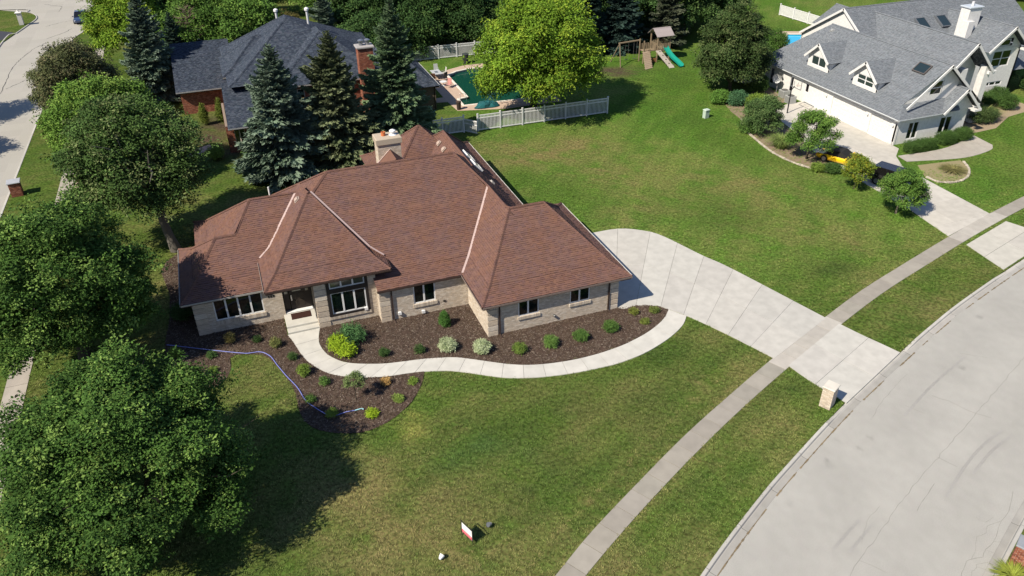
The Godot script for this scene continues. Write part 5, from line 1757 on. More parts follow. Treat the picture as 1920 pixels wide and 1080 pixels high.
# broadleaf tree. c: crown centre relative to the base; r: crown radii; o: options
func tree(nm: String, label: String, base: Vector2, c0: Vector3, r: Vector3, sprays: int, size: float, tones: Array, sd: int, o := {}) -> Node3D:
	var t := thing(nm, label, "tree", Vector3(base.x, 0, base.y), o.get("group", ""))
	var rng := RandomNumberGenerator.new()
	rng.seed = sd
	var tm := MB.new()
	var bark: Color = o.get("bark", Color(0.09, 0.075, 0.06))
	var tr: float = o.get("trunk", 0.22)
	var fork := Vector3(c0.x * 0.35, c0.y - r.y * 0.75, c0.z * 0.35)
	fork.y = maxf(fork.y, 0.35)
	tm.tube(bent(Vector3.ZERO, fork, rng, tr * 0.15, 4), [tr * 1.35, tr, tr * 0.95, tr * 0.9], 9, bark)
	var limbs: int = o.get("limbs", 8)
	var tips := []
	for i in limbs:
		var a := TAU * i / limbs + rng.randf_range(-0.3, 0.3)
		var el := rng.randf_range(-0.15, 0.9)
		var d := Vector3(cos(a) * cos(el), sin(el), sin(a) * cos(el))
		var e := c0 + d * r * rng.randf_range(0.5, 0.85)
		var pts := bent(fork, e, rng, r.x * 0.06)
		var rr := tr * rng.randf_range(0.4, 0.6)
		tm.tube(pts, [rr, rr * 0.8, rr * 0.55, rr * 0.35, rr * 0.12], 6, bark)
		for k in 3:
			var q: Vector3 = pts[2 + k % 2]
			var e2 := q + (d + Vector3(rng.randfn(), rng.randfn() * 0.6 + 0.2, rng.randfn()) * 0.8).normalized() * r.x * rng.randf_range(0.3, 0.55)
			tm.tube(bent(q, e2, rng, r.x * 0.03, 4), [rr * 0.4, rr * 0.28, rr * 0.18, rr * 0.06], 5, bark * 1.15)
			tips.append(e2)
	put("trunk", tm, M.bark, t)
	# crown: overlapping lobes of sprays; fewer sprays towards the inside
	var lobes: int = o.get("lobes", 46)
	var L := []
	var lr: Vector2 = o.get("lr", Vector2(0.18, 0.33))
	for i in lobes:
		var y := 1.0 - 2.0 * (i + 0.5) / lobes
		y = maxf(y, -0.72 + rng.randf() * 0.2)
		var a := i * 2.399963 + rng.randf_range(-0.5, 0.5)
		var q := sqrt(maxf(0.0, 1 - y * y))
		var d := Vector3(cos(a) * q, y, sin(a) * q)
		var f := rng.randf_range(0.52, 0.86)
		# broadest below the middle, narrowing upward
		var sh: float = o.get("taper", 0.18)
		var wide := 1.0 - sh * d.y
		L.append([c0 + d * r * Vector3(wide, 1, wide) * f, rng.randf_range(lr.x, lr.y) * (r.x + r.y) * 0.5, rng.randf_range(0.86, 1.14)])
	var xf := []
	var cl := []
	var thin: float = o.get("thin", 0.0)
	for i in sprays:
		var lb: Array = L[rng.randi() % lobes]
		var d := Vector3(rng.randfn(), rng.randfn(), rng.randfn()).normalized()
		if d.y < -0.3 and rng.randf() < 0.7: d.y = -d.y
		var p: Vector3 = lb[0] + d * lb[1] * pow(rng.randf(), 0.38) * Vector3(1.15, 0.8, 1.15)
		if rng.randf() < 0.08: p += d * lb[1] * rng.randf_range(0.2, 0.7)
		if thin > 0 and rng.randf() < thin and nz3.get_noise_3d(p.x * 0.55 + base.x, p.y * 0.55, p.z * 0.55) > 0.02: continue
		if p.y < 0.25: continue
		var s := size * rng.randf_range(0.7, 1.3)
		var out := (p - c0) / r
		var tilt := Basis.from_euler(Vector3(rng.randf_range(-0.4, 0.4) + out.z * 0.45, rng.randf() * TAU, rng.randf_range(-0.4, 0.4) - out.x * 0.45))
		xf.append(Transform3D(tilt * Basis.from_scale(Vector3(s, s * 0.85, s)), p))
		var k: Color = tones[0].lerp(tones[1], clampf(rng.randf() * 0.6 + (lb[2] - 0.86) * 1.6, 0, 1))
		if tones.size() > 2 and rng.randf() < 0.2: k = tones[2]
		cl.append(jit(k * lb[2], rng, 0.16))
	var m := multi("crown", leaf_spray(o.get("spray", "maple"), o.get("leaves", 34), o.get("ll", 0.185), o.get("lw", 0.12), 5), xf, cl, M.leaf)
	t.add_child(m, true)
	m.set_meta("kind", "stuff")
	return t

func conifer(nm: String, label: String, base: Vector2, hgt: float, rad: float, tones: Array, sd: int, o := {}) -> Node3D:
	var t := thing(nm, label, "tree", Vector3(base.x, 0, base.y), o.get("group", ""))
	var rng := RandomNumberGenerator.new()
	rng.seed = sd
	var tm := MB.new()
	tm.tube([Vector3.ZERO, Vector3(0, hgt * 0.5, 0), Vector3(0, hgt * 0.97, 0)], [0.03 * hgt * 0.6, 0.016 * hgt * 0.6, 0.01], 8, Color(0.12, 0.095, 0.075))
	put("trunk", tm, M.bark, t)
	var xf := []
	var cl := []
	var y: float = o.get("skirt", 0.09) * hgt
	var lean := rng.randf() * TAU
	while y < hgt * 0.985:
		var f := y / hgt
		var R := rad * 1.12 * pow(1.0 - f, 0.78) * (0.78 + 0.34 * rng.randf()) + 0.10
		R *= 0.7 + 0.3 * smoothstep(0.0, 0.16, f)
		var n := int(7 + R * 3.4)
		var off := rng.randf() * TAU
		for i in n:
			var a := off + TAU * i / n + rng.randf_range(-0.22, 0.22)
			var L := R * rng.randf_range(0.72, 1.12) * (1.0 + 0.10 * cos(a - lean) + 0.16 * sin(3.0 * a + lean + y * 0.9))
			if rng.randf() < float(o.get("gaps", 0.13)): continue
			var droop := lerpf(-0.32, 0.55, pow(f, 1.2)) + rng.randf_range(-0.15, 0.12)
			var w := maxf(L, 0.35)
			var b := Basis(Vector3.UP, -a) * Basis(Vector3(0, 0, 1), droop) * Basis(Vector3.RIGHT, rng.randf_range(-0.35, 0.35))
			xf.append(Transform3D(b * Basis.from_scale(Vector3(L, w * 1.1, w * 1.0)), Vector3(0, y + rng.randf_range(-0.12, 0.12), 0)))
			var k: Color = tones[0].lerp(tones[1], rng.randf())
			cl.append(jit(k, rng, 0.22))
		y += (0.24 + 0.016 * hgt) * (1.0 - 0.55 * f)
	var m := multi("crown", spruce_bough(), xf, cl, M.needle)
	t.add_child(m, true)
	m.set_meta("kind", "stuff")
	return t

func shrub(nm: String, label: String, cat: String, at: Vector2, r: Vector3, tones: Array, sd: int, o := {}) -> Node3D:
	var t := thing(nm, label, cat, Vector3(at.x, 0.03, at.y), o.get("group", ""))
	var rng := RandomNumberGenerator.new()
	rng.seed = sd
	var sm := MB.new()
	var lift: float = o.get("lift", 0.0)
	var n := 5
	if lift > 0.3:
		sm.tube([Vector3.ZERO, Vector3(0.03, lift * 0.6, 0), Vector3(0, lift + r.y * 0.8, 0.02)], [0.04, 0.032, 0.015], 6, Color(0.16, 0.13, 0.10))
	for i in n:
		var a := TAU * i / n + rng.randf()
		sm.tube([Vector3(0, lift, 0), Vector3(cos(a) * r.x * 0.3, lift + r.y * 0.7, sin(a) * r.z * 0.3), Vector3(cos(a) * r.x * 0.7, lift + r.y * 1.3, sin(a) * r.z * 0.7)], [0.022, 0.014, 0.005], 5, Color(0.13, 0.10, 0.075))
	put("stem", sm, M.bark, t)
	var xf := []
	var cl := []
	var size: float = o.get("size", 0.3)
	var cnt: int = o.get("count", int(clampf(r.x * r.z * 520 / (size * size * 10), 60, 900)))
	var box: float = o.get("box", 0.0)
	for i in cnt:
		var d := Vector3(rng.randfn(), rng.randfn(), rng.randfn()).normalized()
		var f := pow(rng.randf(), 0.3)
		var q := d
		if box > 0.0:
			q = d / maxf(absf(d.x), maxf(absf(d.y), absf(d.z)))
			q = d.lerp(q, box)
		var bump := 1.0 + float(o.get("rough", 0.12)) * nz3.get_noise_3d(d.x * 1.4 + at.x, d.y * 1.4, d.z * 1.4 + at.y) * 2.0
		var p := Vector3(0, lift + r.y, 0) + q * r * f * bump * 0.93
		if o.get("cone", false):
			var hgt := p.y / (2 * r.y)
			p.x *= 1.25 - hgt * 0.9; p.z *= 1.25 - hgt * 0.9
		if p.y < 0.03: p.y = 0.03 + rng.randf() * 0.08
		var s := size * rng.randf_range(0.7, 1.3)
		var tilt := Basis.from_euler(Vector3(rng.randf_range(-0.5, 0.5) + d.z * 0.7, rng.randf() * TAU, rng.randf_range(-0.5, 0.5) - d.x * 0.7))
		xf.append(Transform3D(tilt * Basis.from_scale(Vector3.ONE * s), p))
		cl.append(jit(tones[0].lerp(tones[1], rng.randf()), rng, 0.2))
	var m := multi("foliage", leaf_spray(o.get("spray", "small"), o.get("leaves", 16), o.get("ll", 0.30), o.get("lw", 0.18), 9, 0.9), xf, cl, M.leaf)
	t.add_child(m, true)
	m.set_meta("kind", "stuff")
	return t

func grass_clump(nm: String, label: String, at: Vector2, r: float, hgt: float, c0: Color, sd: int, blades := 220) -> void:
	var t := thing(nm, label, "ornamental grass", Vector3(at.x, 0.0, at.y))
	var rng := RandomNumberGenerator.new()
	rng.seed = sd
	var mb := MB.new()
	for i in blades:
		var a := rng.randf() * TAU
		var k := sqrt(rng.randf())
		var d := Vector3(cos(a), 0, sin(a))
		var p := d * r * 0.35 * k
		var s := Vector3(-d.z, 0, d.x) * 0.018
		var h := hgt * rng.randf_range(0.7, 1.1)
		var m := p + d * r * 0.25 * k + Vector3.UP * h * 0.7
		var e := p + d * r * (0.3 + 0.6 * k) + Vector3.UP * h * (1.0 - 0.35 * k)
		var cc := jit(c0, rng, 0.3)
		mb.quad(p - s, p + s, m + s, m - s, cc)
		mb.tri(m - s, m + s, e, cc)
	put("blades", mb, M.blade, t).set_meta("kind", "stuff")

func build_trees() -> void:
	var dk := [Color(0.030, 0.070, 0.017), Color(0.070, 0.142, 0.028), Color(0.145, 0.235, 0.055)]
	var mid := [Color(0.058, 0.125, 0.026), Color(0.10, 0.19, 0.036), Color(0.15, 0.25, 0.05)]
	var oliv := [Color(0.070, 0.088, 0.040), Color(0.11, 0.125, 0.055), Color(0.15, 0.14, 0.075)]
	var lime := [Color(0.10, 0.19, 0.020), Color(0.165, 0.275, 0.028), Color(0.24, 0.33, 0.035)]
	var deep := [Color(0.030, 0.070, 0.024), Color(0.055, 0.110, 0.032), Color(0.08, 0.14, 0.04)]
	tree("maple_tree", "large dark green maple in the front lawn, nearest the camera, left of the blue hose", Vector2(-20.5, 8.7), Vector3(0.1, 4.7, 0.2), Vector3(6.1, 4.7, 5.9), 10500, 0.76, dk, 101, {"trunk": 0.3, "limbs": 11, "thin": 0.75, "lobes": 120, "lr": Vector2(0.12, 0.24), "leaves": 40, "ll": 0.165, "lw": 0.105, "spray": "near"})
	tree("maple_tree", "dense dark green tree on the left edge, beside the west end of the house", Vector2(-24.5, -7.2), Vector3(0.1, 5.6, 0.4), Vector3(5.2, 5.6, 5.2), 9400, 0.8, dk, 102, {"trunk": 0.3, "limbs": 10, "thin": 0.75, "lobes": 105, "lr": Vector2(0.12, 0.25), "leaves": 40, "ll": 0.165, "lw": 0.105, "spray": "near"})
	tree("shade_tree", "large grey-green tree with forked trunk and bare twigs behind the house's west end", Vector2(-18.9, -19.7), Vector3(-1.3, 7.2, -1.6), Vector3(5.2, 5.2, 5.2), 4600, 0.95, [Color(0.048, 0.092, 0.026), Color(0.084, 0.148, 0.040), Color(0.14, 0.18, 0.07)], 103, {"trunk": 0.34, "limbs": 13, "lobes": 50, "thin": 0.55, "bark": Color(0.15, 0.14, 0.125)})
	tree("maple_tree", "fresh mid-green tree standing behind the large grey-green tree by the walk", Vector2(-23.4, -35.3), Vector3(0, 5.6, 0), Vector3(5.2, 3.9, 4.6), 3400, 1.0, [Color(0.075, 0.15, 0.028), Color(0.13, 0.235, 0.04), Color(0.18, 0.28, 0.055)], 104, {"lobes": 44})
	tree("crabapple_tree", "round olive-brown tree beside the far street, left of the blue spruce", Vector2(-27.3, -52.3), Vector3(0, 4.9, 0), Vector3(4.6, 4.5, 4.6), 3300, 0.95, oliv, 105, {"lobes": 44, "thin": 0.35})
	tree("maple_tree", "bright yellow-green tree at the top edge beside the parked blue car", Vector2(-22.9, -72.6), Vector3(0, 6.0, 0), Vector3(5.4, 4.7, 5.2), 2900, 1.15, [Color(0.10, 0.19, 0.022), Color(0.17, 0.28, 0.03), Color(0.25, 0.33, 0.04)], 106, {"lobes": 40})
	tree("ash_tree", "big bright lime-green tree spreading over the green pool and white picket fence", Vector2(18.9, -39.2), Vector3(-0.2, 7.0, 1.6), Vector3(6.9, 6.4, 6.2), 6200, 1.1, lime, 107, {"trunk": 0.4, "limbs": 11, "lobes": 60, "bark": Color(0.08, 0.07, 0.06), "thin": 0.25})
	tree("oak_tree", "tall dark green tree between the play set and the white house", Vector2(42.3, -36.0), Vector3(0, 4.9, 0), Vector3(3.8, 5.2, 3.8), 4600, 1.0, [Color(0.036, 0.066, 0.022), Color(0.066, 0.108, 0.034), Color(0.10, 0.13, 0.05)], 108, {"lobes": 54, "taper": 0.3, "thin": 0.5, "limbs": 12})
	# background belt along the far fence
	var belt := [
		["pine_tree", "soft light-green pine just left of the slate-grey roof's peak", -9.5, -66.5, 6.4, 5.4, 4.4, mid, 2200],
		["pine_tree", "soft light-green pine standing between the blue spruce and the slate-grey roof", -15.2, -68.5, 5.5, 4.8, 4.0, mid, 2000],
		["pine_tree", "pale green pine touching the west edge of the slate-grey roof", -16.8, -66.0, 3.6, 3.2, 3.0, mid, 1100],
		["shade_tree", "dark shadowy tree behind the small grey spruce, left of the pines", -19.5, -78, 6, 4.2, 4.5, deep, 1500],
		["shade_tree", "dark green broad tree right of the slate-grey roof above the white fence", 7.0, -70, 7.4, 5.2, 5.0, deep, 2400],
		["shade_tree", "dense dark green tree above the white fence, behind the dining table", 14.5, -69, 7.0, 5.4, 5.0, deep, 2400],
		["shade_tree", "tall deep green tree left of the lime tree's top", 20.5, -74, 8.0, 5.0, 5.6, deep, 2000],
		["shade_tree", "dark tree directly behind the lime tree's crown at the top edge", 30, -72, 8, 5.6, 5.6, deep, 2000],
		["shade_tree", "tall dark tree right of the lime tree at the top edge", 36.5, -64, 7.5, 4.6, 5.4, deep, 2000],
		["shade_tree", "broad dark tree left of the white house at the top edge", 50.5, -60, 6.4, 5.0, 4.8, [Color(0.04, 0.085, 0.026), Color(0.07, 0.13, 0.036), Color(0.1, 0.16, 0.05)], 2000],
		["shade_tree", "deep green tree filling the top edge above the oak", 44.5, -70, 7.2, 5.4, 5.6, deep, 1800],
		["shade_tree", "mid-green tree right of the dark tree with white flowers beside the privacy fence", 57.5, -63, 5.6, 3.8, 4.2, deep, 1300],
		["shade_tree", "dark bushy tree pressed against the far white fence, left of the waste bin", 12.0, -65.6, 3.8, 4.6, 3.6, deep, 1700],
		["shade_tree", "dark bushy tree behind the far white fence, right of the waste bin", 20.0, -66.5, 4.2, 4.6, 4.0, deep, 1700],
		["shade_tree", "dark bushy tree between the bright blue spruce and the white fence", 6.0, -63.5, 3.6, 4.0, 3.4, deep, 1400],
		["shade_tree", "dark bushy tree in the gap behind the lime tree and the swing beam", 29.0, -62.0, 4.6, 5.0, 4.4, deep, 1700],
		["shade_tree", "low dark tree behind the shaggy spruce at the play set", 45.5, -62.5, 4.2, 4.6, 4.0, deep, 1500],
		["shade_tree", "dark tree closing the lawn's far end left of the oak", 51.5, -66.0, 4.6, 5.0, 4.4, deep, 1500],
		["shade_tree", "small dark tree in the far right lawn beyond the privacy fence", 74, -80, 5, 3.2, 3.8, deep, 800],
		["shade_tree", "far dark hedge-like tree behind the white house's ridge", 100, -66, 4, 5, 3.4, deep, 1200],
		["shade_tree", "far dark tree at the top right corner beyond the right-hand lawn", 112, -60, 4, 5, 3.2, deep, 1200],
		["shade_tree", "far mid-green tree at the top edge over the red brick house", 4, -92, 6, 5, 5, mid, 1500],
		["shade_tree", "far dark tree at the top edge behind the white van", -6, -95, 5, 4, 4.4, deep, 1200],
		["shade_tree", "far dark tree above the blue car at the top edge", -22, -100, 6, 5, 5, deep, 1200],
		["shade_tree", "street tree past the left edge whose shadow crosses the side street, nearer one", -45.5, -46.5, 7, 4.6, 4.6, mid, 900],
		["shade_tree", "street tree past the left edge whose shadow crosses the side street, farther one", -46.5, -57.5, 7.5, 5, 5, mid, 900],
		["shade_tree", "dark tree standing at the far top left corner beyond the side street", -52, -142, 6, 5, 5.5, deep, 900],
		["shade_tree", "dark tree at the top edge over the side street", -44, -140, 6, 4.4, 5.5, deep, 900]]
	var i := 0
	for b in belt:
		tree(b[0], b[1], Vector2(b[2], b[3]), Vector3(0, b[4] * 0.86, 0), Vector3(b[5] * 1.08, b[6] * 1.1, b[5] * 1.08), int(b[8] * 1.25), 1.3, b[7], 130 + i, {"lobes": 34, "limbs": 6, "spray": "far", "leaves": 34, "ll": 0.17, "lw": 0.12})
		i += 1
	# conifers
	var blue := [Color(0.125, 0.185, 0.130), Color(0.215, 0.285, 0.215)]
	var bgr := [Color(0.100, 0.170, 0.088), Color(0.175, 0.255, 0.140)]
	var ol := [Color(0.120, 0.155, 0.078), Color(0.195, 0.230, 0.128)]
	conifer("blue_spruce", "leftmost of three spruces in front of the brick house, blue-green with bare trunk", Vector2(-8.75, -31.0), 12.2, 3.9, blue, 201, {"group": "spruces beside the brick house", "skirt": 0.16, "gaps": 0.14})
	conifer("spruce_tree", "middle of three spruces in front of the brick house, olive-grey and shaggy", Vector2(-3.6, -31.6), 12.6, 3.7, ol, 202, {"group": "spruces beside the brick house", "gaps": 0.12})
	conifer("spruce_tree", "rightmost of three spruces in front of the brick house, tallest and dense green", Vector2(2.4, -33.2), 14.4, 3.5, bgr, 203, {"group": "spruces beside the brick house"})
	conifer("blue_spruce", "tall blue spruce left of the brick house's garage wing", Vector2(-20.3, -58.5), 12.0, 3.2, blue, 204)
	conifer("blue_spruce", "small grey-blue spruce between the tall blue spruce and the light pines", Vector2(-17.5, -63.8), 8.5, 2.2, [Color(0.05, 0.095, 0.07), Color(0.09, 0.145, 0.11)], 205)
	conifer("blue_spruce", "bright blue spruce at the top edge right of the slate-grey roof's peak", Vector2(0.9, -67), 9.0, 2.6, blue, 206)
	conifer("spruce_tree", "thin pale grey spruce at the top edge above the slate-grey roof", Vector2(5.4, -76.5), 10.5, 3.0, [Color(0.095, 0.115, 0.085), Color(0.15, 0.17, 0.13)], 207, {"gaps": 0.3})
	conifer("blue_spruce", "dark blue-black spruce behind the wooden play set", Vector2(38.2, -56.5), 11, 3.2, [Color(0.030, 0.060, 0.052), Color(0.055, 0.095, 0.08)], 208)
	conifer("spruce_tree", "grey-green shaggy spruce right behind the play set's roof", Vector2(45.2, -56.0), 9.5, 3.0, [Color(0.075, 0.10, 0.06), Color(0.13, 0.15, 0.10)], 209, {"gaps": 0.3})
	conifer("blue_spruce", "dark spruce left of the play set's swing beam, behind the lime tree", Vector2(33.5, -56.5), 11, 3.2, [Color(0.026, 0.055, 0.045), Color(0.048, 0.085, 0.068)], 210)
	# bare dead tree among the pines
	var dt := thing("bare_tree", "leafless grey-brown tree between the small grey spruce and the light pines", "tree", Vector3(-15.6, 0, -65.5))
	var rng := RandomNumberGenerator.new()
	rng.seed = 55
	var bm := MB.new()
	var bc := Color(0.20, 0.155, 0.125)
	bm.tube([Vector3.ZERO, Vector3(0.1, 4, 0), Vector3(0, 8.6, 0.1)], [0.16, 0.1, 0.02], 6, bc)
	for k in 60:
		var y := rng.randf_range(2.4, 8.4)
		var a := rng.randf() * TAU
		var L := (9.6 - y) * 0.42 + 0.4
		var e := Vector3(cos(a) * L, y + L * rng.randf_range(0.2, 0.7), sin(a) * L)
		bm.tube(bent(Vector3(0, y, 0), e, rng, 0.12, 4), [0.05, 0.04, 0.03, 0.008], 4, bc)
		for j in 3:
			var q := Vector3(0, y, 0).lerp(e, rng.randf_range(0.4, 0.9))
			var e2 := q + Vector3(rng.randfn(), rng.randf(), rng.randfn()) * 0.55
			bm.tube([q, e2], [0.022, 0.005], 3, bc)
	put("trunk", bm, M.bark, dt)
	# young trees beside the neighbour's driveway
	tree("young_tree", "young oak overhanging the yellow car, tallest of the driveway trees", Vector2(37.8, -16.3), Vector3(0.1, 2.9, 0.1), Vector3(2.35, 2.15, 2.35), 980, 0.7, mid, 301, {"trunk": 0.09, "lobes": 26, "limbs": 7, "thin": 0.4, "taper": 0.35, "spray": "near"})
	tree("young_tree", "yellowish young tree between the yellow car and the black car", Vector2(37.4, -9.3), Vector3(0, 1.9, 0), Vector3(1.3, 1.5, 1.3), 480, 0.6, [Color(0.09, 0.15, 0.024), Color(0.17, 0.23, 0.03), Color(0.28, 0.27, 0.03)], 302, {"trunk": 0.07, "lobes": 22, "limbs": 6, "thin": 0.3, "taper": 0.4, "spray": "near"})
	tree("young_tree", "young tree nearest the sidewalk beside the black car, with pale trunk", Vector2(37.3, -4.2), Vector3(0, 2.35, 0), Vector3(1.95, 1.85, 1.9), 760, 0.6, mid, 303, {"trunk": 0.07, "lobes": 24, "limbs": 6, "taper": 0.4, "bark": Color(0.25, 0.21, 0.17), "spray": "near"})
	tree("lilac_bush", "rounded grey-green tree beside the air conditioners of the white house", Vector2(37.9, -23.6), Vector3(0, 2.0, 0), Vector3(2.1, 1.9, 2.1), 900, 0.7, [Color(0.055, 0.105, 0.035), Color(0.09, 0.155, 0.05), Color(0.13, 0.19, 0.07)], 304, {"trunk": 0.09, "lobes": 26, "limbs": 7, "spray": "near"})
	# sapling in the front bed
	tree("sapling", "slender sapling on a thin stem in the mulch, its round crown above the blue hose", Vector2(-9.25, 3.1), Vector3(0.05, 1.5, 0), Vector3(0.62, 0.52, 0.6), 220, 0.28, [Color(0.10, 0.15, 0.05), Color(0.16, 0.22, 0.08)], 305, {"trunk": 0.025, "lobes": 14, "limbs": 6, "spray": "small", "leaves": 16, "ll": 0.3, "lw": 0.12})

func build_shrubs() -> void:
	var g := [Color(0.06, 0.125, 0.03), Color(0.11, 0.20, 0.045)]
	var lg := [Color(0.11, 0.18, 0.03), Color(0.19, 0.28, 0.05)]
	var dg := [Color(0.035, 0.075, 0.022), Color(0.065, 0.12, 0.035)]
	var tn := [Color(0.20, 0.16, 0.045), Color(0.30, 0.22, 0.07)]
	var va := [Color(0.26, 0.33, 0.16), Color(0.50, 0.56, 0.36)]
	var ch := [Color(0.20, 0.32, 0.02), Color(0.32, 0.44, 0.03)]
	var L := [
		["boxwood_shrub", "tan-green shrub under the four-pane window, nearest the house corner", -15.72, -5.5, 0.36, 0.33, [Color(0.16, 0.15, 0.05), Color(0.25, 0.2, 0.07)], {}],
		["boxwood_shrub", "small dark green shrub between the two tan shrubs left of the front step", -14.12, -4.95, 0.27, 0.2, dg, {}],
		["boxwood_shrub", "olive shrub nearest the front step on its left side", -13.05, -3.95, 0.38, 0.32, [Color(0.10, 0.13, 0.04), Color(0.2, 0.2, 0.07)], {}],
		["boxwood_shrub", "small dark green shrub below the blue hose at the left of the bed", -16.95, -4.3, 0.3, 0.2, dg, {}],
		["perennial_plant", "pale green perennial low in the left lobe of the bed", -16.95, -2.7, 0.28, 0.15, lg, {}],
		["boxwood_shrub", "small dark green shrub left of the curving walk beside the hose bend", -12.2, -2.2, 0.3, 0.24, dg, {}],
		["boxwood_shrub", "bright green leafy shrub left of the walk, largest between hose and walk", -11.75, -0.35, 0.42, 0.38, lg, {}],
		["boxwood_shrub", "small deep green ball shrub left of the sapling", -10.75, 0.98, 0.31, 0.24, g, {}],
		["perennial_plant", "low dark green plant touched by the hose in the tree's shadow", -11.75, 2.3, 0.3, 0.2, g, {}],
		["perennial_plant", "pale green plant at the free end of the hose", -10.78, 4.0, 0.34, 0.2, lg, {}],
		["boxwood_shrub", "dark twiggy shrub leftmost of the dark pair above the walk", -6.75, -0.45, 0.36, 0.28, dg, {"size": 0.22}],
		["boxwood_shrub", "dark twiggy shrub rightmost of the dark pair above the walk", -4.6, 0.05, 0.34, 0.3, dg, {"size": 0.22}],
		["spirea_shrub", "orange-tan dry shrub in the sapling's shadow just below the walk", -7.3, 2.35, 0.3, 0.22, [Color(0.34, 0.20, 0.07), Color(0.46, 0.30, 0.11)], {}],
		["perennial_plant", "small green plant at the bed's tip beneath the walk, furthest right", -5.75, 2.8, 0.3, 0.13, lg, {}],
		["perennial_plant", "spiky green plant right of the sapling near the bed's lawn edge", -6.95, 4.05, 0.34, 0.15, [Color(0.13, 0.20, 0.04), Color(0.2, 0.28, 0.06)], {}],
		["perennial_plant", "bright yellow-green plant lowest in the bed by the lawn edge", -8.65, 4.8, 0.36, 0.18, ch, {}],
		["spirea_shrub", "chartreuse shrub left of the blue-green bush right of the front step", -9.35, -2.2, 0.72, 0.5, ch, {"size": 0.34}],
		["hydrangea_shrub", "large dark blue-green loose bush under the tall front window", -8.4, -2.75, 0.95, 0.55, [Color(0.04, 0.10, 0.038), Color(0.08, 0.17, 0.06)], {"size": 0.36, "rough": 0.4}],
		["hydrangea_shrub", "chartreuse lower half of the bush pair nearest the walk", -8.95, -1.4, 0.62, 0.42, ch, {"size": 0.34}],
		["hydrangea_shrub", "yellow-green plant half hidden under the big maple at the bed's left end", -19.1, -5.2, 0.4, 0.3, lg, {}],
		["arborvitae_shrub", "small dark green cone-shaped evergreen beneath the two-pane window", -2.3, -2.2, 0.44, 0.62, [Color(0.045, 0.115, 0.025), Color(0.075, 0.165, 0.035)], {"cone": true, "size": 0.2, "count": 700}],
		["variegated_shrub", "cream and green variegated shrub, left one of the pale pair by the walk", -2.85, 0.42, 0.56, 0.42, va, {"size": 0.26, "count": 420}],
		["variegated_shrub", "cream and green variegated shrub, right one of the pale pair by the walk", -0.9, 1.4, 0.54, 0.42, va, {"size": 0.26, "count": 420}],
		["azalea_shrub", "bright green round shrub, first right of the pale variegated pair", 1.27, 2.28, 0.46, 0.36, [Color(0.09, 0.16, 0.03), Color(0.17, 0.24, 0.05)], {}],
		["azalea_shrub", "bright green round shrub, second right of the pale variegated pair", 3.4, 2.4, 0.5, 0.38, [Color(0.08, 0.16, 0.035), Color(0.15, 0.25, 0.06)], {}],
		["azalea_shrub", "green round shrub, third right of the pale variegated pair", 5.45, 2.5, 0.5, 0.36, g, {}],
		["azalea_shrub", "green shrub right below the garage corner, last of the row along the walk", 7.68, 2.28, 0.52, 0.36, g, {}],
		["perennial_plant", "low olive plant by the garage corner, left of the tip trio", 10.05, 1.0, 0.34, 0.16, [Color(0.12, 0.15, 0.03), Color(0.2, 0.22, 0.05)], {}],
		["perennial_plant", "low olive plant nearest the driveway at the tip of the bed", 11.42, 1.36, 0.34, 0.16, [Color(0.09, 0.13, 0.03), Color(0.16, 0.19, 0.05)], {}],
		["perennial_plant", "low olive plant nearest the walk at the tip of the bed", 10.2, 2.32, 0.32, 0.16, [Color(0.11, 0.15, 0.03), Color(0.18, 0.21, 0.05)], {}]]
	var i := 0
	for e in L:
		var o: Dictionary = e[7].duplicate()
		o["group"] = "plants in the mulch bed"
		if not o.has("size"): o["size"] = 0.24
		shrub(e[0], e[1], "shrub", Vector2(e[2], e[3]), Vector3(e[4], e[5], e[4]), e[6], 400 + i, o)
		i += 1
	# clipped hedges and shrubs round the white house
	var hd := [Color(0.045, 0.095, 0.024), Color(0.075, 0.14, 0.034)]
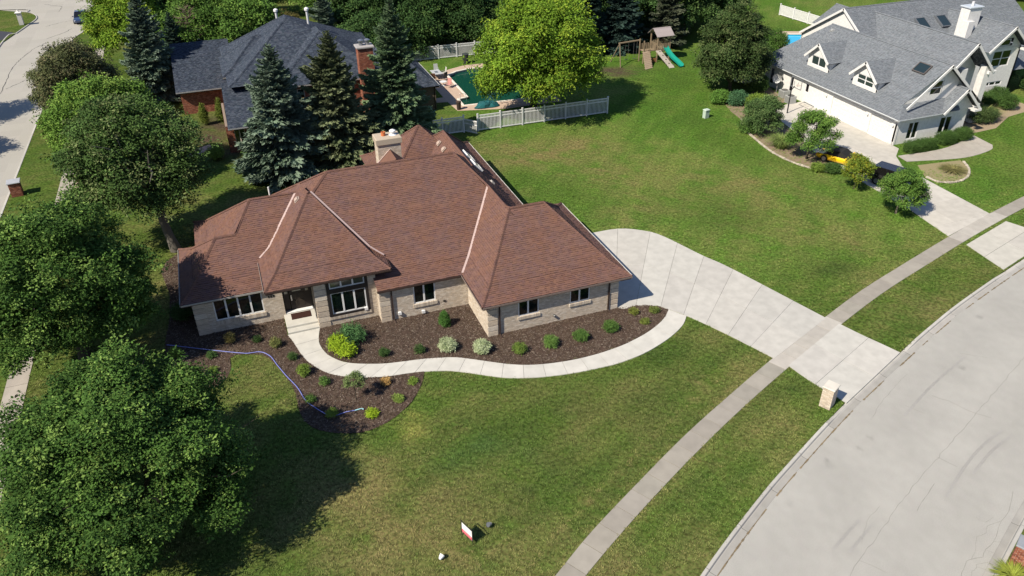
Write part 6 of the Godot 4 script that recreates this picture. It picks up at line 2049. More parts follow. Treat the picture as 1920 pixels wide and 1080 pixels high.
	var N := [
		["clipped_hedge", "long low clipped hedge under the white house's front window", 49.2, -13.9, 2.0, 0.55, 0.65, hd, {"box": 0.8, "count": 2600, "size": 0.2, "rough": 0.04}],
		["clipped_hedge", "square clipped bush in the middle of the white house hedge row", 52.9, -14.4, 1.1, 0.6, 0.8, hd, {"box": 0.65, "count": 1900, "size": 0.2, "rough": 0.04}],
		["clipped_hedge", "clipped bush at the right end of the white house hedge row", 55.3, -14.6, 1.0, 0.58, 0.8, hd, {"box": 0.55, "count": 1700, "size": 0.2, "rough": 0.04}],
		["round_shrub", "low round bush in the stone-edged bed below the yellow car", 38.0, -12.9, 0.95, 0.4, 0.8, hd, {"count": 500}],
		["round_shrub", "yellowish low bush touching the stone edge left of the low round bush", 36.9, -13.6, 0.7, 0.35, 0.7, lg, {"count": 300}],
		["round_shrub", "clipped ball shrub furthest right in the white house's front bed", 66.8, -19.6, 1.25, 0.85, 1.2, hd, {"count": 800}],
		["round_shrub", "clipped ball shrub left of the furthest right one in the front bed", 64.9, -20.6, 1.2, 0.9, 1.1, hd, {"count": 700}],
		["round_shrub", "dark flat-topped shrub below the tall porch of the white house", 61.0, -17.4, 1.9, 0.8, 1.2, [Color(0.05, 0.085, 0.03), Color(0.08, 0.12, 0.04)], {"count": 900}],
		["round_shrub", "clipped shrub beside the far wall of the white house's front bed", 67.5, -21.5, 1.3, 0.9, 1.0, hd, {"count": 700}],
		["round_shrub", "dark shrub past the right end of the white house", 73.0, -27, 2.2, 1.6, 2.6, dg, {"count": 900, "size": 0.5}],
		["round_shrub", "dark shrub hugging the right edge beyond the white house", 74.5, -22.5, 1.8, 1.1, 1.8, dg, {"count": 700, "size": 0.5}],
		["topiary_shrub", "round clipped evergreen at the deck corner of the white house", 45.0, -33.9, 1.05, 1.15, 1.05, hd, {"count": 800}],
		["round_shrub", "large round green shrub beside the blue pool", 55.8, -46.3, 2.0, 1.7, 2.0, [Color(0.055, 0.12, 0.025), Color(0.09, 0.17, 0.035)], {"count": 1300, "size": 0.5}],
		["flowering_shrub", "lush bright green shrub at the front of the bed under the oak", 39.0, -32.8, 1.4, 0.75, 1.0, [Color(0.08, 0.17, 0.03), Color(0.13, 0.26, 0.05)], {"count": 600, "size": 0.4}],
		["flowering_shrub", "blue-green shrub in the middle of the bed under the oak", 40.4, -31.6, 1.3, 0.8, 1.0, [Color(0.05, 0.13, 0.06), Color(0.09, 0.19, 0.09)], {"count": 600, "size": 0.4}],
		["flowering_shrub", "yellow-green shrub in the bed under the oak nearest the deck", 42.1, -30.3, 1.7, 0.7, 1.0, lg, {"count": 700, "size": 0.4}],
		["flowering_shrub", "green shrub joining the lilac to the bed under the oak", 40.3, -27.8, 1.4, 0.9, 1.2, g, {"count": 600, "size": 0.4}],
		["round_shrub", "dense green low shrub at the lilac's foot beside the stone edge", 36.8, -24.2, 1.2, 0.7, 1.4, g, {"count": 500, "size": 0.4}],
		["round_shrub", "round dark olive shrub behind the slate-grey roof's peak", -3.2, -78, 2.6, 2.2, 2.4, oliv_c(), {"count": 900, "size": 0.6}],
		["column_shrub", "left of the narrow column evergreens by the brick house garage", -15.6, -47.6, 0.55, 1.25, 0.55, [Color(0.09, 0.13, 0.025), Color(0.15, 0.19, 0.035)], {"count": 500, "cone": true}],
		["column_shrub", "middle of the narrow column evergreens by the brick house garage", -13.9, -47.9, 0.55, 1.3, 0.55, [Color(0.09, 0.13, 0.025), Color(0.15, 0.19, 0.035)], {"count": 500, "cone": true}],
		["column_shrub", "right of the narrow column evergreens by the brick house garage", -12.7, -47.3, 0.55, 1.3, 0.55, [Color(0.09, 0.13, 0.025), Color(0.15, 0.19, 0.035)], {"count": 500, "cone": true}],
		["flowering_shrub", "bright green shrub by the brick house's low window", -15.0, -37.4, 0.9, 0.7, 0.9, lg, {"count": 300}],
		["flowering_shrub", "green shrub beneath the brick house's front wall, left of the spruces", -11.6, -35.6, 1.0, 0.7, 0.9, g, {"count": 300}],
		["flowering_shrub", "small green shrub at the foot of the leftmost spruce", -10.4, -34.2, 0.9, 0.6, 0.8, g, {"count": 300}],
		["round_shrub", "dark shrub in the shade at the house's west wall", -18.6, -9.6, 0.8, 0.55, 0.9, dg, {"count": 300}],
		["round_shrub", "green tuft at the bed edge by the forked tree's trunk", -16.7, -20.3, 0.9, 0.6, 0.8, g, {"count": 260}]]
	for e in N:
		var o: Dictionary = e[8].duplicate()
		if not o.has("size"): o["size"] = 0.32
		shrub(e[0], e[1], "hedge" if e[0] == "clipped_hedge" else "shrub", Vector2(e[2], e[3]), Vector3(e[4], e[5], e[6]), e[7], 500 + i, o)
		i += 1
	grass_clump("ornamental_grass", "pale green fountain grass between lilac and young oak", Vector2(37.3, -19.6), 1.7, 1.3, Color(0.16, 0.22, 0.06), 1, 500)
	grass_clump("ornamental_grass", "yellow-green fountain grass by the white house's porch", Vector2(62.6, -18.4), 1.8, 1.3, Color(0.19, 0.21, 0.07), 2, 420)
	grass_clump("ornamental_grass", "bright tuft of grass at the foot of the red brick mailbox, bottom right", Vector2(15.6, 26.0), 0.9, 0.7, Color(0.20, 0.24, 0.04), 3, 400)
	grass_clump("ornamental_grass", "small grassy mound in the stone-edged island bed beside the driveway", Vector2(48.4, -9.0), 1.3, 0.35, Color(0.17, 0.16, 0.06), 4, 400)

func oliv_c() -> Array:
	return [Color(0.10, 0.095, 0.03), Color(0.16, 0.14, 0.045)]

# ---------------------------------------------------------------- fences, pool, vehicles and small things
# picket fence panel run: posts and pickets are parts
func picket_fence(label: String, a: Vector2, b: Vector2, bays: int, hgt := 1.75, solid := false) -> void:
	var f := thing("picket_fence" if not solid else "privacy_fence", label, "fence", Vector3.ZERO, "white fences" if not solid else "")
	var wc := Color(0.68, 0.69, 0.70)
	var d := (b - a).normalized()
	var bs := Basis(Vector3(d.x, 0, d.y), Vector3.UP, Vector3(d.x, 0, d.y).cross(Vector3.UP))
	var L := a.distance_to(b) / bays
	var pm := MB.new()
	pm.cbox(Vector3(0, hgt * 0.5 + 0.05, 0), Vector3(0.14, hgt + 0.1, 0.14), 0.015, wc, bs)
	pm.cbox(Vector3(0, hgt + 0.12, 0), Vector3(0.19, 0.06, 0.19), 0.025, wc, bs)
	var post := pm.mesh()
	var km := MB.new()
	if solid: km.box(Vector3(0, hgt * 0.5 - 0.02, 0), Vector3(0.19, hgt - 0.3, 0.03), wc * 0.99, bs)
	else: km.cbox(Vector3(0, hgt * 0.5, 0), Vector3(0.062, hgt - 0.16, 0.026), 0.006, wc, bs)
	var picket := km.mesh()
	var tm := MB.new()
	tm.cbox(Vector3(0, hgt * 0.5, 0), Vector3(0.05, hgt - 0.14, 0.022), 0.006, wc, bs)
	for i in bays + 1:
		var p := a + d * (L * i)
		put("post", post, M.paint, f, Vector3(p.x, 0, p.y))
		if i == bays: break
		var m := p + d * (L * 0.5)
		for y in ([0.16, hgt - 0.36, hgt - 0.06] if not solid else [0.14, hgt - 0.1]):
			var rm := MB.new()
			rm.cbox(Vector3(m.x, y, m.y), Vector3(L - 0.15, 0.11, 0.05), 0.01, wc, bs)
			put("rail", rm, M.paint, f)
		var n := 15 if not solid else 12
		for k in n:
			var q := p + d * (0.1 + (L - 0.2) * (k + 0.5) / n)
			put("picket" if not solid else "board", picket, M.paint, f, Vector3(q.x, 0, q.y))

func build_pool() -> void:
	# paved surround, cast in squares, open over the water
	var root := struct_root("pool_deck")
	var deck := packed([Vector2(10.7, -55.0), Vector2(10.6, -46.5), Vector2(9.2, -46.5), Vector2(9.4, -45.0), Vector2(10.6, -44.8), Vector2(10.8, -41.6), Vector2(16, -40.2), Vector2(22.8, -40.2), Vector2(22.8, -55), Vector2(19.5, -57.4), Vector2(16.6, -57.6), Vector2(14.2, -56.6), Vector2(13.0, -55.6)])
	var pool := packed(pool_pts)
	add_no_grass(deck)
	var rng := RandomNumberGenerator.new()
	rng.seed = 61
	for i in 9:
		for j in 11:
			var x := 9.0 + i * 1.6
			var z := -58.0 + j * 1.65
			var cell := packed([Vector2(x, z), Vector2(x + 1.59, z), Vector2(x + 1.59, z + 1.64), Vector2(x, z + 1.64)])
			for pp in Geometry2D.intersect_polygons(cell, deck):
				for qq in Geometry2D.clip_polygons(pp, pool):
					var mb := MB.new()
					mb.slab(qq, -0.05, 0.03, jit(Color(0.46, 0.35, 0.275), rng, 0.04))
					put("paving_slab", mb, M.concrete, root)
	for e in [[pool, "pool_water", M.green_water, -0.22], [packed(pool2_pts), "pool_water", M.blue_water, -0.1]]:
		var wm := MB.new()
		wm.slab(e[0], e[3], e[3], Color.WHITE, false)
		setting(e[1], wm, e[2])
		var cm := MB.new()
		var bm := MB.new()
		var poly: PackedVector2Array = e[0]
		for i in poly.size():
			var p := poly[i]
			var q := poly[(i + 1) % poly.size()]
			var t := (q - p).normalized()
			var m := (p + q) * 0.5
			var b := Basis(Vector3(t.x, 0, t.y), Vector3.UP, Vector3(t.x, 0, t.y).cross(Vector3.UP))
			cm.cbox(Vector3(m.x, 0.035, m.y), Vector3(p.distance_to(q) + 0.05, 0.09, 0.28), 0.02, Color(0.66, 0.62, 0.55), b)
			bm.box(Vector3(m.x, -0.45, m.y), Vector3(p.distance_to(q), 0.9, 0.06), Color(0.35, 0.42, 0.40), b)
		setting("pool_coping", cm, M.concrete)
		setting("pool_wall", bm, M.concrete)
	# surround of the blue pool
	var p2 := MB.new()
	var ring := Geometry2D.offset_polygon(packed(pool2_pts), 1.6)
	for cell in 30:
		var x := 57.0 + (cell % 6) * 2.4
		var z := -56.5 + int(cell / 6) * 2.6
		var c0 := packed([Vector2(x, z), Vector2(x + 2.39, z), Vector2(x + 2.39, z + 2.59), Vector2(x, z + 2.59)])
		for pp in Geometry2D.intersect_polygons(c0, ring[0]):
			for qq in Geometry2D.clip_polygons(pp, packed(pool2_pts)):
				p2.slab(qq, -0.04, 0.02, Color(0.48, 0.38, 0.30))
	setting("pool_deck", p2, M.concrete)
	# hand rail at the steps
	var hr := thing("pool_handrail", "thin metal handrail at the steps of the green pool", "handrail", Vector3(12.0, 0, -45.0))
	var hm := MB.new()
	hm.tube([Vector3(0, 0, 0.7), Vector3(0, 0.85, 0.6), Vector3(0.1, 0.95, 0.4), Vector3(0.9, 0.5, -0.2), Vector3(1.0, -0.2, -0.25)], [0.025, 0.025, 0.025, 0.025, 0.025], 7, Color(0.7, 0.71, 0.72))
	put("rail", hm, M.steel, hr)
	# table and chairs
	var t := thing("patio_table", "rectangular grey patio table at the corner of the green pool's deck", "table", Vector3(11.9, 0, -53.9))
	var tm := MB.new()
	tm.cbox(Vector3(0, 0.74, 0), Vector3(1.15, 0.04, 1.9), 0.012, Color(0.42, 0.44, 0.46))
	put("tabletop", tm, M.metal, t)
	var im := MB.new()
	im.box(Vector3(0, 0.763, 0), Vector3(0.4, 0.004, 0.7), Color(0.12, 0.14, 0.17))
	put("inset", im, M.metal, t)
	for sx in [-0.5, 0.5]:
		for sz in [-0.85, 0.85]:
			var lm := MB.new()
			lm.tube([Vector3(sx, 0, sz), Vector3(sx, 0.72, sz)], [0.03, 0.03], 6, Color(0.08, 0.08, 0.08))
			put("leg", lm, M.metal, t)
	chair("dark mesh patio chair at the left side of the patio table", Vector2(10.95, -54.3), -PI / 2, Color(0.03, 0.03, 0.032))
	chair("pale grey patio chair at the far end of the patio table", Vector2(12.4, -55.7), PI, Color(0.36, 0.38, 0.38))
	chair("pale patio chair at the right side of the patio table", Vector2(12.95, -54.2), PI / 2, Color(0.42, 0.42, 0.4))
	chair("black patio chair at the near end of the patio table", Vector2(12.5, -52.5), 0.4, Color(0.02, 0.02, 0.02))
	chair("small brown patio chair pulled out near the table's left leg", Vector2(11.2, -52.6), -0.5, Color(0.10, 0.05, 0.035))
	# small side table with things on it
	var st := thing("side_table", "small light side table between deck edge and green pool", "table", Vector3(11.8, 0, -50.6))
	var sm := MB.new()
	sm.lathe(Vector3.ZERO, [Vector2(0.25, 0), Vector2(0.25, 0.04), Vector2(0.04, 0.06), Vector2(0.04, 0.5), Vector2(0.42, 0.52), Vector2(0.42, 0.55), Vector2(0.001, 0.55)], 14, Color(0.62, 0.64, 0.66))
	put("pedestal", sm, M.metal, st)
	chair("folding chair with red and white seat beside the small side table", Vector2(12.2, -49.6), 2.4, Color(0.45, 0.22, 0.2))
	for e in [["tall black waste bin by the far white fence", Vector2(17.1, -58.4), 0.42, 1.25, Color(0.02, 0.025, 0.024)], ["short dark brown bin on the near corner of the pool deck", Vector2(11.05, -41.9), 0.27, 0.95, Color(0.035, 0.022, 0.018)]]:
		var b := thing("waste_bin", e[0], "bin", Vector3(e[1].x, 0.03, e[1].y))
		var bm := MB.new()
		bm.lathe(Vector3.ZERO, [Vector2(e[2] * 0.82, 0), Vector2(e[2], e[3] * 0.9), Vector2(e[2] * 1.06, e[3] * 0.9), Vector2(e[2] * 1.06, e[3] * 0.96)], 14, e[4])
		put("body", bm, M.rubber, b)
		var lm := MB.new()
		lm.lathe(Vector3.ZERO, [Vector2(e[2] * 1.1, e[3] * 0.95), Vector2(e[2] * 0.95, e[3]), Vector2(0.001, e[3] * 1.03)], 14, e[4] * 1.5)
		put("lid", lm, M.rubber, b)
	# crumpled pool cover
	var cv := MB.new()
	rng.seed = 8
	var rings := []
	for r in 6:
		var row := []
		for k in 20:
			var a := TAU * k / 20
			var f := 1.0 - r / 5.6
			var rad := f * (1.0 + 0.16 * sin(a * 3 + r) + 0.10 * rng.randf())
			row.append(Vector3(cos(a) * rad * 1.35, 0.62 * sqrt(1 - f * f * 0.98) * (0.75 + 0.4 * rng.randf()), sin(a) * rad * 0.75))
		rings.append(row)
	for r in 5:
		for k in 20:
			var j := (k + 1) % 20
			cv.quad(rings[r][j], rings[r][k], rings[r + 1][k], rings[r + 1][j], jit(Color(0.015, 0.10, 0.115), rng, 0.35))
	for k in 18:
		cv.tri(rings[5][0], rings[5][k + 2], rings[5][k + 1], Color(0.02, 0.12, 0.13))
	var o := put("pool_cover", cv, M.plain, null, Vector3(14.2, 0.03, -41.7))
	tag(o, "crumpled blue-green tarpaulin heaped on the near edge of the pool deck", "tarpaulin")

func chair(label: String, at: Vector2, turn: float, c0: Color) -> void:
	var t := thing("patio_chair", label, "chair", Vector3(at.x, 0.03, at.y), "chairs on the pool deck", turn)
	var m := MB.new()
	m.cbox(Vector3(0, 0.43, 0), Vector3(0.52, 0.04, 0.5), 0.01, c0)
	put("seat", m, M.metal, t)
	m = MB.new()
	m.cbox(Vector3(0, 0.78, 0.28), Vector3(0.52, 0.66, 0.03), 0.008, c0 * 1.1, Basis(Vector3.RIGHT, 0.16))
	put("backrest", m, M.metal, t)
	for sx in [-0.24, 0.24]:
		for sz in [-0.22, 0.22]:
			m = MB.new()
			m.tube([Vector3(sx, 0, sz * 1.1), Vector3(sx, 0.42, sz)], [0.018, 0.018], 5, c0 * 0.8)
			put("leg", m, M.metal, t)
		m = MB.new()
		m.tube([Vector3(sx * 1.12, 0.42, -0.2), Vector3(sx * 1.12, 0.64, -0.18), Vector3(sx * 1.12, 0.66, 0.26)], [0.018, 0.02, 0.02], 5, c0 * 0.8)
		put("armrest", m, M.metal, t)

func build_playset() -> void:
	var t := thing("play_set", "wooden play set with shingled tower, swing beam and ramp at the lawn's far end", "play set", Vector3(40.2, 0, -50.3))
	var wd := Color(0.30, 0.235, 0.16)
	var rng := RandomNumberGenerator.new()
	rng.seed = 3
	# tower: local x to the right, z towards the camera
	for x in [-0.9, 0.9]:
		for z in [-0.9, 0.9]:
			var m := MB.new()
			m.cbox(Vector3(x + 0.9, 1.75, z), Vector3(0.13, 3.5, 0.13), 0.012, wd)
			put("post", m, M.wood, t)
	var m2 := MB.new()
	for i in 9: m2.box(Vector3(0.9, 1.5, -0.88 + i * 0.22), Vector3(2.0, 0.05, 0.2), jit(wd, rng, 0.12))
	put("floor", m2, M.wood, t)
	for s in [-1.0, 1.0]:
		for i in 9:
			var m := MB.new()
			m.box(Vector3(0.02 + i * 0.22, 1.95, 0.93 * s), Vector3(0.12, 0.85, 0.04), jit(wd, rng, 0.15))
			put("railing_slat", m, M.wood, t)
		for i in 9:
			var m := MB.new()
			m.box(Vector3(0.9 + 0.93 * s, 1.95, -0.88 + i * 0.22), Vector3(0.04, 0.85, 0.12), jit(wd, rng, 0.15))
			put("railing_slat", m, M.wood, t)
	# roof boards
	for s in [-1.0, 1.0]:
		for i in 6:
			var m := MB.new()
			var k := (i + 0.5) / 6.0
			m.box(Vector3(0.9, 4.15 - 0.85 * k, s * 1.25 * k), Vector3(2.5, 0.04, 0.27), jit(Color(0.34, 0.30, 0.30), rng, 0.10), Basis(Vector3.RIGHT, s * 0.6))
			put("roof_board", m, M.wood, t)
	var aw := MB.new()
	aw.box(Vector3(2.25, 2.35, 0.2), Vector3(1.0, 0.03, 1.7), Color(0.10, 0.11, 0.13), Basis(Vector3(0, 0, 1), -0.55))
	put("canvas_awning", aw, M.plain, t)
	# bridge to the left and its second platform
	for i in 8:
		var m := MB.new()
		m.box(Vector3(-0.2 - i * 0.22, 1.5, 0.2), Vector3(0.19, 0.05, 1.1), jit(wd, rng, 0.15))
		put("bridge_plank", m, M.wood, t)
		for s in [-0.36, 0.76]:
			var r := MB.new()
			r.box(Vector3(-0.2 - i * 0.22, 1.9, s), Vector3(0.08, 0.8, 0.04), jit(wd * 1.2, rng, 0.15))
			put("railing_slat", r, M.wood, t)
	for e in [[-1.9, -0.36], [-1.9, 0.76]]:
		var m := MB.new()
		m.cbox(Vector3(e[0], 1.45, e[1]), Vector3(0.12, 2.9, 0.12), 0.012, wd)
		put("post", m, M.wood, t)
	# swing beam and its frame
	var sb := MB.new()
	sb.cbox(Vector3(-3.4, 2.7, -0.3), Vector3(3.4, 0.16, 0.12), 0.015, wd * 1.15, Basis(Vector3.UP, 0.12))
	put("swing_beam", sb, M.wood, t)
	for s in [-1.0, 1.0]:
		var m := MB.new()
		m.tube([Vector3(-4.95, 2.7, -0.1), Vector3(-5.4, 0, -0.1 + s * 1.4)], [0.06, 0.06], 5, wd * 0.8)
		put("frame_leg", m, M.wood, t)
	for x in [-2.6, -3.8]:
		var m := MB.new()
		for s in [-0.22, 0.22]: m.tube([Vector3(x + s, 2.6, -0.25), Vector3(x + s, 0.5, -0.25)], [0.012, 0.012], 4, Color(0.15, 0.15, 0.15))
		m.box(Vector3(x, 0.48, -0.25), Vector3(0.46, 0.03, 0.18), Color(0.05, 0.07, 0.05))
		put("swing", m, M.rubber, t)
	# climbing ramp and rock wall
	var rp := MB.new()
	for i in 10:
		var k := (i + 0.5) / 10.0
		rp.box(Vector3(-1.55 - 0.75 * k, 1.5 * (1 - k) + 0.03, 0.8 + 2.3 * k), Vector3(1.25, 0.05, 0.27), jit(Color(0.36, 0.28, 0.20), rng, 0.08), Basis(Vector3.UP, 0.3) * Basis(Vector3.RIGHT, 0.55))
	put("ramp", rp, M.wood, t)
	var rw := MB.new()
	for i in 9:
		var k := (i + 0.5) / 9.0
		rw.box(Vector3(0.05 + 0.55 * k, 1.5 * (1 - k) + 0.03, 1.0 + 2.9 * k), Vector3(0.75, 0.05, 0.36), jit(Color(0.42, 0.38, 0.33), rng, 0.08), Basis(Vector3.RIGHT, 0.48))
	for i in 8:
		rw.lathe(Vector3(0.2 + 0.45 * (i % 2) + i * 0.05, 1.42 - i * 0.17, 1.2 + i * 0.33), [Vector2(0.12, 0), Vector2(0.09, 0.08), Vector2(0.001, 0.1)], 6, Color(0.12, 0.10, 0.09))
	put("climbing_wall", rw, M.wood, t)
	# green trough slide
	var sl := MB.new()
	var gr := Color(0.01, 0.27, 0.21)
	var n := 12
	for i in n:
		var k0 := float(i) / n
		var k1 := float(i + 1) / n
		var pa := _slide(k0)
		var pb := _slide(k1)
		var pr := [Vector3(-0.34, 0.26, 0), Vector3(-0.30, 0.03, 0), Vector3(-0.15, 0, 0), Vector3(0.15, 0, 0), Vector3(0.30, 0.03, 0), Vector3(0.34, 0.26, 0)]
		for j in 5:
			sl.quad(pa + pr[j], pb + pr[j], pb + pr[j + 1], pa + pr[j + 1], gr)
			sl.quad(pa + pr[j] - Vector3(0, 0.03, 0), pa + pr[j + 1] - Vector3(0, 0.03, 0), pb + pr[j + 1] - Vector3(0, 0.03, 0), pb + pr[j] - Vector3(0, 0.03, 0), gr)
	put("slide", sl, M.paint, t)
	var sn := MB.new()
	sn.box(Vector3(-0.35, 0.3, 0.9), Vector3(0.7, 0.5, 0.06), Color(0.32, 0.15, 0.07))
	put("panel", sn, M.wood, t)

func _slide(k: float) -> Vector3:
	return Vector3(1.15 + 0.65 * k, 1.65 * (1 - k) * (1 - 0.25 * sin(k * PI)) + 0.16, 0.9 + 3.2 * k)

# car: length along +x, rings of the body lofted from side profiles
func car(nm: String, label: String, at: Vector2, turn: float, paint: Color, L: float, W: float, H: float, suv: bool, open_top := false) -> void:
	var t := thing(nm, label, "car", Vector3(at.x, 0.03 if at.x > 0 else -0.1, at.y), "", turn)
	var mb := MB.new()
	var hood := H * (0.58 if suv else 0.60)
	# lower body: x, half width, sill height, beltline height
	var st := [[-L * 0.5, W * 0.40, 0.38, hood * 0.82], [-L * 0.47, W * 0.47, 0.28, hood * 0.95], [-L * 0.36, W * 0.5, 0.22, hood], [-L * 0.1, W * 0.5, 0.22, hood * 1.02], [L * 0.15, W * 0.5, 0.22, hood], [L * 0.3, W * 0.5, 0.22, hood * 0.95], [L * 0.44, W * 0.46, 0.25, hood * 0.84], [L * 0.5, W * 0.36, 0.34, hood * 0.66]]
	var rings := []
	for s in st:
		var w: float = s[1]
		var y0: float = s[2]
		var y1: float = s[3]
		rings.append([Vector3(s[0], y0, -w * 0.9), Vector3(s[0], lerpf(y0, y1, 0.35), -w), Vector3(s[0], lerpf(y0, y1, 0.75), -w * 0.98), Vector3(s[0], y1, -w * 0.86), Vector3(s[0], y1 + 0.03, 0), Vector3(s[0], y1, w * 0.86), Vector3(s[0], lerpf(y0, y1, 0.75), w * 0.98), Vector3(s[0], lerpf(y0, y1, 0.35), w), Vector3(s[0], y0, w * 0.9)])
	for i in rings.size() - 1:
		for j in 8:
			mb.quad(rings[i][j + 1], rings[i + 1][j + 1], rings[i + 1][j], rings[i][j], paint)
		mb.quad(rings[i][0], rings[i + 1][0], rings[i + 1][8], rings[i][8], Color(0.02, 0.02, 0.02))
	for j in range(1, 8):
		mb.tri(rings[0][0], rings[0][j + 1], rings[0][j], paint)
		mb.tri(rings[7][0], rings[7][j], rings[7][j + 1], paint)
	put("body", mb, M.car, t)
	# cabin
	var x0 := -L * (0.46 if suv else 0.34)
	var x1 := -L * (0.42 if suv else 0.20)
	var x2 := L * (0.06 if suv else 0.02)
	var x3 := L * 0.22
	var yb := hood * 0.99
	var cb := W * 0.43
	var ct := W * 0.36
	var gl := MB.new()
	var b := [Vector3(x0, yb, -cb), Vector3(x3, yb, -cb), Vector3(x3, yb, cb), Vector3(x0, yb, cb)]
	var u := [Vector3(x1, H, -ct), Vector3(x2, H, -ct), Vector3(x2, H, ct), Vector3(x1, H, ct)]
	var gc := Color(0.008, 0.009, 0.011)
	for j in 4:
		var k := (j + 1) % 4
		gl.quad(b[k], b[j], u[j], u[k], gc)
	if open_top: gl.quad(u[3], u[2], u[1], u[0], Color(0.012, 0.012, 0.013))
	put("windows", gl, M.glass if not open_top else M.rubber, t)
	if not open_top:
		var rf := MB.new()
		rf.cbox(Vector3((x1 + x2) * 0.5, H + 0.02, 0), Vector3(x2 - x1 + 0.1, 0.06, ct * 2 + 0.06), 0.03, paint)
		for s in [-1.0, 1.0]:
			for e in [[x3, x2], [x0, x1], [(x0 + x3) * 0.5, (x1 + x2) * 0.5]]:
				rf.tube([Vector3(e[0], yb, cb * s), Vector3(e[1], H, ct * s)], [0.045, 0.04], 5, paint)
		put("roof", rf, M.car, t)
	for e in [[-L * 0.3, -1.0], [-L * 0.3, 1.0], [L * 0.31, -1.0], [L * 0.31, 1.0]]:
		var wm := MB.new()
		var r := 0.36 if suv else 0.33
		var zc: float = W * 0.46 * e[1]
		wm.tube([Vector3(e[0], r, zc - 0.11), Vector3(e[0], r, zc + 0.11)], [r, r], 18, Color(0.015, 0.015, 0.015))
		var wo := put("wheel", wm, M.rubber, t)
		var rm := MB.new()
		rm.tube([Vector3(e[0], r, zc - 0.115), Vector3(e[0], r, zc + 0.115)], [r * 0.62, r * 0.62], 12, Color(0.35, 0.36, 0.38))
		put("rim", rm, M.steel, wo)
	for s in [-1.0, 1.0]:
		var hm := MB.new()
		hm.cbox(Vector3(L * 0.475, hood * 0.66, W * 0.32 * s), Vector3(0.14, 0.12, 0.34), 0.03, Color(0.75, 0.77, 0.8), Basis(Vector3.UP, 0.35 * s))
		put("headlight", hm, M.glass, t)
		var tm := MB.new()
		tm.cbox(Vector3(-L * 0.49, hood * 0.75, W * 0.33 * s), Vector3(0.06, 0.12, 0.3), 0.02, Color(0.3, 0.01, 0.01))
		put("tail_light", tm, M.glass, t)
		var mm := MB.new()
		mm.cbox(Vector3(x3 - 0.25, yb + 0.1, (cb + 0.16) * s), Vector3(0.14, 0.14, 0.2), 0.04, paint)
		put("mirror", mm, M.car, t)
	var gm := MB.new()
	gm.cbox(Vector3(L * 0.487, 0.48, 0), Vector3(0.07, 0.16, W * 0.5), 0.02, Color(0.05, 0.05, 0.055))
	put("grille", gm, M.metal, t)

func brick_pillar_mailbox(label: String, at: Vector2, turn: float, s: Vector3, pal: Array, cap: Color, sd: int, slant := false) -> void:
	var t := thing("brick_mailbox", label, "mailbox", Vector3(at.x, 0, at.y), "", turn)
	var rng := RandomNumberGenerator.new()
	rng.seed = sd
	var y := 0.0
	var row := 0
	var core := MB.new()
	core.box(Vector3(0, s.y * 0.5, 0), Vector3(s.x - 0.04, s.y, s.z - 0.04), MORTAR)
	put("mortar_core", core, M.brick, t)
	while y < s.y - 0.05:
		for f in 4:
			var w := s.x if f % 2 == 0 else s.z
			var d := s.z if f % 2 == 0 else s.x
			var b := Basis(Vector3.UP, f * PI / 2)
			var x := -w * 0.5 + (0.0 if row % 2 else -0.11)
			while x < w * 0.5 - 0.02:
				var l := maxf(x, -w * 0.5)
				var r := minf(x + 0.21, w * 0.5)
				if r - l > 0.03:
					var m := MB.new()
					m.box(b * Vector3((l + r) * 0.5, y + 0.035, d * 0.5 - 0.03), Vector3(r - l - 0.008, 0.066, 0.07), jit(pal[rng.randi() % pal.size()], rng, 0.12), b)
					put("brick", m, M.brick, t)
				x += 0.218
		y += 0.075
		row += 1
	var cm := MB.new()
	if slant: cm.cbox(Vector3(0, s.y + 0.05, 0), Vector3(s.x + 0.2, 0.1, s.z + 0.2), 0.03, cap, Basis(Vector3.RIGHT, 0.0))
	else:
		cm.cbox(Vector3(0, s.y + 0.05, 0), Vector3(s.x + 0.1, 0.1, s.z + 0.1), 0.03, cap)
	put("cap", cm, M.concrete, t)
	var dm := MB.new()
	dm.cbox(Vector3(s.x * 0.5 + 0.02, s.y * 0.72, 0), Vector3(0.06, 0.26, 0.24), 0.015, Color(0.06, 0.06, 0.065))
	put("mailbox_door", dm, M.metal, t)

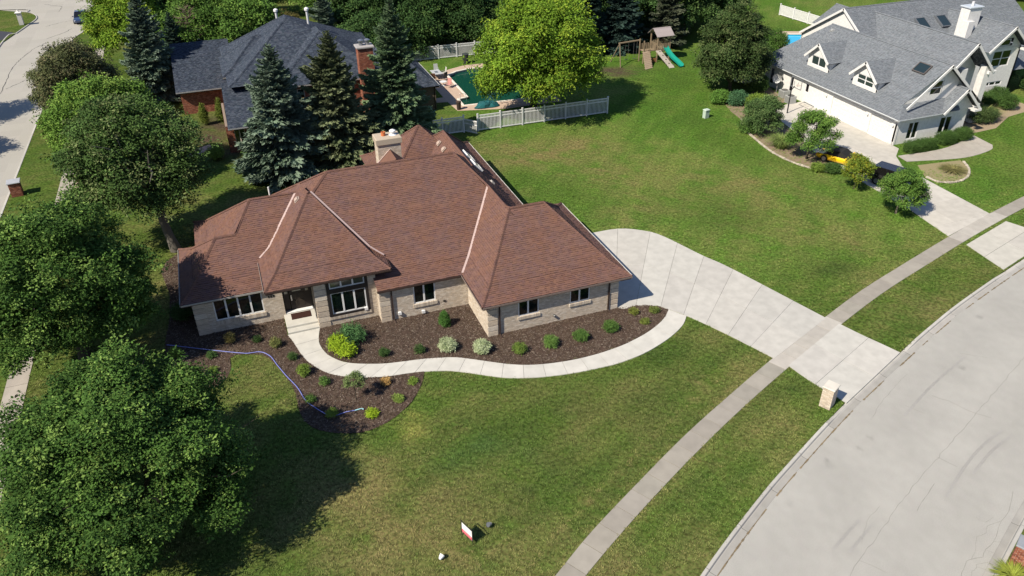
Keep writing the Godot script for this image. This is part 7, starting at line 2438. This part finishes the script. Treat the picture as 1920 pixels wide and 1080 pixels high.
func build_props() -> void:
	picket_fence("white picket fence on the near side of the pool yard, right of the gate", Vector2(10.95, -34.9), Vector2(25.8, -34.7), 6)
	picket_fence("short white picket fence between brick house and open gate, behind the brown roof", Vector2(4.9, -35.2), Vector2(9.5, -35.1), 2)
	picket_fence("white picket fence along the far side of the green pool yard", Vector2(9.4, -61.9), Vector2(24.4, -61.3), 6)
	picket_fence("white board privacy fence behind the blue pool", Vector2(70.3, -64.2), Vector2(71.0, -55.0), 3, 1.6, true)
	# open gate
	var g := thing("fence_gate", "open white gate leaf swung towards the lawn beside the picket fence", "gate", Vector3(9.62, 0, -35.1), "", -0.9)
	var wc := Color(0.68, 0.69, 0.70)
	for y in [0.2, 1.0, 1.4]:
		var m := MB.new()
		m.cbox(Vector3(0.75, y, 0), Vector3(1.5, 0.1, 0.05), 0.01, wc)
		put("rail", m, M.paint, g)
	for k in 10:
		var m := MB.new()
		m.cbox(Vector3(0.1 + k * 0.145, 0.8, 0), Vector3(0.06, 1.4, 0.026), 0.006, wc)
		put("picket", m, M.paint, g)
	build_pool()
	build_playset()
	# vehicles
	car("sports_car", "yellow sports car with black soft top parked in the white house's driveway", Vector2(40.25, -14.4), -1.09, Color(0.80, 0.50, 0.008), 4.4, 1.9, 1.2, false, true)
	car("black_car", "black car parked at the mouth of the white house's driveway under young trees", Vector2(41.1, -8.3), -1.2, Color(0.008, 0.008, 0.010), 4.7, 1.9, 1.55, true)
	car("blue_car", "dark blue car parked at the curb of the far street, half behind the bright tree", Vector2(-32.0, -103.5), -PI / 2, Color(0.02, 0.04, 0.10), 4.7, 1.9, 1.5, false)
	var van := thing("white_van", "white van parked far off above the pines at the top edge", "van", Vector3(-9.5, 0, -105), "", 0.2)
	var vm := MB.new()
	vm.cbox(Vector3(0, 1.3, 0), Vector3(5.2, 1.7, 2.0), 0.15, Color(0.78, 0.78, 0.78))
	vm.cbox(Vector3(2.9, 0.95, 0), Vector3(1.1, 0.95, 1.9), 0.15, Color(0.78, 0.78, 0.78))
	put("body", vm, M.paint, van)
	var vg := MB.new()
	vg.box(Vector3(2.5, 1.75, 0), Vector3(0.4, 0.6, 1.7), Color(0.01, 0.01, 0.012))
	put("windscreen", vg, M.glass, van)
	for e in [[-1.7, -0.95], [-1.7, 0.95], [2.4, -0.95], [2.4, 0.95]]:
		var wm := MB.new()
		wm.tube([Vector3(e[0], 0.36, e[1] - 0.1), Vector3(e[0], 0.36, e[1] + 0.1)], [0.36, 0.36], 12, Color(0.015, 0.015, 0.015))
		put("wheel", wm, M.rubber, van)
	# far red brick house at the top edge
	far_house("distant red brick house with grey roof at the top edge above the pines", Vector2(-16.5, -106), 11, 8, [Color(0.28, 0.10, 0.06)], Color(0.09, 0.085, 0.085))
	far_house("distant brown brick house at the top edge behind the bright blue spruce", Vector2(3, -112), 15, 9, [Color(0.24, 0.11, 0.075)], Color(0.10, 0.09, 0.085))
	# mailboxes
	brick_pillar_mailbox("pale brick pillar mailbox with stone cap at the foot of the driveway", Vector2(15.95, 13.35), 0.48, Vector3(0.72, 1.35, 0.62), tan, Color(0.60, 0.57, 0.51), 5)
	brick_pillar_mailbox("red brick mailbox with dark cap at the bottom right corner", Vector2(16.85, 25.4), 0.5, Vector3(0.75, 1.2, 0.75), red, Color(0.25, 0.27, 0.30), 6)
	brick_pillar_mailbox("red brick mailbox with grey slab cap at the left edge by the street", Vector2(-32.0, -35.6), 0.1, Vector3(0.9, 1.25, 0.9), red, Color(0.36, 0.38, 0.42), 7, true)
	var wm := thing("white_mailbox", "white pillar mailbox with finial on the grass corner of the side street", "mailbox", Vector3(-40.5, 0, -104.2))
	var w1 := MB.new()
	w1.cbox(Vector3(0, 0.9, 0), Vector3(0.62, 1.8, 0.62), 0.03, Color(0.55, 0.54, 0.52))
	put("pillar", w1, M.plain, wm)
	var w2 := MB.new()
	w2.cbox(Vector3(0, 1.85, 0), Vector3(0.9, 0.14, 0.9), 0.04, Color(0.68, 0.67, 0.65))
	w2.lathe(Vector3(0, 1.92, 0), [Vector2(0.3, 0), Vector2(0.1, 0.12), Vector2(0.14, 0.22), Vector2(0.1, 0.32), Vector2(0.001, 0.35)], 10, Color(0.68, 0.67, 0.65))
	put("cap", w2, M.plain, wm)
	# yard sign, its back frame and two floodlights
	var s := thing("yard_sign", "white and red yard sign in a black metal frame on the front lawn", "sign", Vector3(-6.28, 0, 15.1), "", -1.2)
	s.scale = Vector3.ONE * 0.83
	var fm := MB.new()
	for x in [-0.5, 0.5]: fm.cbox(Vector3(x, 0.62, 0), Vector3(0.04, 1.24, 0.03), 0.006, Color(0.012, 0.012, 0.012))
	for y in [0.30, 1.22]: fm.cbox(Vector3(0, y, 0), Vector3(1.0, 0.04, 0.03), 0.006, Color(0.012, 0.012, 0.012))
	put("frame", fm, M.metal, s)
	var pm := MB.new()
	pm.box(Vector3(0, 0.70, 0), Vector3(0.9, 0.74, 0.02), Color(0.82, 0.82, 0.82))
	var pn := put("sign_panel", pm, M.paint, s)
	var rm := MB.new()
	for z in [0.013, -0.013]:
		rm.box(Vector3(0, 0.47, z), Vector3(0.88, 0.25, 0.004), Color(0.62, 0.06, 0.10))
	put("red_band", rm, M.paint, pn)
	var tx := MB.new()
	var rng := RandomNumberGenerator.new()
	rng.seed = 2
	for z in [0.017, -0.017]:
		# rows of print too small to read from here
		var x := -0.36
		while x < 0.34:
			var w := rng.randf_range(0.03, 0.07)
			tx.box(Vector3(x + w * 0.5, 0.49, z), Vector3(w, 0.055, 0.003), Color(0.78, 0.5, 0.52))
			x += w + 0.02
	put("lettering", tx, M.paint, pn)
	for e in [["white spotlight on the lawn left of the yard sign", Vector2(-7.75, 15.75), 0.6, Color(0.70, 0.72, 0.74)], ["dark spotlight on the lawn behind the yard sign", Vector2(-5.05, 14.75), 3.6, Color(0.22, 0.22, 0.22)]]:
		var l := thing("spotlight", e[0], "spotlight", Vector3(e[1].x, 0, e[1].y), "", e[2])
		var m := MB.new()
		m.tube([Vector3.ZERO, Vector3(0, 0.14, 0)], [0.02, 0.02], 6, Color(0.05, 0.05, 0.05))
		put("stake", m, M.metal, l)
		m = MB.new()
		m.tube([Vector3(-0.12, 0.16, 0), Vector3(0.0, 0.2, 0), Vector3(0.10, 0.25, 0)], [0.06, 0.11, 0.13], 14, e[3], false)
		put("housing", m, M.metal, l)
		m = MB.new()
		m.tube([Vector3(0.07, 0.235, 0), Vector3(0.085, 0.243, 0)], [0.115, 0.115], 14, Color(0.10, 0.11, 0.13))
		put("lens", m, M.glass, l)
	# garden hose
	var hp := [Vector2(-19.6, -6.6), Vector2(-18.47, -5.9), Vector2(-17.11, -5.06), Vector2(-15.75, -4.25), Vector2(-14.85, -3.78), Vector2(-14.05, -3.62), Vector2(-13.5, -2.93), Vector2(-13.18, -1.8), Vector2(-12.78, -0.51), Vector2(-12.31, 0.83), Vector2(-12.01, 2.21), Vector2(-11.5, 3.2), Vector2(-10.97, 3.99), Vector2(-10.6, 4.12), Vector2(-9.98, 4.05), Vector2(-9.5, 4.1)]
	var hm := MB.new()
	var pts := []
	var rad := []
	for p in even(hp, 120):
		pts.append(Vector3(p.x, 0.10 + 0.015 * nz3.get_noise_2d(p.x * 2, p.y * 2), p.y)); rad.append(0.026)
	hm.tube(pts, rad, 7, Color(0.19, 0.22, 0.55))
	var ho := put("garden_hose", hm, M.paint)
	tag(ho, "blue garden hose snaking through the mulch bed past the strip of lawn", "hose")
	var nzm := MB.new()
	nzm.tube([Vector3(-9.5, 0.1, 4.1), Vector3(-9.3, 0.13, 4.12), Vector3(-9.12, 0.12, 4.1), Vector3(-9.02, 0.08, 4.16)], [0.03, 0.035, 0.028, 0.045], 8, Color(0.30, 0.55, 0.60))
	put("hose_nozzle", nzm, M.metal, ho)
	# doormat
	var dm := MB.new()
	dm.cbox(Vector3(-11.05, 0.325, -6.55), Vector3(1.3, 0.025, 0.75), 0.01, Color(0.055, 0.030, 0.026))
	tag(put("doormat", dm, M.mulch), "dark brown doormat on the pale front step", "doormat")
	# utility pedestal
	var ub := thing("utility_box", "small pale green utility pedestal standing alone in the back lawn", "utility box", Vector3(34.95, 0, -29.4), "", 0.2)
	var um := MB.new()
	um.cbox(Vector3(0, 0.42, 0), Vector3(0.55, 0.84, 0.42), 0.03, Color(0.42, 0.52, 0.45))
	put("cabinet", um, M.paint, ub)
	um = MB.new()
	um.cbox(Vector3(0, 0.9, 0), Vector3(0.62, 0.16, 0.5), 0.05, Color(0.46, 0.56, 0.49))
	put("lid", um, M.paint, ub)
	# things beside the white house
	for e in [["air conditioner nearest the garage doors of the white house", Vector2(46.3, -30.0)], ["air conditioner nearest the satellite dish of the white house", Vector2(46.9, -31.9)]]:
		var a := thing("air_conditioner", e[0], "air conditioner", Vector3(e[1].x, 0, e[1].y))
		var am := MB.new()
		am.cbox(Vector3(0, 0.42, 0), Vector3(0.9, 0.84, 0.9), 0.03, Color(0.30, 0.31, 0.31))
		put("cabinet", am, M.metal, a)
		for k in 8:
			am = MB.new()
			am.box(Vector3(-0.458, 0.14 + k * 0.085, 0), Vector3(0.02, 0.03, 0.8), Color(0.16, 0.17, 0.17))
			put("louver", am, M.metal, a)
		am = MB.new()
		am.lathe(Vector3(0, 0.845, 0), [Vector2(0.38, 0), Vector2(0.38, 0.02), Vector2(0.1, 0.03), Vector2(0.001, 0.03)], 16, Color(0.06, 0.06, 0.06))
		put("fan_grille", am, M.metal, a)
	var sd := thing("satellite_dish", "pale satellite dish on a short mast by the white house wall", "satellite dish", Vector3(47.2, 0, -33.7), "", 0.5)
	var ds := MB.new()
	for i in 5:
		var k0 := i / 5.0
		var k1 := (i + 1) / 5.0
		for j in 16:
			var a0 := TAU * j / 16
			var a1 := TAU * (j + 1) / 16
			var f := func(k: float, a: float) -> Vector3: return Vector3(-0.25 + 0.22 * k * k * -1.0, 1.7 + sin(a) * 0.55 * k, cos(a) * 0.5 * k)
			ds.quad(f.call(k0, a0), f.call(k1, a0), f.call(k1, a1), f.call(k0, a1), Color(0.55, 0.57, 0.58))
	put("dish", ds, M.paint, sd)
	ds = MB.new()
	ds.tube([Vector3.ZERO, Vector3(0, 1.5, 0), Vector3(-0.22, 1.7, 0)], [0.04, 0.04, 0.03], 6, Color(0.3, 0.3, 0.3))
	ds.tube([Vector3(-0.25, 1.2, 0), Vector3(-0.85, 1.55, 0)], [0.02, 0.03], 5, Color(0.3, 0.3, 0.3))
	put("mast", ds, M.metal, sd)
	# basketball hoop
	var bh := thing("basketball_hoop", "black-pole basketball hoop with clear backboard beside the white house's driveway", "basketball hoop", Vector3(43.9, 0, -27.3), "", 0.0)
	var pm2 := MB.new()
	pm2.tube([Vector3(0, 0, 0), Vector3(0, 2.6, 0), Vector3(0.35, 3.0, 0)], [0.07, 0.06, 0.05], 8, Color(0.015, 0.015, 0.017))
	put("pole", pm2, M.metal, bh)
	var bb := MB.new()
	for k in [-0.85, 0.85]: bb.box(Vector3(0.5, 3.3, k), Vector3(0.05, 1.1, 0.06), Color(0.18, 0.19, 0.2))
	for k in [2.77, 3.83]: bb.box(Vector3(0.5, k, 0), Vector3(0.05, 0.06, 1.64), Color(0.18, 0.19, 0.2))
	for k in [-0.3, 0.3]: bb.box(Vector3(0.5, 3.2, k), Vector3(0.04, 0.46, 0.04), Color(0.25, 0.25, 0.26))
	var bo := put("backboard_frame", bb, M.metal, bh)
	var rmm := MB.new()
	var rp := []
	var rr := []
	for i in 15:
		var a := TAU * i / 14
		rp.append(Vector3(0.8 + cos(a) * 0.23, 3.0, sin(a) * 0.23)); rr.append(0.012)
	rmm.tube(rp, rr, 5, Color(0.5, 0.12, 0.03))
	put("rim", rmm, M.metal, bh)
	# stone edging of the neighbour's beds, each stone laid on its own
	stone_edge("low stone edging along the bed left of the white house's driveway", [Vector2(38.2, -27.5), Vector2(36.9, -25.0), Vector2(36.2, -22.0), Vector2(35.75, -18.9), Vector2(35.9, -16.6), Vector2(36.3, -15.2), Vector2(37.1, -13.7), Vector2(38.2, -12.6), Vector2(39.0, -12.9)], 80, 5)
	stone_edge("ring of edging stones round the island bed right of the driveway", [Vector2(45.1, -8.7), Vector2(45.3, -7.6), Vector2(46.6, -7.0), Vector2(48.4, -7.4), Vector2(50.0, -8.7), Vector2(51.0, -10.3)], 40, 6)
	var bm := MB.new()
	bm.slab(packed([Vector2(45.0, -8.8), Vector2(45.3, -7.6), Vector2(46.6, -7.0), Vector2(48.4, -7.4), Vector2(50.0, -8.7), Vector2(51.0, -10.6), Vector2(49, -10.9), Vector2(46.4, -11.2)]), -0.02, 0.012, Color(0.30, 0.26, 0.15))
	setting("gravel_bed", bm, M.mulch)
	var b2 := MB.new()
	b2.slab(packed([Vector2(38.2, -27.5), Vector2(36.9, -25.0), Vector2(36.2, -22.0), Vector2(35.75, -18.9), Vector2(35.9, -16.6), Vector2(36.3, -15.2), Vector2(37.1, -13.7), Vector2(38.2, -12.6), Vector2(39.1, -13.0), Vector2(39.5, -17.5), Vector2(41.1, -22.5), Vector2(42.4, -29.5), Vector2(46.5, -30.5), Vector2(47.6, -36), Vector2(43, -34), Vector2(39.5, -33), Vector2(38.6, -30)]), -0.02, 0.012, Color(0.28, 0.22, 0.16))
	setting("gravel_bed", b2, M.mulch)
	var b3 := MB.new()
	b3.slab(packed([Vector2(57.4, -15.4), Vector2(61, -15.6), Vector2(65, -17.6), Vector2(70, -18.4), Vector2(70, -22.5), Vector2(57, -22)]), -0.02, 0.012, Color(0.36, 0.29, 0.20))
	setting("gravel_bed", b3, M.mulch)

func stone_edge(label: String, line: Array, cnt: int, sd: int) -> void:
	var t := thing("stone_edging", label, "stone edging")
	var rng := RandomNumberGenerator.new()
	rng.seed = sd
	var pts := even(line, cnt + 1)
	for i in cnt:
		var p: Vector2 = pts[i]
		var d: Vector2 = pts[i + 1] - p
		var m := MB.new()
		m.cbox(Vector3(p.x, 0.06, p.y), Vector3(d.length() * 0.92, rng.randf_range(0.1, 0.18), rng.randf_range(0.16, 0.26)), 0.03, jit(Color(0.40, 0.36, 0.30), rng, 0.25), Basis(Vector3.UP, -d.angle() + rng.randf_range(-0.2, 0.2)))
		put("stone", m, M.concrete, t)

func far_house(label: String, at: Vector2, w: float, d: float, pal: Array, rc: Color) -> void:
	var t := thing("distant_house", label, "house", Vector3(at.x, 0, at.y))
	var m := MB.new()
	m.box(Vector3(0, 1.5, 0), Vector3(w, 3, d), pal[0])
	put("wall", m, M.brick, t)
	var r := MB.new()
	var a := Vector3(-w * 0.5 - 0.5, 3, d * 0.5 + 0.5)
	var b := Vector3(w * 0.5 + 0.5, 3, d * 0.5 + 0.5)
	var c0 := Vector3(w * 0.5 + 0.5, 3, -d * 0.5 - 0.5)
	var e := Vector3(-w * 0.5 - 0.5, 3, -d * 0.5 - 0.5)
	var p := Vector3(-w * 0.25, 5.8, 0)
	var q := Vector3(w * 0.25, 5.8, 0)
	r.quad(a, b, q, p, rc); r.quad(c0, e, p, q, rc); r.tri(e, a, p, rc); r.tri(b, c0, q, rc)
	put("roof", r, M.shingle, t)
	var fw := wl(Vector3(0, 0, d * 0.5 + 0.1), Vector3(1, 0, 0), Vector3(0, 0, 1))
	for x in [-w * 0.3, 0.0, w * 0.3]:
		window(t, fw, x - 0.7, x + 0.7, 1.0, 2.3, [0.5], [], WHITE)

func _ready() -> void:
	build_camera()
	make_materials()
	setup_lawn()
	build_house()
	build_paving()
	build_beds()
	build_ground()
	build_white_house()
	build_brick_house()
	build_trees()
	build_shrubs()
	build_props()
	build_grass()

func build_camera() -> void:
	var th := deg_to_rad(32.40)
	var ro := deg_to_rad(-0.65)
	var fw := Vector3(0, -sin(th), -cos(th))
	var up := Vector3(0, cos(th), -sin(th))
	var rt := Vector3.RIGHT
	var cam := Camera3D.new()
	cam.name = "camera"
	cam.transform = Transform3D(Basis(Vector3.UP, deg_to_rad(-20.22)) * Basis(rt * cos(ro) + up * sin(ro), up * cos(ro) - rt * sin(ro), -fw), Vector3(-12.815, 30, 39.352))
	cam.fov = rad_to_deg(2 * atan(540.0 / 1470.0))
	cam.near = 0.5
	cam.far = 3000
	add_child(cam)
	cam.current = true
	var env := Environment.new()
	env.background_mode = Environment.BG_SKY
	var sky := Sky.new()
	var sm := ProceduralSkyMaterial.new()
	sm.sky_top_color = Color(0.37, 0.47, 0.64)
	sm.sky_horizon_color = Color(0.76, 0.79, 0.82)
	sm.sky_curve = 0.12
	sm.ground_bottom_color = Color(0.12, 0.14, 0.08)
	sm.ground_horizon_color = Color(0.5, 0.55, 0.55)
	sm.sky_energy_multiplier = 1.0
	sky.sky_material = sm
	env.sky = sky
	env.background_energy_multiplier = 0.76
	env.tonemap_mode = Environment.TONE_MAPPER_LINEAR
	env.tonemap_exposure = 1.6
	env.sdfgi_enabled = true
	env.ssao_enabled = true
	env.ssil_enabled = true
	var we := WorldEnvironment.new()
	we.name = "environment"
	we.environment = env
	add_child(we)
	var sun := DirectionalLight3D.new()
	sun.name = "sun"
	sun.light_energy = 1.46
	sun.light_color = Color(1.0, 0.955, 0.88)
	sun.light_angular_distance = 0.5
	sun.shadow_enabled = true
	add_child(sun)
	sun.look_at_from_position(Vector3.ZERO, Vector3(0.91, -1.0, -0.36), Vector3.UP)
